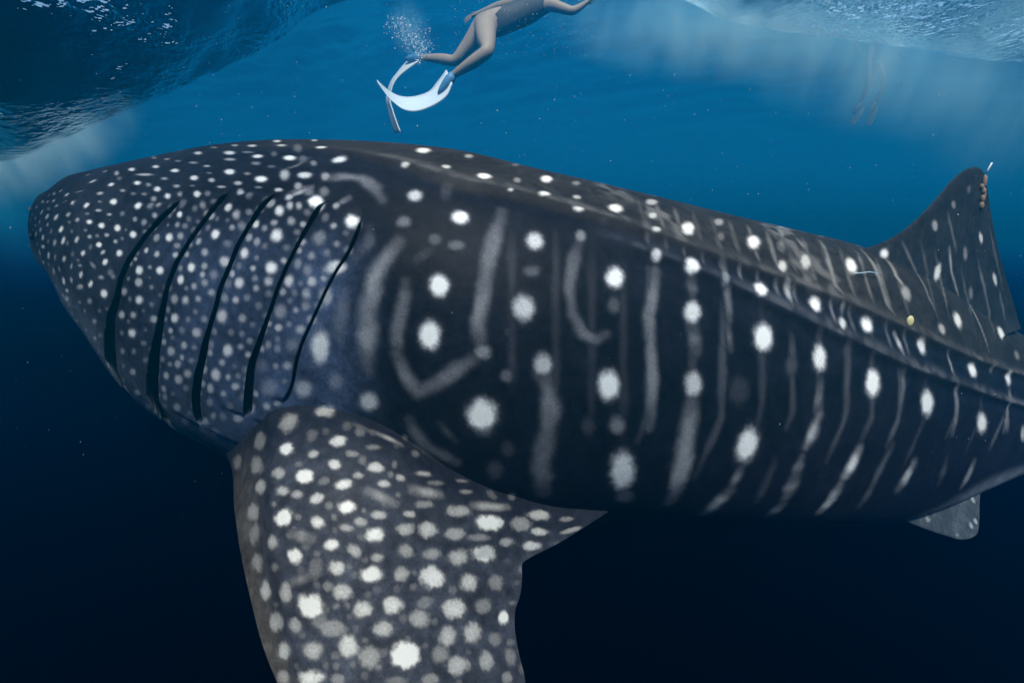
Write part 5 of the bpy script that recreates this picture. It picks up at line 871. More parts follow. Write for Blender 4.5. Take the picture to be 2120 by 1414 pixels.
STROKES = [[0.0258,0.4,[[-0.3587,1.774,-0.0616],[-0.3965,1.7547,-0.1116],[-0.4337,1.7402,-0.1676],[-0.4505,1.7214,-0.2608],[-0.4563,1.712,-0.3577],[-0.4584,1.7124,-0.4504]]],[0.018,0.24,[[-0.3313,1.7257,-0.1782],[-0.3339,1.7114,-0.2336],[-0.3548,1.6991,-0.3227],[-0.3605,1.6956,-0.4007]]],[0.0213,0.33,[[-0.3605,1.6956,-0.4007],[-0.3401,1.695,-0.4664],[-0.2983,1.6968,-0.5274],[-0.2369,1.691,-0.4985],[-0.1593,1.6886,-0.4442],[-0.1072,1.6918,-0.406]]],[0.02,0.33,[[-0.0322,1.8963,0.0417],[-0.0501,1.8378,-0.0175],[-0.0748,1.7747,-0.1053],[-0.0933,1.7272,-0.21],[-0.1095,1.7044,-0.2916],[-0.0964,1.6947,-0.3741]]],[0.0175,0.28,[[0.2329,1.917,-0.0585],[0.1997,1.8509,-0.1304],[0.1856,1.8051,-0.2068],[0.1956,1.7795,-0.2839],[0.2293,1.7735,-0.3497],[0.2775,1.7854,-0.373],[0.3149,1.8031,-0.3555]]],[0.0275,0.33,[[0.1008,1.7219,-0.4658],[0.1191,1.7266,-0.5301],[0.1208,1.7348,-0.6169],[0.1115,1.7467,-0.7027],[0.1017,1.7803,-0.8328],[0.1176,1.8307,-0.9419]]],[0.0178,0.33,[[-0.6339,1.968,0.1523],[-0.5668,1.9595,0.1548],[-0.5076,1.944,0.1473],[-0.4596,1.9067,0.1152],[-0.4253,1.8665,0.0732]]],[0.016,0.18,[[-0.2168,1.9274,0.1227],[-0.2212,1.8884,0.088]]],[0.0184,0.24,[[-0.455,1.8107,-0.0112],[-0.4509,1.7834,-0.0619],[-0.4899,1.7736,-0.0992]]],[0.0214,0.25,[[-0.5271,1.7466,-0.2123],[-0.5361,1.7362,-0.2831],[-0.5456,1.732,-0.3556]]],[0.0127,0.4,[[-0.5746,1.8733,0.0551],[-0.5372,1.8867,0.0817]]],[0.0136,0.16,[[-0.2983,1.7487,-0.1112],[-0.2602,1.761,-0.085]]],[0.0192,0.28,[[-0.3344,1.7142,-0.6245],[-0.3171,1.7224,-0.6727],[-0.2794,1.7338,-0.7282],[-0.1908,1.7493,-0.7868]]],[0.0126,0.2,[[-0.2384,1.7094,-0.6311],[-0.1865,1.7238,-0.7019]]],[0.0201,0.36,[[0.5092,1.9748,-0.1629],[0.4687,1.882,-0.3086],[0.4739,1.8535,-0.4159],[0.4833,1.8416,-0.5256],[0.4798,1.8441,-0.7041]]],[0.0258,0.3,[[0.6427,1.9427,-0.3655],[0.6529,1.927,-0.4377]]],[0.021,0.21000000000000002,[[0.6576,2.0315,-0.1939],[0.6499,1.9861,-0.2676]]],[0.0164,0.30000000000000004,[[0.8065,2.1632,-0.1284],[0.8047,2.0289,-0.3472]]],[0.0178,0.255,[[0.7943,2.0162,-0.3666],[0.8035,1.9939,-0.4529]]],[0.017,0.42000000000000004,[[1.2291,2.5987,-0.0248],[1.1383,2.3799,-0.1088]]],[0.0142,0.36,[[1.2332,2.34,-0.2092],[1.2538,2.3195,-0.2536]]],[0.0129,0.33,[[1.2806,2.5379,-0.0668],[1.2872,2.4591,-0.1208]]],[0.0128,0.4,[[1.4349,2.6316,-0.0781],[1.3989,2.4711,-0.1699],[1.3892,2.3898,-0.2613],[1.4215,2.3835,-0.3002]]],[0.0136,0.34,[[1.7116,2.7605,-0.1254],[1.7214,2.6739,-0.1838],[1.7159,2.5775,-0.2818],[1.7229,2.5302,-0.3632],[1.7625,2.5288,-0.4146]]],[0.0167,0.42,[[1.8953,2.8319,-0.1671],[1.8738,2.7145,-0.252],[1.9154,2.6933,-0.3133]]],[0.0099,0.3,[[2.0097,2.9046,-0.0941],[2.1224,2.9336,-0.2446],[2.1126,2.8047,-0.3631],[2.1521,2.7707,-0.4642]]],[0.0108,0.42000000000000004,[[2.408,3.0982,-0.1317],[2.4463,3.109,-0.255],[2.5361,3.1402,-0.3989]]],[0.0111,0.42000000000000004,[[2.6358,3.1939,-0.4343],[2.6728,3.131,-0.5581],[2.7217,3.0905,-0.7133]]],[0.0221,0.27,[[1.8005,2.4654,-0.6669],[1.7783,2.4236,-0.834]]],[0.0223,0.39,[[2.272,2.7385,-0.7893],[2.2884,2.7196,-0.9463],[2.2628,2.6914,-1.0459]]],[0.0202,0.33,[[2.9837,3.2039,-0.9475],[2.9639,3.1606,-1.0756],[2.9112,3.107,-1.1983]]],[0.0197,0.255,[[1.261,2.1872,-0.6079],[1.2416,2.1607,-0.7519]]],[0.0204,0.15000000000000002,[[1.422,2.3049,-0.4753],[1.4075,2.245,-0.7063]]],[0.0124,0.33,[[1.419,2.3776,-0.3078],[1.406,2.3324,-0.3824]]],[0.0156,0.5,[[1.1113,2.256,-0.229],[1.1164,2.2015,-0.3277]]],[0.0155,0.55,[[1.7539,2.4891,-0.4952],[1.7907,2.4822,-0.582]]],[0.0122,0.45,[[2.201,2.7361,-0.6265],[2.2409,2.7225,-0.7669]]],[0.0304,0.42000000000000004,[[0.6398,1.8984,-0.6333],[0.6374,1.9037,-0.7546],[0.6338,1.9224,-0.8858],[0.6188,1.9749,-1.0485]]],[0.0312,0.5,[[0.8606,2.0369,-1.0438],[0.7899,2.076,-1.1581]]],[0.0228,0.33,[[0.8945,2.0204,-0.931],[0.8649,2.032,-1.0247]]],[0.0278,0.55,[[1.2604,2.1682,-0.7774],[1.211,2.147,-0.8975]]],[0.024,0.405,[[1.1956,2.143,-0.9404],[1.1758,2.1451,-1.0273]]],[0.0305,0.48,[[1.1788,2.1484,-1.0397],[1.1697,2.1654,-1.1252]]],[0.0271,0.32,[[1.1577,2.1806,-1.178],[1.1129,2.2008,-1.2392]]],[0.0298,0.75,[[1.5223,2.289,-0.9749],[1.4716,2.2733,-1.0864]]],[0.0259,0.58,[[1.4533,2.2724,-1.132],[1.4306,2.2766,-1.19],[1.3933,2.2935,-1.2699]]],[0.0302,0.6,[[1.9325,2.495,-1.1397],[1.8632,2.4674,-1.2442]]],[0.0267,0.4,[[2.5555,2.8673,-1.2954],[2.4783,2.8253,-1.4132]]],[0.0223,0.195,[[1.7469,2.3973,-1.0021],[1.6781,2.3692,-1.1322],[1.6284,2.3785,-1.2849]]],[0.0298,0.195,[[2.232,2.6648,-1.1826],[2.2094,2.6554,-1.3039]]],[0.0197,0.15000000000000002,[[1.0559,2.0839,-0.9331],[1.0192,2.1153,-1.1231]]],[0.0167,0.20199371099918048,[[0.484,1.966,-0.1568],[0.475,1.9089,-0.2506],[0.4706,1.8708,-0.3442],[0.4698,1.8472,-0.4393],[0.4723,1.8365,-0.5379],[0.4781,1.8384,-0.6419],[0.4433,1.8377,-0.7475]]],[0.0166,0.15484887883098006,[[0.7807,2.0452,-0.2831],[0.7713,1.9986,-0.3843],[0.7686,1.9694,-0.4872],[0.7718,1.9552,-0.5938],[0.775,1.953,-0.7057],[0.7316,1.9443,-0.8173],[0.6942,1.9541,-0.9394]]],[0.0164,0.17274117626372615,[[1.1087,2.1534,-0.4358],[1.1053,2.1344,-0.493],[1.1043,2.1201,-0.551],[1.1056,2.1101,-0.6101],[1.109,2.1042,-0.6706],[1.1147,2.1025,-0.733],[1.0953,2.0926,-0.793]]],[0.0165,0.15942942969579754,[[1.4125,2.2782,-0.5478],[1.4115,2.2613,-0.6188],[1.4141,2.2503,-0.6914],[1.4204,2.2451,-0.7663],[1.4028,2.2326,-0.8392],[1.3699,2.2174,-0.9112],[1.3404,2.2078,-0.9856]]],[0.0166,0.20542978718473773,[[1.7702,2.4494,-0.6588],[1.7701,2.4375,-0.7138],[1.7724,2.429,-0.7699],[1.7772,2.4238,-0.8273],[1.7672,2.4128,-0.8828],[1.7361,2.3933,-0.9351],[1.7083,2.3781,-0.9888]]],[0.0173,0.1947657130154657,[[2.2759,2.7122,-0.9405],[2.2784,2.7108,-0.9621],[2.263,2.6984,-0.9797],[2.2464,2.6857,-0.997],[2.2305,2.6737,-1.0145],[2.2153,2.6625,-1.0322],[2.2008,2.6521,-1.0501]]],[0.0183,0.19354238113447828,[[2.9079,3.1179,-1.1003],[2.8838,3.0973,-1.1279],[2.8523,3.0726,-1.1536],[2.8225,3.0496,-1.1796],[2.7942,3.0282,-1.2059],[2.7671,3.008,-1.2323],[2.7415,2.9894,-1.259]]],[0.0183,0.11438561915329852,[[0.6634,2.0485,-0.173],[0.6484,1.9784,-0.2823],[0.6418,1.9342,-0.3915],[0.6414,1.9092,-0.5032],[0.6468,1.9013,-0.6204],[0.6257,1.8983,-0.7415],[0.5819,1.9025,-0.8687]]],[0.0181,0.12049450650682408,[[0.9673,2.1361,-0.298],[0.9554,2.0895,-0.3906],[0.9504,2.0582,-0.4843],[0.9512,2.0395,-0.5804],[0.9574,2.0324,-0.6807],[0.9362,2.0227,-0.7813],[0.8972,2.0147,-0.8837]]],[0.018,0.1504755350363235,[[1.2613,2.2376,-0.4242],[1.2543,2.2077,-0.5047],[1.2526,2.1871,-0.5868],[1.2557,2.1748,-0.6713],[1.2635,2.1706,-0.7589],[1.2316,2.1544,-0.843],[1.1963,2.1424,-0.9291]]],[0.018,0.15431998655396387,[[1.5762,2.3662,-0.5541],[1.5733,2.3475,-0.6212],[1.5742,2.3343,-0.6896],[1.5785,2.3262,-0.7598],[1.5826,2.3213,-0.8316],[1.5471,2.3008,-0.8978],[1.5148,2.2853,-0.9658]]],[0.0182,0.11273946780555423,[[1.9837,2.5662,-0.7164],[1.9841,2.5514,-0.7887],[1.9891,2.5424,-0.863],[1.9709,2.5236,-0.934],[1.9269,2.4941,-1.0006],[1.8872,2.4702,-1.0687],[1.8522,2.4526,-1.1391]]],[0.0192,0.13458558683810487,[[2.5807,2.925,-0.9248],[2.5822,2.9165,-0.9736],[2.5864,2.9111,-1.0234],[2.5534,2.8827,-1.065],[2.5119,2.8503,-1.1044],[2.4735,2.8212,-1.1443],[2.4374,2.7946,-1.1845]]],[0.0142,0.11625642503819811,[[0.1461,1.9006,-0.0321],[0.1422,1.8283,-0.1304],[0.1401,1.7809,-0.2262],[0.1394,1.7506,-0.3221],[0.1397,1.7344,-0.4203],[0.1412,1.7314,-0.5231],[0.1438,1.7417,-0.6328]]],[0.0145,0.08484929763208722,[[0.2742,1.9435,-0.0502],[0.2662,1.8644,-0.1545],[0.2621,1.8138,-0.2563],[0.2607,1.7825,-0.3586],[0.2617,1.767,-0.464],[0.265,1.7665,-0.575],[0.2705,1.7808,-0.6946]]],[0.0148,0.08812212775058052,[[0.3828,1.926,-0.1414],[0.3754,1.8665,-0.2434],[0.3722,1.8285,-0.3452],[0.3723,1.8071,-0.4492],[0.3756,1.8008,-0.558],[0.3822,1.8097,-0.6743],[0.384,1.8298,-0.7998]]],[0.0138,0.10159077761103436,[[-0.0002,1.8463,-0.0284],[-0.0002,1.7913,-0.1115],[-0.0002,1.7528,-0.1928],[-0.0002,1.7264,-0.2741],[-0.0002,1.7102,-0.3566],[-0.0002,1.7033,-0.4417],[-0.0002,1.7057,-0.5307]]],[0.0102,0.142095781118396,[[0.5032,2.2961,0.0967],[0.4982,2.2435,0.0761],[0.4958,2.2037,0.0566],[0.4949,2.1713,0.0379],[0.4949,2.1439,0.0197],[0.4957,2.1201,0.0019],[0.497,2.0991,-0.0156]]],[0.0096,0.21960899788521615,[[0.4926,2.0769,-0.0328],[0.4927,2.0671,-0.042],[0.4928,2.0578,-0.051],[0.493,2.049,-0.06],[0.4933,2.0406,-0.069],[0.4937,2.0326,-0.0779],[0.4942,2.0249,-0.0868]]],[0.0103,0.2505111582858939,[[0.5834,2.319,0.0796],[0.5768,2.2642,0.0579],[0.5734,2.2232,0.0374],[0.5718,2.19,0.0176],[0.5715,2.162,-0.0018],[0.572,2.1378,-0.0207],[0.5732,2.1165,-0.0393]]],[0.0098,0.20777617859139844,[[0.566,2.0938,-0.0565],[0.5659,2.0847,-0.0653],[0.5659,2.0762,-0.0741],[0.566,2.068,-0.0828],[0.5663,2.0602,-0.0915],[0.5666,2.0527,-0.1001],[0.5669,2.0455,-0.1088]]],[0.0104,0.2166461045428196,[[0.6662,2.3441,0.0622],[0.6579,2.287,0.0394],[0.6534,2.2447,0.0178],[0.6512,2.2107,-0.0032],[0.6503,2.1822,-0.0237],[0.6505,2.1576,-0.0438],[0.6515,2.1361,-0.0636]]],[0.0099,0.2295760182845806,[[0.6414,2.1127,-0.0807],[0.6412,2.1042,-0.0894],[0.6411,2.0961,-0.0981],[0.6412,2.0883,-0.1067],[0.6413,2.0809,-0.1153],[0.6415,2.0739,-0.1239],[0.6418,2.0671,-0.1324]]],[0.0105,0.1607066231427033,[[0.7514,2.3714,0.0443],[0.741,2.3119,0.0205],[0.7354,2.2683,-0.0023],[0.7324,2.2334,-0.0245],[0.7311,2.2043,-0.0461],[0.731,2.1794,-0.0674],[0.7319,2.1577,-0.0884]]],[0.01,0.2749991089473964,[[0.7187,2.1335,-0.1055],[0.7184,2.1246,-0.1151],[0.7183,2.1162,-0.1245],[0.7183,2.1082,-0.134],[0.7184,2.1006,-0.1434],[0.7186,2.0934,-0.1528],[0.7189,2.0864,-0.1622]]],[0.0107,0.14650078440010056,[[0.839,2.4002,0.026],[0.8266,2.3383,0.001],[0.8199,2.2934,-0.023],[0.8162,2.2578,-0.0463],[0.8145,2.2283,-0.0692],[0.8142,2.2031,-0.0917],[0.815,2.1813,-0.114]]],[0.0101,0.23276569830058907,[[0.7986,2.1562,-0.1311],[0.7983,2.1471,-0.1415],[0.7981,2.1385,-0.1518],[0.7981,2.1303,-0.1621],[0.7983,2.1226,-0.1724],[0.7985,2.1152,-0.1827],[0.7989,2.1082,-0.1929]]],[0.0108,0.15791653729541577,[[0.9307,2.4336,0.0084],[0.9158,2.368,-0.018],[0.9078,2.3213,-0.0434],[0.9034,2.2848,-0.0682],[0.9014,2.2547,-0.0925],[0.901,2.2292,-0.1166],[0.9018,2.2073,-0.1404]]],[0.0103,0.2793860687988535,[[0.8816,2.1811,-0.1574],[0.8813,2.1717,-0.1689],[0.8812,2.1627,-0.1804],[0.8812,2.1543,-0.1918],[0.8814,2.1463,-0.2032],[0.8818,2.1388,-0.2146],[0.8823,2.1316,-0.226]]],[0.011,0.25975571248016194,[[1.0261,2.4698,-0.0086],[1.0081,2.3996,-0.0366],[0.9986,2.351,-0.0637],[0.9935,2.3133,-0.0902],[0.991,2.2827,-0.1163],[0.9906,2.257,-0.142],[0.9915,2.235,-0.1676]]],[0.0104,0.2446561915299603,[[0.9671,2.2076,-0.1846],[0.9668,2.1977,-0.1975],[0.9667,2.1885,-0.2103],[0.9669,2.1798,-0.2232],[0.9672,2.1716,-0.236],[0.9678,2.164,-0.2488],[0.9686,2.1567,-0.2616]]],[0.0112,0.2541107343788225,[[1.123,2.5046,-0.0262],[1.1023,2.4313,-0.0558],[1.0917,2.3814,-0.0846],[1.086,2.3433,-0.1129],[1.0835,2.3125,-0.1407],[1.0832,2.2868,-0.1684],[1.0845,2.2651,-0.1958]]],[0.0106,0.2333352936848206,[[1.0555,2.2362,-0.2127],[1.0553,2.2261,-0.227],[1.0554,2.2167,-0.2413],[1.0558,2.2079,-0.2556],[1.0564,2.1997,-0.2699],[1.0573,2.192,-0.2842],[1.0584,2.1849,-0.2985]]],[0.0113,0.14516368931769943,[[1.2202,2.5342,-0.0464],[1.1983,2.4614,-0.0773],[1.1872,2.4121,-0.1075],[1.1816,2.3745,-0.1373],[1.1793,2.3443,-0.1667],[1.1794,2.3193,-0.196],[1.1813,2.2984,-0.2251]]],[0.0108,0.24089496927445436,[[1.148,2.2679,-0.2419],[1.148,2.2576,-0.2578],[1.1483,2.2481,-0.2738],[1.149,2.2393,-0.2898],[1.1501,2.2311,-0.3058],[1.1514,2.2235,-0.3218],[1.153,2.2165,-0.3378]]],[0.0115,0.21083108505478332,[[1.3223,2.568,-0.0675],[1.2991,2.4955,-0.0997],[1.2875,2.4463,-0.1314],[1.2816,2.409,-0.1627],[1.2794,2.3791,-0.1938],[1.2798,2.3545,-0.2247],[1.2822,2.3339,-0.2556]]],[0.0117,0.15040869373146082,[[1.4261,2.6008,-0.0892],[1.4017,2.5286,-0.123],[1.3898,2.48,-0.1563],[1.3841,2.4434,-0.1895],[1.3824,2.4143,-0.2224],[1.3835,2.3906,-0.2553],[1.3869,2.3711,-0.2883]]],[0.0112,0.26368432719860246,[[1.3446,2.3379,-0.3047],[1.3452,2.3275,-0.324],[1.3463,2.3181,-0.3434],[1.3479,2.3095,-0.3628],[1.3499,2.3018,-0.3822],[1.3523,2.2947,-0.4017],[1.3551,2.2883,-0.4213]]],[0.0119,0.21009677919647252,[[1.5344,2.6374,-0.1117],[1.5093,2.5657,-0.1476],[1.4977,2.5181,-0.1833],[1.4929,2.4826,-0.2189],[1.4924,2.4549,-0.2545],[1.4951,2.4326,-0.2901],[1.5002,2.4146,-0.3258]]],[0.0114,0.2082604362357606,[[1.4497,2.3767,-0.3416],[1.451,2.3671,-0.362],[1.4528,2.3585,-0.3825],[1.4551,2.3508,-0.4031],[1.4579,2.3438,-0.4237],[1.4611,2.3375,-0.4444],[1.4647,2.332,-0.4652]]],[0.0122,0.2583285992862909,[[1.6545,2.6878,-0.1369],[1.628,2.6152,-0.175],[1.6164,2.5678,-0.2131],[1.6122,2.5329,-0.2511],[1.6125,2.5057,-0.2892],[1.6162,2.4841,-0.3275],[1.6225,2.4667,-0.3659]]],[0.0117,0.16220399383808157,[[1.5642,2.4242,-0.3811],[1.566,2.4153,-0.4027],[1.5684,2.4072,-0.4244],[1.5713,2.4,-0.4462],[1.5747,2.3935,-0.4681],[1.5785,2.3878,-0.4902],[1.5829,2.3828,-0.5123]]],[0.0125,0.23592438245512257,[[1.7787,2.7372,-0.1711],[1.7511,2.6652,-0.2104],[1.7395,2.6187,-0.2501],[1.7358,2.5848,-0.29],[1.7372,2.5588,-0.33],[1.7422,2.5386,-0.3703],[1.7502,2.5228,-0.411]]],[0.012,0.21202869931910123,[[1.6847,2.4757,-0.4254],[1.6871,2.4673,-0.4479],[1.6901,2.46,-0.4705],[1.6937,2.4534,-0.4932],[1.6978,2.4477,-0.5161],[1.7024,2.4427,-0.5392],[1.7076,2.4385,-0.5624]]],[0.0128,0.16561126430783205,[[1.9109,2.7924,-0.2111],[1.8834,2.7224,-0.2516],[1.8729,2.678,-0.2927],[1.8709,2.6463,-0.3344],[1.8743,2.6227,-0.3764],[1.8818,2.605,-0.4188],[1.8923,2.5917,-0.4618]]],[0.0123,0.19896514756801628,[[1.817,2.5367,-0.4747],[1.8203,2.5295,-0.4981],[1.8243,2.5232,-0.5216],[1.829,2.5178,-0.5453],[1.8342,2.5132,-0.5691],[1.84,2.5094,-0.5931],[1.8464,2.5063,-0.6174]]],[0.0101,0.1688816563093316,[[2.1512,2.9711,-0.0928],[2.1797,2.9783,-0.1513],[2.206,2.9848,-0.2106],[2.2315,2.989,-0.2711],[2.1835,2.8979,-0.3228],[2.1533,2.829,-0.3729],[2.1417,2.7855,-0.4245]]],[0.0104,0.2229510166383437,[[2.2756,3.0281,-0.1441],[2.3107,3.0404,-0.209],[2.3371,3.0481,-0.2678],[2.3622,3.0513,-0.3328],[2.309,2.9511,-0.3803],[2.2847,2.8909,-0.4321],[2.2774,2.8529,-0.4856]]],[0.011,0.1703069435935499,[[2.5473,3.1639,-0.2595],[2.5812,3.1773,-0.3214],[2.6117,3.1874,-0.385],[2.6487,3.1994,-0.4464],[2.5965,3.1115,-0.4926],[2.5758,3.0591,-0.5435],[2.5712,3.0265,-0.5967]]],[0.0115,0.2384098774605719,[[2.7091,3.2572,-0.2118],[2.7554,3.2776,-0.2875],[2.8105,3.302,-0.3675],[2.8533,3.3178,-0.4461],[2.8917,3.3263,-0.5268],[2.8863,3.2854,-0.5984],[2.8611,3.2216,-0.6643]]],[0.0116,0.16253910897775128,[[2.7941,3.3201,-0.0214],[2.8354,3.3393,-0.0812],[2.8721,3.3556,-0.1413],[2.9165,3.3754,-0.2092],[2.955,3.3921,-0.2708],[2.9957,3.4097,-0.3333],[3.0333,3.4242,-0.4038]]],[0.0106,0.23807213333281474,[[2.3612,3.0892,0.0595],[2.3767,3.0936,0.0222],[2.3968,3.1012,-0.0106],[2.4162,3.1088,-0.0439],[2.4342,3.1158,-0.0778],[2.4564,3.1252,-0.1133],[2.4755,3.133,-0.1485]]],[0.012,0.24075498225438463,[[2.9851,3.3973,-0.3957],[3.0051,3.4049,-0.4315],[3.0215,3.4107,-0.4603],[3.0382,3.4161,-0.4894],[3.0554,3.4209,-0.5187],[3.0619,3.4181,-0.5483],[3.0681,3.413,-0.5783]]],[0.0104,0.4,[[-1.06,1.9537,-0.1461],[-1.0951,1.9575,-0.2058]]],[0.0093,0.55,[[-0.7569,1.9386,0.0864],[-0.678,1.9442,0.1178]]],[0.0057,0.35,[[-0.7978,2.0417,0.1872],[-0.7591,2.0452,0.1983],[-0.7197,2.084,0.2322]]],[0.0076,0.3,[[-0.7632,1.9493,0.0981],[-0.7191,1.9503,0.1139],[-0.6748,1.9492,0.1243]]],[0.0107,0.6,[[-0.4293,1.6705,-0.6539],[-0.3569,1.6761,-0.6942]]],[0.0094,0.35,[[-0.5079,1.6839,-0.6268],[-0.4615,1.667,-0.6425]]],[0.0144,0.7,[[-0.3049,1.5594,-0.7923],[-0.2253,1.6274,-0.8435]]],[0.0123,0.6,[[-0.4184,1.4873,-0.7602],[-0.3513,1.4983,-0.8022]]],[0.0128,0.5,[[-0.1302,1.6847,-0.9133],[-0.0129,1.7709,-0.9639]]],[0.0128,0.45,[[-0.6147,1.4062,-0.8472],[-0.556,1.3916,-0.853]]],[0.0115,0.45,[[-0.6064,1.3582,-0.9663],[-0.5525,1.3557,-0.9416]]]]
Q = np.array(Q); ST = np.array(ST); D0 = np.array(D0)

# ------------------------------------------------------------------ water: surface sheet and the water itself
AZ = np.radians([-100, -75, -58, -41.4, -33.5, -24, -15.8, 0, 12, 19.2, 30.5, 40.5, 58, 75, 100])
EL = np.radians([26, 24, 12, 4.4, 8.6, 14, 18.6, 22.2, 21, 17.6, 14.6, 11.4, 15, 24, 26])
def sea_height(x, y):
    r = np.hypot(x, y); az = np.arctan2(x, y); a = np.clip(az, AZ[0], AZ[-1])
    el = hermite(AZ, EL, a); rt = np.interp(a, np.radians([-60, -35, 0, 35, 60]), [8.2, 8.0, 7.4, 8.4, 8.6])
    zt = rt*np.tan(el)
    base = 2.55
    zf = base+.25+1.5*np.exp(-(az/math.radians(38))**2)*smooth01(r, 6, 14)*(1-smooth01(r, 40, 90))
    far = r*np.tan(el)*(1+.012*np.maximum(r-rt, 0)); hf = .35; far = np.where(far > zf, zf, far)-hf*np.exp(-np.abs(far-zf)/hf)*.3
    near = zt+(base+.2-zt)*(1-np.exp(-((r-rt)/np.interp(az, [-.6, -.1], [4.0, 2.5]))**2))
    z = np.where(r > rt, far, near)
    wv = smooth01(np.abs(az), math.radians(100), math.radians(130))
    z = z*(1-wv)+(base+.2)*wv
    fade = 1/(1+(r/60)**2)
    P = np.stack([x, y, np.zeros_like(x)], -1).reshape(-1, 3)
    rot = np.array([[math.cos(.5), -math.sin(.5), 0], [math.sin(.5), math.cos(.5), 0], [0, 0, 1]])
    P2 = P@rot
    ch = (vnoise(P2*[.9, .45, 1]+5)-.5)*.20+(vnoise(P2*[2.2, 1.1, 1]+17)-.5)*.09+(vnoise(P2*[5.3, 2.6, 1]+31)-.5)*.035
    return z+ch.reshape(z.shape)*fade
gs = np.linspace(-1, 1, 521); warp = 9*gs+140*gs**5
gx, gy = np.meshgrid(warp, warp+5, indexing='ij')
SV = np.stack([gx, gy, sea_height(gx, gy)], -1).reshape(-1, 3)
k = NT('sea_surface')
tc = k.n('TexCoord')
mp = k.n('Mapping', i_Vector=tc.outputs['Object'], i_Rotation=(0, 0, .5), i_Scale=(1, .42, 1))
n1 = k.n('TexNoise', i_Vector=mp.outputs[0], i_Scale=2.2, i_Detail=3.0, i_Roughness=.5, i_Distortion=.3)
n2 = k.n('TexNoise', i_Vector=mp.outputs[0], i_Scale=13.0, i_Detail=2.0, i_Roughness=.55)
n3 = k.n('TexNoise', i_Vector=mp.outputs[0], i_Scale=.75, i_Detail=2.0)
st3 = k.n('MapRange', i_0=n3.outputs['Fac'], i_1=.44, i_2=.64, i_3=.06, i_4=1.1)
sx_ = k.n('SeparateXYZ', i_0=tc.outputs['Object']); gx_ = k.n('MapRange', i_0=sx_.outputs[0], i_1=-5.0, i_2=5.0, i_3=1.15, i_4=2.9); gy_ = k.n('MapRange', i_0=sx_.outputs[1], i_1=7.5, i_2=12.0, i_3=1.0, i_4=.12)
st4 = k.math('MULTIPLY', k.math('MULTIPLY', st3.outputs[0], gx_.outputs[0]), gy_.outputs[0])       # choppier towards the right
b1 = k.n('Bump', i_Strength=.5, i_Distance=.13, i_Height=n1.outputs['Fac'])
b2 = k.n('Bump', i_Strength=st4, i_Distance=.062, i_Height=n2.outputs['Fac'], i_Normal=b1.outputs[0])
fr = k.n('Fresnel', i_IOR=1.33, i_Normal=b2.outputs[0])
gl = k.n('BsdfGlossy', i_Roughness=.04, i_Color=(.95, .97, 1, 1), i_Normal=b2.outputs[0])
tr = k.n('BsdfTransparent')
mx = k.n('MixShader', i_0=fr.outputs[0]); k.t.links.new(tr.outputs[0], mx.inputs[1]); k.t.links.new(gl.outputs[0], mx.inputs[2])
M_SEA = k.surf(mx.outputs[0])
sea = link('sea_surface', mesh_np('sea_surface', SV, grid_quads(521, 521, 0, True)), M_SEA)
tag(sea, None, kind='structure')

def box_mesh(name, lo, hi):
    bm = bmesh.new(); bmesh.ops.create_cube(bm, size=1)
    for v in bm.verts: v.co = [lo[i]+(v.co[i]+.5)*(hi[i]-lo[i]) for i in range(3)]
    m = bpy.data.meshes.new(name); bm.to_mesh(m); bm.free(); return m
def water_volume(name, scat, absb, g):
    k = NT(name)
    s_ = k.n('VolumeScatter', i_Color=tuple(scat)+(1,), i_Density=1.0, i_Anisotropy=g)
    # absorption node: coefficient = (1-colour)*density
    mxa = max(absb); a_ = k.n('VolumeAbsorption', i_Color=tuple(1-v/mxa*.999 for v in absb)+(1,), i_Density=mxa/.999)
    ad = k.n('AddShader'); k.t.links.new(s_.outputs[0], ad.inputs[0]); k.t.links.new(a_.outputs[0], ad.inputs[1])
    return k.vol(ad.outputs[0])
TOP = 4.7
WATERS = [('sea_water', -120, (.00001, .00004, .0002), (.060, .041, .028), .45),
          ('surface_water_layer', -2.2, (.00001, .0003, .0020), (.001, .001, .001), .45),
          ('surface_water_layer', -1.4, (.00004, .0036, .0185), (.001, .001, .001), .45),
          ('surface_water_layer', -.65, (.0001, .0116, .0060), (.001, .001, .001), .45),
          ('surface_water_layer', 1.2, (.0004, .0100, .032), (.001, .001, .001), .45)]
for i, (nm, zb, sc_, ab, g) in enumerate(WATERS):
    o = link(nm, box_mesh(nm, (-150+i, -140+i, zb), (150-i, 150-i, TOP-.05*i)), water_volume(nm+'_%d' % i, sc_, ab, g), smooth=False)
    tag(o, None, kind='structure')
    if i: o.rotation_euler = (0, math.radians(1.6), 0)       # added scattering layers, tilted so the water stays bright lower at right

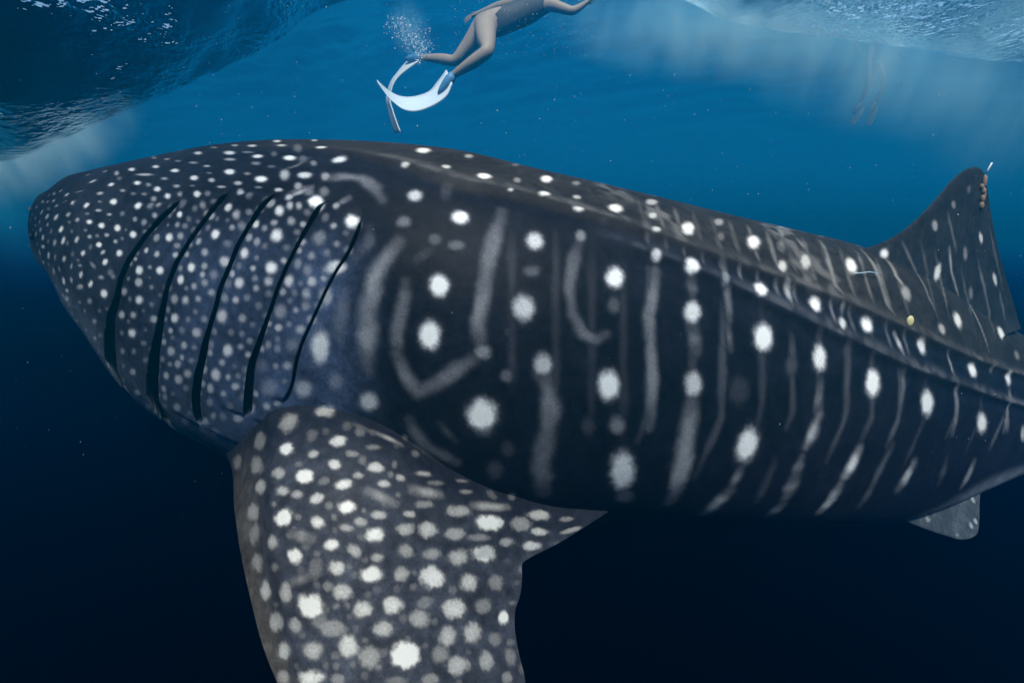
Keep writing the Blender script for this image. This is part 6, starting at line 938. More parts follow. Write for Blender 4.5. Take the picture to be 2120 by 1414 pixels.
# ------------------------------------------------------------------ the whale shark
def body_grid():
    u0 = [s[len(s)//2][1] for s in SLITS]
    u0 = [float(np.mean([p[1] for p in s])) for s in SLITS]
    # columns: (u, slit, type)
    cols = []; us = np.concatenate([np.linspace(0.0, .5, 44)[:-1], np.arange(.5, 7.3, .0112), np.linspace(7.3, Q[-1], 40)[1:]])
    for u in us:
        if min(abs(u-v) for v in u0) > .006: cols.append((u, -1, 0))
    for kk, v in enumerate(u0):
        for ty in range(4): cols.append((v+ty*1e-5, kk, ty))
    cols.sort(); U = np.array([c[0] for c in cols]); KS = np.array([c[1] for c in cols]); TY = np.array([c[2] for c in cols])
    th = np.linspace(0, math.pi, 400)
    dl = []; env = []; gap = []
    t0s = [s[0][0] for s in SLITS]; t1s = [s[-1][0] for s in SLITS]
    win = smooth01(th, .12, min(t0s))*(1-smooth01(th, max(t1s), max(t1s)+.45))
    for s, g, v in zip(SLITS, GAPS, u0):
        s = np.array(s); g = np.array(g); g = g[np.argsort(g[:, 0])]
        dl.append((np.interp(th, s[:, 0], s[:, 1])-v))
        e = smooth01(th, s[0, 0]-.004, s[0, 0]+.05)*(1-smooth01(th, s[-1, 0]-.03, s[-1, 0]+.004))
        env.append(e); gap.append(np.interp(th, g[:, 0], g[:, 1])*.82*e)
    ker = np.hanning(13); ker /= ker.sum(); sm = lambda a: np.convolve(np.pad(a, 6, mode='edge'), ker, 'valid')
    dl = np.array([sm(a)*win for a in dl]); env = np.array(env); gap = np.array([sm(a) for a in gap])
    kn = np.array([.12]+u0+[u0[-1]+1.6]); DL = np.concatenate([np.zeros((1, len(th))), dl, np.zeros((1, len(th)))])
    S = np.zeros((len(U), len(th))); disp = np.zeros_like(S); ins = np.zeros_like(S)
    H = .008
    for i, (u, ks, ty) in enumerate(zip(U, KS, TY)):
        j = int(np.clip(np.searchsorted(kn, u+1e-9)-1, 0, len(kn)-2)); f = np.clip((u-kn[j])/(kn[j+1]-kn[j]), 0, 1)
        if u < kn[0] or u > kn[-1]: d = 0
        else:
            ff = f*f*(3-2*f) if j == len(kn)-2 else f
            d = DL[j]*(1-ff)+DL[j+1]*ff
        s = u+d; dz = 0*th
        if ks >= 0:
            e = env[ks]; g = gap[ks]
            if ty == 0: dz = H*e
            elif ty == 1: dpt = (.010+.55*g)*e; s = s-(.012+2.2*dpt)*e; dz = -dpt; ins[i] = e
            elif ty == 2: s = s+g*.85+.001; dz = -(.010+.45*g)*e; ins[i] = e
            else: s = s+g+.002*e+.001; dz = -.004*e
        else:
            if 1 <= j <= 5 and j < len(kn)-1:          # behind slit j-1
                kk = j-1; L = kn[j+1]-kn[j]; g = gap[kk]+.004*env[kk]
                s = s+g*(1-f)
                nx = env[j] if j < 5 else 0*th
                dz = -.004*env[kk]*(1-smooth01(f, 0, .35))+H*nx*smooth01(f, .35, 1)+.008*math.sin(math.pi*min(1, f*(1 if j < 5 else 3)))*env[kk]
            elif j == 0: dz = H*env[0]*smooth01(u, kn[1]-.4, kn[1])
        S[i] = s; disp[i] = dz
    S = np.clip(S, 0, Q[-1]); TH = np.broadcast_to(th[None], S.shape)
    # ridges along the flank
    for R, amp, q0 in ((RIDGES[0], .011, 1.6), (RIDGES[1], .010, 3.6)):
        R = np.array(R); c = hermite(R[:, 0], R[:, 1], np.clip(S, R[0, 0], R[-1, 0])); d = (TH-c)*.72
        a = amp*smooth01(S, q0, q0+1.5)
        disp = disp+a*(np.exp(-(np.maximum(d, 0)/.026)**2)*(d > 0)+np.exp(-(np.minimum(d, 0)/.055)**2)*(d <= 0))-a*.45*np.exp(-((d-.06)/.035)**2)
    near = body_surface(Q, ST, S, TH, D0, 1.)
    e = 2e-3
    def nrm(sg):
        a = body_surface(Q, ST, np.clip(S+e, 0, Q[-1]), TH, D0, sg)-body_surface(Q, ST, np.clip(S-e, 0.0, Q[-1]), TH, D0, sg)
        b = body_surface(Q, ST, S, np.clip(TH+e, 0, math.pi), D0, sg)-body_surface(Q, ST, S, np.clip(TH-e, 0, math.pi), D0, sg)
        return unit(np.cross(a, b)*sg)
    n_ = nrm(1.)
    ctr = hermite(Q, ST[:, :3], S.ravel()).reshape(near.shape)
    if ((near-ctr)*n_).sum() < 0: n_ = -n_
    far = body_surface(Q, ST, S, TH, D0, -1.); fn = nrm(-1.)
    if ((far-ctr)*fn).sum() < 0: fn = -fn
    P1 = near+n_*disp[..., None]; P2 = far+fn*disp[..., None]
    P1[0] = P1[0].mean(0); P2[0] = P1[0, 0]
    return S, TH, P1, P2, ins, n_
S_, TH_, PN, PF, INS, NB = body_grid()
NC, NR = S_.shape
fa, fb, PU, PL = fin_patch(FINS, 'pectoral', 300, 260, .10, .03, .02, .03)
da, db, DU, DLo = fin_patch(FINS, 'dorsal', 150, 150, .085, .02, .20)
va, vb, VU, VL = fin_patch(FINS, 'pelvic', 40, 40, .05, .012, .03)
# caudal blade, outside the picture
tail_r = np.array([8.15, 5.44, -2.07])
tq = np.linspace(0, 1, 24); tb = np.linspace(0, 1, 16)
tl = tail_r+np.stack([.25+1.2*tq**1.2, .15+.4*tq, 1.5*tq], 1); tt = tail_r+np.stack([.9+.75*tq, .25+.3*tq, .05+1.5*tq], 1)
tl2 = tail_r+np.stack([.25+.6*tq**1.2, .15+.2*tq, -.8*tq], 1); tt2 = tail_r+np.stack([.9+.0*tq, .25+.1*tq, .05-.85*tq], 1)
def blade(L, T):
    G = L[:, None]*(1-tb)[None, :, None]+T[:, None]*tb[None, :, None]; w = (.09*np.sin(np.pi*np.clip(tb, .0, 1))[None, :]*(1-.8*tq)[:, None])[..., None]*np.array([.4, -.9, 0])
    return G+w/2, G-w/2
C1, C2 = blade(tl, tt); C3, C4 = blade(tl2, tt2)
rest = np.array([8.27, 5.48, -2.1])
# --- assemble one mesh
parts = []; quads = []; off = 0
def add(P, flip):
    global off
    nr, nc = P.shape[:2]; parts.append(P.reshape(-1, 3)); quads.append(grid_quads(nr, nc, off, flip)); off += nr*nc
add(PN, False); add(PF[:, ::4], True)
add(PU, False); add(PL, True); add(DU, False); add(DLo, True); add(VU, False); add(VL, True)
add(C1, False); add(C2, True); add(C3, False); add(C4, True)
SVX = np.concatenate(parts); SQ = np.concatenate(quads)
n_near = NC*NR; n_far = PF[:, ::4].shape[0]*PF[:, ::4].shape[1]
n_fin = PU.shape[0]*PU.shape[1]; n_dor = DU.shape[0]*DU.shape[1]; n_pel = VU.shape[0]*VU.shape[1]
# --- skin pattern, in metres on the skin itself
NV = len(SVX); mark = np.zeros(NV, np.float32)
act = np.ones(NV, bool); act[n_near:n_near+n_far] = False
idx = np.nonzero(act)[0]; order = idx[np.argsort(SVX[idx, 0])]; PX = SVX[order]; xs_sorted = PX[:, 0]
jit = (vnoise(PX*95)-.5)*.45+(vnoise(PX*190+9)-.5)*.30+(vnoise(PX*38+4)-.5)*.60
blot = .70+.35*smooth01(vnoise(PX*11+2), .15, .75)+.12*(vnoise(PX*55+7)-.5)
def near_x(c, r): return np.searchsorted(xs_sorted, c-r), np.searchsorted(xs_sorted, c+r)
def put(sl, val): mark[order[sl[0]:sl[1]]] = np.maximum(mark[order[sl[0]:sl[1]]], val)
for m in MARKS:
    P, A, B, it = np.array(m[:3]), np.array(m[3:6]), np.array(m[6:9]), m[9]; onfin = m[10]
    rm = max(np.linalg.norm(A), np.linalg.norm(B)); sl = near_x(P[0], rm*1.9); d = PX[sl[0]:sl[1]]-P
    N = np.cross(A, B); N = N/max(np.linalg.norm(N), 1e-9)*rm*1.3
    co = d@np.linalg.inv(np.stack([A, B, N])); r = np.sqrt((co**2).sum(1))+jit[sl[0]:sl[1]]*(.62 if onfin else .34)
    if onfin: v = it*(1.08-.25*r)*(1-smooth01(r, .62, 1.22))+.12*it*(1-smooth01(r, .8, 1.7))
    elif it > .45: v = it*(1-smooth01(r, .42, 1.30))+.10*it*(1-smooth01(r, .8, 1.8))
    else: v = it*(1-smooth01(r, .35, 1.35))
    put(sl, v)
for rr, it, pts in STROKES:
    pts = np.array(pts); cl = np.concatenate([[0], np.cumsum(np.linalg.norm(np.diff(pts, axis=0), axis=1))])
    for i_, (p, q) in enumerate(zip(pts[:-1], pts[1:])):
        lo, hi = min(p[0], q[0])-rr*2.2, max(p[0], q[0])+rr*2.2
        sl = np.searchsorted(xs_sorted, lo), np.searchsorted(xs_sorted, hi); d = PX[sl[0]:sl[1]]-p; e = q-p
        tr_ = d@e/(e@e); t = np.clip(tr_, 0, 1); along = (cl[i_]+t*(cl[i_+1]-cl[i_]))/cl[-1]
        end = .50+.50*smooth01(np.minimum(along, 1-along)*cl[-1], 0, max(.05, .22*cl[-1]))
        r = np.linalg.norm(d-t[:, None]*e, axis=1)/(rr*1.36*(.78+.22*end))+jit[sl[0]:sl[1]]*.34+(vnoise(PX[sl[0]:sl[1]]*15)-.5)*.6
        put(sl, it*1.18*end*blot[sl[0]:sl[1]]*(1-smooth01(r, .15, 1.55)))
# filler spots where the photograph shows no pattern: tail, under edge of the fin
def filler(P, keep, size, n, it):
    cand = np.nonzero(keep)[0]
    for c in rng.choice(cand, n):
        r = np.linalg.norm(P-P[c], axis=1)/(size*(.7+.6*rng.random()))
        yield np.maximum(0, it*(.5+.5*rng.random())*(1-smooth01(r, .6, 1.2)))
nm_ = mark[:n_near].reshape(NC, NR)
tailm = (S_.ravel() > 7.25) & (TH_.ravel() < 2.2)
for v in filler(SVX[:n_near:1], tailm, .035, 60, .9): mark[:n_near] = np.maximum(mark[:n_near], v)
# ridge crests are paler
pal = np.zeros((NC, NR))
for R, q0 in ((RIDGES[0], 1.7), (RIDGES[1], 3.8)):
    R = np.array(R); c = hermite(R[:, 0], R[:, 1], np.clip(S_, R[0, 0], R[-1, 0])); d = (TH_-c)*.72
    pal = np.maximum(pal, np.exp(-((d+.012)/np.where(d < 0, .045, .018))**2)*smooth01(S_, q0, q0+1.2))
pn = vnoise(PN.reshape(-1, 3)*[5, 5, 5]).reshape(NC, NR); pn2 = vnoise(PN.reshape(-1, 3)*22+3).reshape(NC, NR)
pal *= .35+.9*pn*smooth01(pn2, .2, .7)
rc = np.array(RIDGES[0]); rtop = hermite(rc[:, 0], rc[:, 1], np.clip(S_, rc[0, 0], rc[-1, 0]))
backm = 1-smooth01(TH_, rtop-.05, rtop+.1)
pale_back = smooth01(pn, .5, .75)*smooth01(pn2, .25, .75)*backm*smooth01(S_, 3.6, 4.3)*(1-smooth01(S_, 5.6, 6.6))
nm_ = np.maximum(nm_, np.maximum(.26*pal, .30*pale_back)); mark[:n_near] = nm_.ravel()
# skin ground colour (albedo)
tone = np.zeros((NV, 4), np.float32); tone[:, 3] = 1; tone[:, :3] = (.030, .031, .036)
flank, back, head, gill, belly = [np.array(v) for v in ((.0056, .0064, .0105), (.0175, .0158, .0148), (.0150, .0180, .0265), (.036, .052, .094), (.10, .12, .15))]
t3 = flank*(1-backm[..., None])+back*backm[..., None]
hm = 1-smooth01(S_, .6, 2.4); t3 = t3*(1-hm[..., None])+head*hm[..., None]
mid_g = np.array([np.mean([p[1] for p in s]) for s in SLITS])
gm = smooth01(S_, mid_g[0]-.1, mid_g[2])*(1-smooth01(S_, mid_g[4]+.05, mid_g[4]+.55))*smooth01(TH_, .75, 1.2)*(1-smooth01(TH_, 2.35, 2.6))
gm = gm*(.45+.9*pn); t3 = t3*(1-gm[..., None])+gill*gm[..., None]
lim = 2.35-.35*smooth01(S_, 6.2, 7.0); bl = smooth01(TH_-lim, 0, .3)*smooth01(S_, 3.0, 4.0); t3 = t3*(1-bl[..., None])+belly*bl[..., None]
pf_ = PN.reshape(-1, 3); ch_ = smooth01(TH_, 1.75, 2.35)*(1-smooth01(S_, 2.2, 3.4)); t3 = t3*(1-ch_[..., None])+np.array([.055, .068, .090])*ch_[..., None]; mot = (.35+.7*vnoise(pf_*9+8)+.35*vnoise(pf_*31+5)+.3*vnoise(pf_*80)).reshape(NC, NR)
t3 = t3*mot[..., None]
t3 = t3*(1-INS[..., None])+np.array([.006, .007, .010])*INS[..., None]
nm_ = nm_*(1-INS); mark[:n_near] = nm_.ravel()
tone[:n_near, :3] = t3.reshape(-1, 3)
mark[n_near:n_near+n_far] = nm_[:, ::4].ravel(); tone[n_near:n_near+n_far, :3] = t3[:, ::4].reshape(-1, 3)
o0 = n_near+n_far; pu = PU.reshape(-1, 3)
fcol = np.array([.030, .032, .040])*np.ones((n_fin, 1)); lead = (1-smooth01(np.broadcast_to(fb[None], PU.shape[:2]).ravel(), .03, .16))[:, None]
fcol = fcol*(1-lead)+np.array([.060, .052, .044])*lead; fcol *= (.45+.6*vnoise(pu*11)+.5*vnoise(pu*43+2))[:, None]*1.15
rt_ = (1-smooth01(np.broadcast_to(fa[:, None], PU.shape[:2]).ravel(), .05, .17))[:, None]; fcol = fcol*(1-.85*rt_)+.85*rt_*flank*1.6
tone[o0:o0+n_fin, :3] = fcol
tone[o0+n_fin:o0+2*n_fin, :3] = .2; mark[o0+n_fin:o0+2*n_fin] = 0
o1 = o0+2*n_fin; dcol = np.array([.014, .0148, .0172])*(.5+.6*vnoise(SVX[o1:o1+2*n_dor]*13)+.4*vnoise(SVX[o1:o1+2*n_dor]*47))[:, None]; tone[o1:o1+2*n_dor, :3] = dcol
o2 = o1+2*n_dor; tone[o2:o2+2*n_pel, :3] = np.array([.045, .055, .065])*(.5+vnoise(SVX[o2:o2+2*n_pel]*16))[:, None]; mark[o2:o2+2*n_pel] = .5*smooth01(vnoise(SVX[o2:o2+2*n_pel]*20+3), .72, .85)
shm = mesh_np('whale_shark', SVX, SQ)
at1 = shm.attributes.new('mark', 'FLOAT', 'POINT'); at1.data.foreach_set('value', mark)
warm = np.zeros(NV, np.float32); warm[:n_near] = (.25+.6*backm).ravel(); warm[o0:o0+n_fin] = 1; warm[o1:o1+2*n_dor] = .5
at3 = shm.attributes.new('warm', 'FLOAT', 'POINT'); at3.data.foreach_set('value', warm)
at2 = shm.attributes.new('tone', 'FLOAT_COLOR', 'POINT'); at2.data.foreach_set('color', tone.ravel())
k = NT('shark_skin'); tc = k.n('TexCoord')
am = k.n('Attribute', attribute_name='mark'); ac = k.n('Attribute', attribute_name='tone')
f1 = k.n('TexNoise', i_Vector=tc.outputs['Object'], i_Scale=140.0, i_Detail=3.0, i_Roughness=.6)
f2 = k.n('TexNoise', i_Vector=tc.outputs['Object'], i_Scale=420.0, i_Detail=2.0)
f3 = k.n('TexNoise', i_Vector=tc.outputs['Object'], i_Scale=28.0, i_Detail=5.0, i_Roughness=.65)
gr = k.math('MULTIPLY', k.math('SUBTRACT', f1.outputs['Fac'], .5), .70)
mm = k.math('MULTIPLY', am.outputs['Fac'], k.math('ADD', 1.0, gr), clamp=True)
mp_ = k.math('POWER', mm, 1.45)
aw = k.n('Attribute', attribute_name='warm')
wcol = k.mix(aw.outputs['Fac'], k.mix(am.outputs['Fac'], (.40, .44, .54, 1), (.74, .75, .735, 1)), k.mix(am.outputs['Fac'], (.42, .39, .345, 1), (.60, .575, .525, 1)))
tn = k.n('Mix', data_type='RGBA', blend_type='MULTIPLY', i_0=1.0, i_6=ac.outputs['Color'])
ramp = k.n('MapRange', i_0=f3.outputs['Fac'], i_1=.25, i_2=.75, i_3=.55, i_4=1.45)
rg = k.math('MULTIPLY', ramp.outputs[0], k.math('ADD', .35, k.math('MULTIPLY', f1.outputs['Fac'], 1.3)))
cmb = k.n('CombineColor', i_0=rg, i_1=rg, i_2=rg); k.t.links.new(cmb.outputs[0], tn.inputs[7])
col = k.mix(mp_, tn.outputs[2], wcol)
bp = k.n('Bump', i_Strength=.25, i_Distance=.002, i_Height=f2.outputs['Fac'])
bp2 = k.n('Bump', i_Strength=.35, i_Distance=.006, i_Height=f3.outputs['Fac'], i_Normal=bp.outputs[0])
bs = k.n('BsdfPrincipled', i_Base_Color=col, i_Roughness=.55, i_Specular_IOR_Level=.09, i_Normal=bp2.outputs[0])
M_SKIN = k.surf(bs.outputs[0])
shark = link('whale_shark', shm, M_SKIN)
tag(shark, 'huge dark whale shark with white spots and stripes filling the frame', 'shark')
# small things fixed to the shark
def ico(name, mat, loc, r, parent=None, sub=2, sq=(1, 1, 1), rough=0.0):
    bm = bmesh.new(); bmesh.ops.create_icosphere(bm, subdivisions=sub, radius=1)
    for v in bm.verts:
        k_ = 1+rough*(random.random()-.5); v.co = Vector((v.co.x*r*sq[0]*k_, v.co.y*r*sq[1]*k_, v.co.z*r*sq[2]*k_))+Vector(loc)
    m = bpy.data.meshes.new(name); bm.to_mesh(m); bm.free(); return link(name, m, mat, parent)
def tube(name, pts, rad, mat, parent=None, n=8):
    pts = np.array([tuple(p) for p in pts]); rad = np.broadcast_to(np.asarray(rad, float), (len(pts),))
    T = unit(np.gradient(pts, axis=0)); a = unit(np.cross(T, [0.3, .2, 1.0])); b = np.cross(T, a)
    ph = np.linspace(0, 2*math.pi, n, endpoint=False)
    G = pts[:, None]+rad[:, None, None]*(a[:, None]*np.cos(ph)[None, :, None]+b[:, None]*np.sin(ph)[None, :, None])
    V = [tuple(p) for p in G.reshape(-1, 3)]; F = [(i*n+j, i*n+(j+1) % n, (i+1)*n+(j+1) % n, (i+1)*n+j) for i in range(len(pts)-1) for j in range(n)]
    F += [tuple(range(n))[::-1], tuple(range((len(pts)-1)*n, len(pts)*n))]
    m = bpy.data.meshes.new(name); m.from_pydata(V, [], F); return link(name, m, mat, parent)
def on_fin(x, y, lift=.0):
    """point of the dorsal fin's near face seen at (x, y), lifted towards the camera"""
    P = DU.reshape(-1, 3); d = P@FV; px = 1060+LENS_PX*P[:, 0]/d; py = 707-LENS_PX*(P@UV_)/d
    i = ((px-x)**2+(py-y)**2).argmin(); return at(x, y, d[i]-lift)
def on_body(x, y, lift=.0):
    P = PN.reshape(-1, 3); d = P@FV; px = 1060+LENS_PX*P[:, 0]/d; py = 707-LENS_PX*(P@UV_)/d
    w_ = (px-x)**2+(py-y)**2; c = np.nonzero(w_ < 30)[0]; i = c[d[c].argmin()] if len(c) else w_.argmin()
    return at(x, y, d[i]-lift)
M_PAR = plain('parasite_brown', (.16, .105, .075), .6, .4, 60); M_PALE = plain('pale_tag', (.62, .66, .66), .4, .1, 40)
M_WIRE = plain('pale_blue_line', (.35, .50, .62), .4, .1, 40); M_YEL = plain('dull_yellow', (.48, .44, .22), .5, .15, 80)
M_EYE = plain('eye_black', (.012, .012, .016), .25, .2, 60); M_LID = plain('eye_rim_grey', (.10, .12, .14), .6, .3, 80)
for (x, y, rx, rz) in ((2038, 376, .014, .040), (2036, 396, .013, .022), (2032, 387, .012, .018), (2034, 412, .014, .024), (2032, 426, .015, .024), (2037, 404, .010, .03)):
    p = on_fin(x, y, .012); o = ico('parasite', M_PAR, p, 1, shark, 2, (rx, .014, rz), .12)
    o['label'] = 'brown copepod parasite on the rear edge of the dorsal fin'
t_ = tube('tag_stem', [on_fin(2041, 359, .0), on_fin(2046, 351, .0)+Vector((0, 0, .002)), on_fin(2054, 337, .01)], [.005, .0045, .004], M_PALE, shark); t_['label'] = 'thin pale tag stem sticking up from the fin tip'
f_ = tube('fishing_line', [on_body(1768, 566, .006), on_body(1785, 565, .03), on_body(1800, 563, .035), on_body(1812, 565, .04), on_body(1821, 567, .035), on_body(1812, 569, .03)], .0022, M_WIRE, shark, 6); f_['label'] = 'short pale blue line trailing from a white spot on the back'
d_ = ico('tag_disc', M_YEL, on_body(1884, 665, .004), 1, shark, 2, (.018, .008, .027), .05); d_['label'] = 'small dull yellow disc on the upper ridge below the dorsal fin'
e_ = ico('eye', M_EYE, on_body(66, 490, -.004), .014, shark, 3, (.5, .9, 1.2)); ico('eye_rim', M_LID, on_body(63, 434, -.004), .011, e_, 3, (.6, 1, 1.3))

# ------------------------------------------------------------------ swimmers
def skin_person(name, nodes, edges, root, mat):
    """one continuous body grown round a skeleton; nodes: key -> (point, radius)"""
    keys = list(nodes); m = bpy.data.meshes.new(name)
    m.from_pydata([tuple(nodes[k_][0]) for k_ in keys], [(keys.index(a), keys.index(b)) for a, b in edges], [])
    o = bpy.data.objects.new(name, m); COL.objects.link(o)
    md = o.modifiers.new('skin', 'SKIN'); md.use_smooth_shade = True
    for i, k_ in enumerate(keys):
        r = nodes[k_][1]; r = r if isinstance(r, tuple) else (r, r); m.skin_vertices[0].data[i].radius = r; m.skin_vertices[0].data[i].use_root = (k_ == root)
    sb = o.modifiers.new('sub', 'SUBSURF'); sb.levels = 2; sb.render_levels = 2
    dg = bpy.context.evaluated_depsgraph_get(); ev = o.evaluated_get(dg); me = bpy.data.meshes.new_from_object(ev)
    bpy.data.objects.remove(o); me.name = name
    return link(name, me, mat)
def hand(nodes, edges, wrist, pre, w, dirv, side, scale=1.0, curl=Vector((0, 0, -1))):
    dirv = dirv.normalized(); side = side.normalized()
    nodes[pre+'palm'] = (w+dirv*.05*scale, (.030, .018)); edges.append((wrist, pre+'palm'))
    nodes[pre+'knuckle'] = (w+dirv*.095*scale, (.034, .015)); edges.append((pre+'palm', pre+'knuckle'))
    for i, (off, ln) in enumerate(((-.034, .070), (-.012, .082), (.012, .078), (.034, .062))):
        a = w+dirv*(.105*scale)+side*off; b = a+dirv*ln*.55+curl*.008+side*off*.15; c = a+dirv*ln*.95+curl*.026+side*off*.2
        for nm, p, r in (('a', a, .010), ('b', b, .009), ('c', c, .007)): nodes[f'{pre}f{i}{nm}'] = (p, r)
        edges += [(pre+'knuckle', f'{pre}f{i}a'), (f'{pre}f{i}a', f'{pre}f{i}b'), (f'{pre}f{i}b', f'{pre}f{i}c')]
    a = w+dirv*.035*scale-side*.035; b = a+dirv*.035-side*.022; c = b+dirv*.03+curl*.01
    nodes[pre+'ta'] = (a, .012); nodes[pre+'tb'] = (b, .010); nodes[pre+'tc'] = (c, .008)
    edges += [(pre+'palm', pre+'ta'), (pre+'ta', pre+'tb'), (pre+'tb', pre+'tc')]
M_HUMAN = plain('swimmer_skin', (.215, .185, .15), .55, .12, 9)
M_SUIT = plain('swimsuit_grey', (.030, .038, .036), .7, .35, 26)
M_BLADE = plain('fin_blade_white', (.62, .73, .80), .35, .06, 6, .4, .35); M_POCKET = plain('fin_pocket_blue', (.05, .16, .30), .5, .2, 20)
M_HAIR = plain('hair_dark', (.02, .016, .014), .5, .3, 60); M_MASK = plain('mask_black', (.015, .015, .017), .3, .1, 20)
nd = {}; ed = []
DP_ = 6.3
def J(key, x, y, d, r):
    k_ = 1.16 if key[:3] not in ('ank', 'foo', 'wrn', 'wrf', 'nec', 'jaw', 'cro') else 1.0
    nd[key] = (at(x, y, d), tuple(v*k_ for v in r) if isinstance(r, tuple) else r*k_)
J('pelvis', 1014, 48, 6.32, (.125, .115)); J('belly', 1045, 42, 6.34, (.125, .12)); J('chest', 1090, 26, 6.36, (.15, .135)); J('upper', 1124, 8, 6.38, (.145, .12)); J('neck', 1150, -12, 6.42, .062); J('jaw', 1166, -20, 6.44, .085); J('crown', 1184, -30, 6.48, .09)
J('hipn', 1004, 56, 6.16, .115); J('thighn', 1007, 82, 5.98, .098); J('kneen', 1010, 107, 5.84, .064); J('calfn', 978, 130, 5.92, .062); J('anklen', 938, 156, 6.05, .038); J('footn', 918, 182, 6.08, (.045, .034))
J('hipf', 1001, 50, 6.44, .11); J('thighf', 973, 92, 6.52, .085); J('kneef', 943, 128, 6.60, .06); J('calff', 912, 122, 6.68, .056); J('anklef', 872, 120, 6.76, .036); J('footf', 850, 122, 6.80, (.042, .032))
J('shn', 1136, 9, 6.2, .065); J('elbn', 1187, 25, 6.1, .044); J('wrn', 1212, 8, 6.06, .030)
J('shf', 1104, -2, 6.56, .062); J('elbf', 1030, 13, 6.66, .044); J('wrf', 990, 29, 6.70, .030)
ed += [('pelvis', 'belly'), ('belly', 'chest'), ('chest', 'upper'), ('upper', 'neck'), ('neck', 'jaw'), ('jaw', 'crown'),
       ('pelvis', 'hipn'), ('hipn', 'thighn'), ('thighn', 'kneen'), ('kneen', 'calfn'), ('calfn', 'anklen'), ('anklen', 'footn'),
       ('pelvis', 'hipf'), ('hipf', 'thighf'), ('thighf', 'kneef'), ('kneef', 'calff'), ('calff', 'anklef'), ('anklef', 'footf'),
       ('upper', 'shn'), ('shn', 'elbn'), ('elbn', 'wrn'), ('upper', 'shf'), ('shf', 'elbf'), ('elbf', 'wrf')]
hand(nd, ed, 'wrn', 'n', nd['wrn'][0], nd['wrn'][0]-nd['elbn'][0], Vector((0, -1, .3)))
hand(nd, ed, 'wrf', 'f', nd['wrf'][0], nd['wrf'][0]-nd['elbf'][0], Vector((0, -.6, -.8)))
swimmer = skin_person('person', nd, ed, 'pelvis', M_HUMAN)
tag(swimmer, 'swimmer in a grey one-piece swimsuit and long white fins kicking at the surface', 'person', 'swimmers at the surface')
def suit_from(body, inside, mat, name, off=.006):
    me = body.data; V = np.empty(len(me.vertices)*3, np.float32); me.vertices.foreach_get('co', V); V = V.reshape(-1, 3)
    Nn = np.array([tuple(v.normal) for v in me.vertices]); keep = inside(V)
    fs = [tuple(p.vertices) for p in me.polygons if all(keep[i] for i in p.vertices)]
    ids = sorted({i for f in fs for i in f}); mpx = {v: i for i, v in enumerate(ids)}
    m = bpy.data.meshes.new(name); m.from_pydata([tuple(V[i]+Nn[i]*off) for i in ids], [], [tuple(mpx[i] for i in f) for f in fs])
    return link(name, m, mat, body)
pv = np.array(nd['belly'][0]); ax = np.array((nd['upper'][0]-nd['pelvis'][0]).normalized()); pel = np.array(nd['pelvis'][0]); L_t = (nd['upper'][0]-nd['pelvis'][0]).length
def torso_in(V):
    t = (V-pel)@ax; r = np.linalg.norm((V-pel)-t[:, None]*ax, axis=1)
    return (t > .03-.10*np.clip((pel[2]+.02-V[:, 2])/.15, -1, 1)) & (t < L_t+.02) & (r < .27)
suit_from(swimmer, torso_in, M_SUIT, 'swimsuit')
cr = np.array(nd['crown'][0])
suit_from(swimmer, lambda V: (np.linalg.norm(V-cr, axis=1) < .13) & (V[:, 2] > cr[2]-.02), M_HAIR, 'hair', .012)
mk = ico('diving_mask', M_MASK, nd['crown'][0]+Vector((.05, -.03, -.07)), 1, swimmer, 2, (.05, .075, .045))
tube('snorkel', [nd['jaw'][0]+Vector((.08, -.05, -.06)), nd['jaw'][0]+Vector((.10, -.10, .0)), nd['crown'][0]+Vector((.02, -.11, .1)), nd['crown'][0]+Vector((-.06, -.11, .34))], .011, M_MASK, mk)
def swim_fin(up, lo, d_up, d_lo, foot, ankle, person, pocket_r=.05, mb=None, mpk=None):
    n = 28; k_ = np.linspace(0, 1, len(up)); kk = np.linspace(0, 1, n)
    A = hermite(k_, np.array([(*p, d_up+(d_lo-d_up)*0) for p in up], float), kk); B = hermite(k_, np.array([(*p, d_lo) for p in lo], float), kk)
    wa = np.array([tuple(at(*p)) for p in A]); wb = np.array([tuple(at(*p)) for p in B])
    G = np.stack([wa*(1-f)+wb*f for f in np.linspace(0, 1, 7)], 1)
    nn = unit(np.cross(np.gradient(G, axis=0), np.gradient(G, axis=1)))
    th = .006-.003*kk[:, None, None]; edge = np.array([1.6, 1, .8, .8, .8, 1, 1.6])[None, :, None]
    u_, l_ = G+nn*th*edge, G-nn*th*edge; nr, nc = G.shape[:2]
    q = np.concatenate([grid_quads(nr, nc), grid_quads(nr, nc, nr*nc, True)])
    rim = []
    bd = [i*nc for i in range(nr)]+[(nr-1)*nc+j for j in range(1, nc)]+[i*nc+nc-1 for i in range(nr-2, -1, -1)]+[j for j in range(nc-2, 0, -1)]
    for a, b in zip(bd, bd[1:]+bd[:1]): rim.append((a, b, b+nr*nc, a+nr*nc))
    o = link('swim_fin', mesh_np('swim_fin', np.concatenate([u_.reshape(-1, 3), l_.reshape(-1, 3)]), np.concatenate([q, np.array(rim)])), mb or M_BLADE, person)
    a, b = Vector(ankle), Vector(foot); d = (b-a)
    tube('foot_pocket', [a-d*.05, a+d*.3, a+d*.7, a+d*1.15, a+d*1.5], [pocket_r*.9, pocket_r*1.15, pocket_r*1.05, pocket_r*.8, pocket_r*.35], mpk or M_POCKET, o, 12)
    return o
swim_fin([(925, 146), (905, 172), (888, 191), (858, 201), (832, 201), (812, 193), (797, 182), (780, 166)], [(936, 172), (925, 198), (900, 217), (866, 230), (838, 228), (815, 212), (800, 196), (783, 172)], 6.22, 6.02, nd['footn'][0], nd['anklen'][0], swimmer)
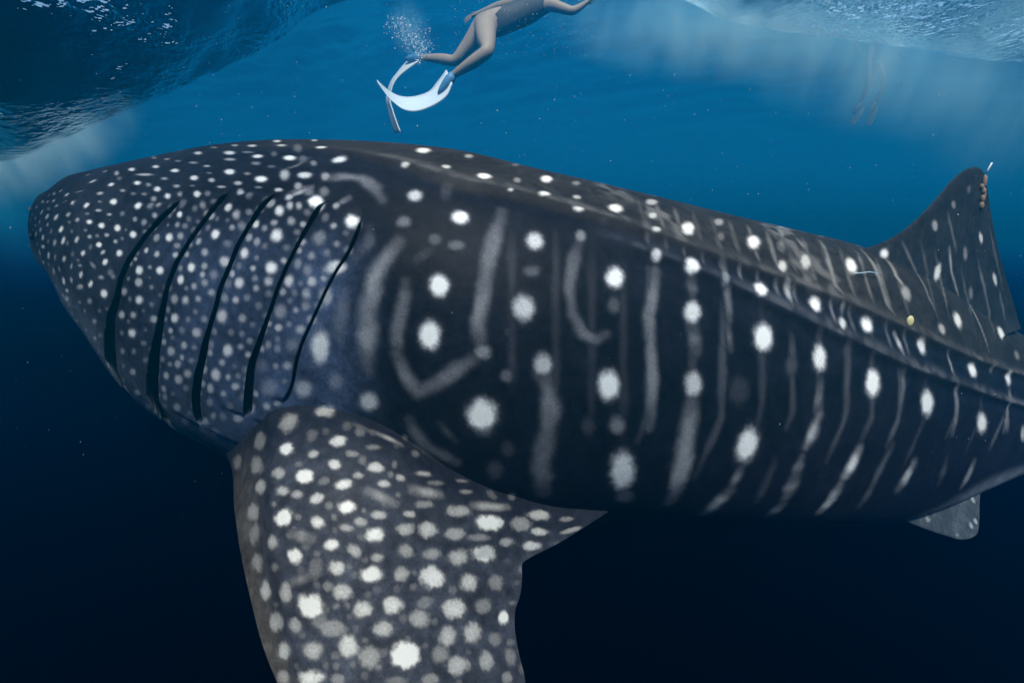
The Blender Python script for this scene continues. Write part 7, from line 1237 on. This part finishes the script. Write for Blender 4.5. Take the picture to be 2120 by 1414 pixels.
swim_fin([(860, 111), (840, 131), (822, 152), (808, 172), (799, 203), (802, 225), (808, 250), (817, 276)], [(866, 128), (846, 142), (826, 158), (812, 180), (808, 208), (813, 228), (821, 252), (830, 275)], 6.9, 6.74, nd['footf'][0], nd['anklef'][0], swimmer)

# the second swimmer, hanging upright far off in the bubble haze
nd2 = {}; ed2 = []
def K(key, x, y, d, r): nd2[key] = (at(x, y, d+2.6), r)
K('pelvis', 1806, 118, 9.0, (.14, .12)); K('belly', 1802, 90, 9.0, (.13, .11)); K('chest', 1798, 58, 9.0, (.16, .13)); K('upper', 1797, 36, 9.0, (.14, .11)); K('neck', 1797, 18, 9.0, .06); K('jaw', 1796, 4, 9.0, .085); K('crown', 1795, -10, 9.0, .09)
K('hipl', 1798, 128, 8.95, .10); K('kneel', 1800, 172, 8.85, .065); K('calfl', 1792, 192, 9.0, .055); K('ankl', 1782, 214, 9.1, .036); K('footl', 1772, 228, 9.1, .036)
K('hipr', 1816, 128, 9.1, .10); K('kneer', 1830, 165, 8.95, .065); K('calfr', 1826, 190, 9.1, .055); K('ankr', 1812, 212, 9.25, .036); K('footr', 1805, 226, 9.25, .036)
K('shl', 1778, 42, 9.0, .055); K('elbl', 1765, 78, 8.95, .042); K('wrl', 1778, 106, 8.9, .03)
K('shr', 1818, 42, 9.0, .055); K('elbr', 1842, 84, 8.95, .042); K('wrr', 1866, 112, 8.85, .03)
ed2 += [('pelvis', 'belly'), ('belly', 'chest'), ('chest', 'upper'), ('upper', 'neck'), ('neck', 'jaw'), ('jaw', 'crown')]
for s_ in 'lr': ed2 += [('pelvis', 'hip'+s_), ('hip'+s_, 'knee'+s_), ('knee'+s_, 'calf'+s_), ('calf'+s_, 'ank'+s_), ('ank'+s_, 'foot'+s_), ('upper', 'sh'+s_), ('sh'+s_, 'elb'+s_), ('elb'+s_, 'wr'+s_)]
for s_ in 'lr': hand(nd2, ed2, 'wr'+s_, s_, nd2['wr'+s_][0], nd2['wr'+s_][0]-nd2['elb'+s_][0], Vector((.3, -1, 0)))
M_DIM = plain('fin_blade_dull', (.02, .045, .07), .6, .2, 10); M_WET = plain('wetsuit_dark', (.015, .030, .045), .7, .2, 20)
sw2 = skin_person('person', nd2, ed2, 'pelvis', M_WET)
tag(sw2, 'blurred second swimmer hanging upright in the white bubble haze at right', 'person', 'swimmers at the surface')
p2_ = np.array(nd2['pelvis'][0])
c2 = np.array(nd2['crown'][0]); suit_from(sw2, lambda V: (np.linalg.norm(V-c2, axis=1) < .13) & (V[:, 1] > c2[1]-.03), M_HAIR, 'hair', .012)
swim_fin([(1778, 222), (1772, 232), (1766, 243), (1758, 255)], [(1790, 226), (1783, 238), (1776, 249), (1766, 260)], 11.75, 11.65, nd2['footl'][0], nd2['ankl'][0], sw2, .045, M_DIM, M_WET)
swim_fin([(1806, 222), (1800, 234), (1796, 246), (1792, 258)], [(1818, 224), (1814, 238), (1808, 250), (1802, 262)], 11.9, 11.8, nd2['footr'][0], nd2['ankr'][0], sw2, .045, M_DIM, M_WET)

# ------------------------------------------------------------------ bubbles, specks and clouds of fine bubbles
def specks(name, centers, radii, mat, sub=1):
    bm = bmesh.new(); bmesh.ops.create_icosphere(bm, subdivisions=sub, radius=1); bv = np.array([v.co[:] for v in bm.verts]); bf = np.array([[v.index for v in f.verts] for f in bm.faces]); bm.free()
    C = np.array([tuple(c) for c in centers]); n = len(C); st_ = np.array(radii)
    if st_.ndim == 1: st_ = np.stack([st_]*3, 1)
    V = (C[:, None]+bv[None]*st_[:, None]).reshape(-1, 3); Fc = (bf[None]+(np.arange(n)*len(bv))[:, None, None]).reshape(-1, 3)
    return link(name, mesh_np(name, V, Fc), mat)
M_BUB = plain('bubble_white', (.60, .78, .88), .15, .05, 50, .6, .3); M_SNOW = plain('drifting_speck', (.55, .60, .62), .6, .2, 50, .2, .4)
cs, rs = [], []
trail = np.array([(812, 40), (838, 48), (846, 70), (862, 88), (872, 104), (868, 122)], float)
for i in range(1100):
    t = rng.random()**.8; p = hermite(np.linspace(0, 1, 6), trail, np.array([t]))[0]; s_ = 6+16*math.sin(math.pi*min(1, t*1.1))
    cs.append(at(p[0]+rng.normal(0, s_), p[1]+rng.normal(0, 9), 6.75+rng.normal(0, .25))); rs.append(.0022+.008*rng.random()**5)
for i in range(420):
    cs.append(at(rng.uniform(930, 1250), rng.uniform(0, 120)**1.0, rng.uniform(5.6, 7.2))); rs.append(.0018+.003*rng.random()**2)
bub = specks('bubble_trail', cs, rs, M_BUB); tag(bub, 'white bubbles kicked up around the swimmer and fins', 'bubbles', kind='stuff')
cs, rs = [], []
for i in range(1500):
    d = rng.uniform(1.2, 7.5); x, y = rng.uniform(-60, 2180), rng.uniform(0, 1100)*rng.random()**.35
    cs.append(at(x, y, d)); rs.append(d*(.00022+.0007*rng.random()**5)*np.array([1, 1, 1+1.2*rng.random()]))
snow = specks('drifting_specks', cs, rs, M_SNOW, 1); tag(snow, 'fine pale specks drifting in the water', 'specks', kind='stuff')
def cloud(x, y, d, size, dens, seed, label, tilt=0.0, tint=(.32, .68, .95)):
    bm = bmesh.new(); bmesh.ops.create_icosphere(bm, subdivisions=3, radius=1); m = bpy.data.meshes.new('bubble_cloud'); bm.to_mesh(m); bm.free()
    k = NT('bubble_cloud'); tc = k.n('TexCoord')
    ln = k.n('VectorMath', operation='LENGTH'); k.t.links.new(tc.outputs['Object'], ln.inputs[0])
    fo = k.math('POWER', k.math('SUBTRACT', 1.0, ln.outputs['Value'], clamp=True), 1.3)
    mp = k.n('Mapping', i_Vector=tc.outputs['Object'], i_Location=(seed, seed*1.7, 0), i_Scale=(5.5, 3.0, .7))
    nz = k.n('TexNoise', i_Vector=mp.outputs[0], i_Scale=1.3, i_Detail=2.0)
    nr = k.n('MapRange', i_0=nz.outputs['Fac'], i_1=.35, i_2=.75, i_3=.05, i_4=1.8)
    de = k.math('MULTIPLY', k.math('MULTIPLY', fo, nr.outputs[0]), dens)
    vs = k.n('VolumeScatter', i_Color=tint+(1,), i_Density=de, i_Anisotropy=-.5)
    o = link('bubble_cloud', m, k.vol(vs.outputs[0])); o.location = at(x, y, d); o.scale = size; o.rotation_euler = (0, tilt, 0)
    tag(o, label, 'bubble cloud', kind='stuff'); return o
cloud(40, 300, 6.4, (1.6, 1.0, .60), 1.7, 1.0, 'pale cloud of fine bubbles under the surface at far left', math.radians(-24), (.45, .80, .96))
cloud(0, 440, 6.2, (1.0, 1.0, 1.0), .35, 2.0, 'faint blue plume of bubbles in front of the snout', 0, (.04, .42, .80))
cloud(1470, 55, 7.4, (2.4, 1.2, .75), 1.7, 4.0, 'pale bubble haze under the surface right of the swimmer', math.radians(4))
cloud(1800, 110, 6.8, (2.2, 1.1, 1.0), 1.4, 7.0, 'white bubble haze around the second swimmer', math.radians(14))
cloud(2110, 210, 5.8, (1.5, 1.0, 1.0), .75, 11.0, 'grey bubble haze under the surface at far right', math.radians(18))
cloud(848, 62, 6.9, (.30, .25, .42), 2.5, 15.0, 'white puff of bubbles behind the raised fin of the swimmer', math.radians(-20))
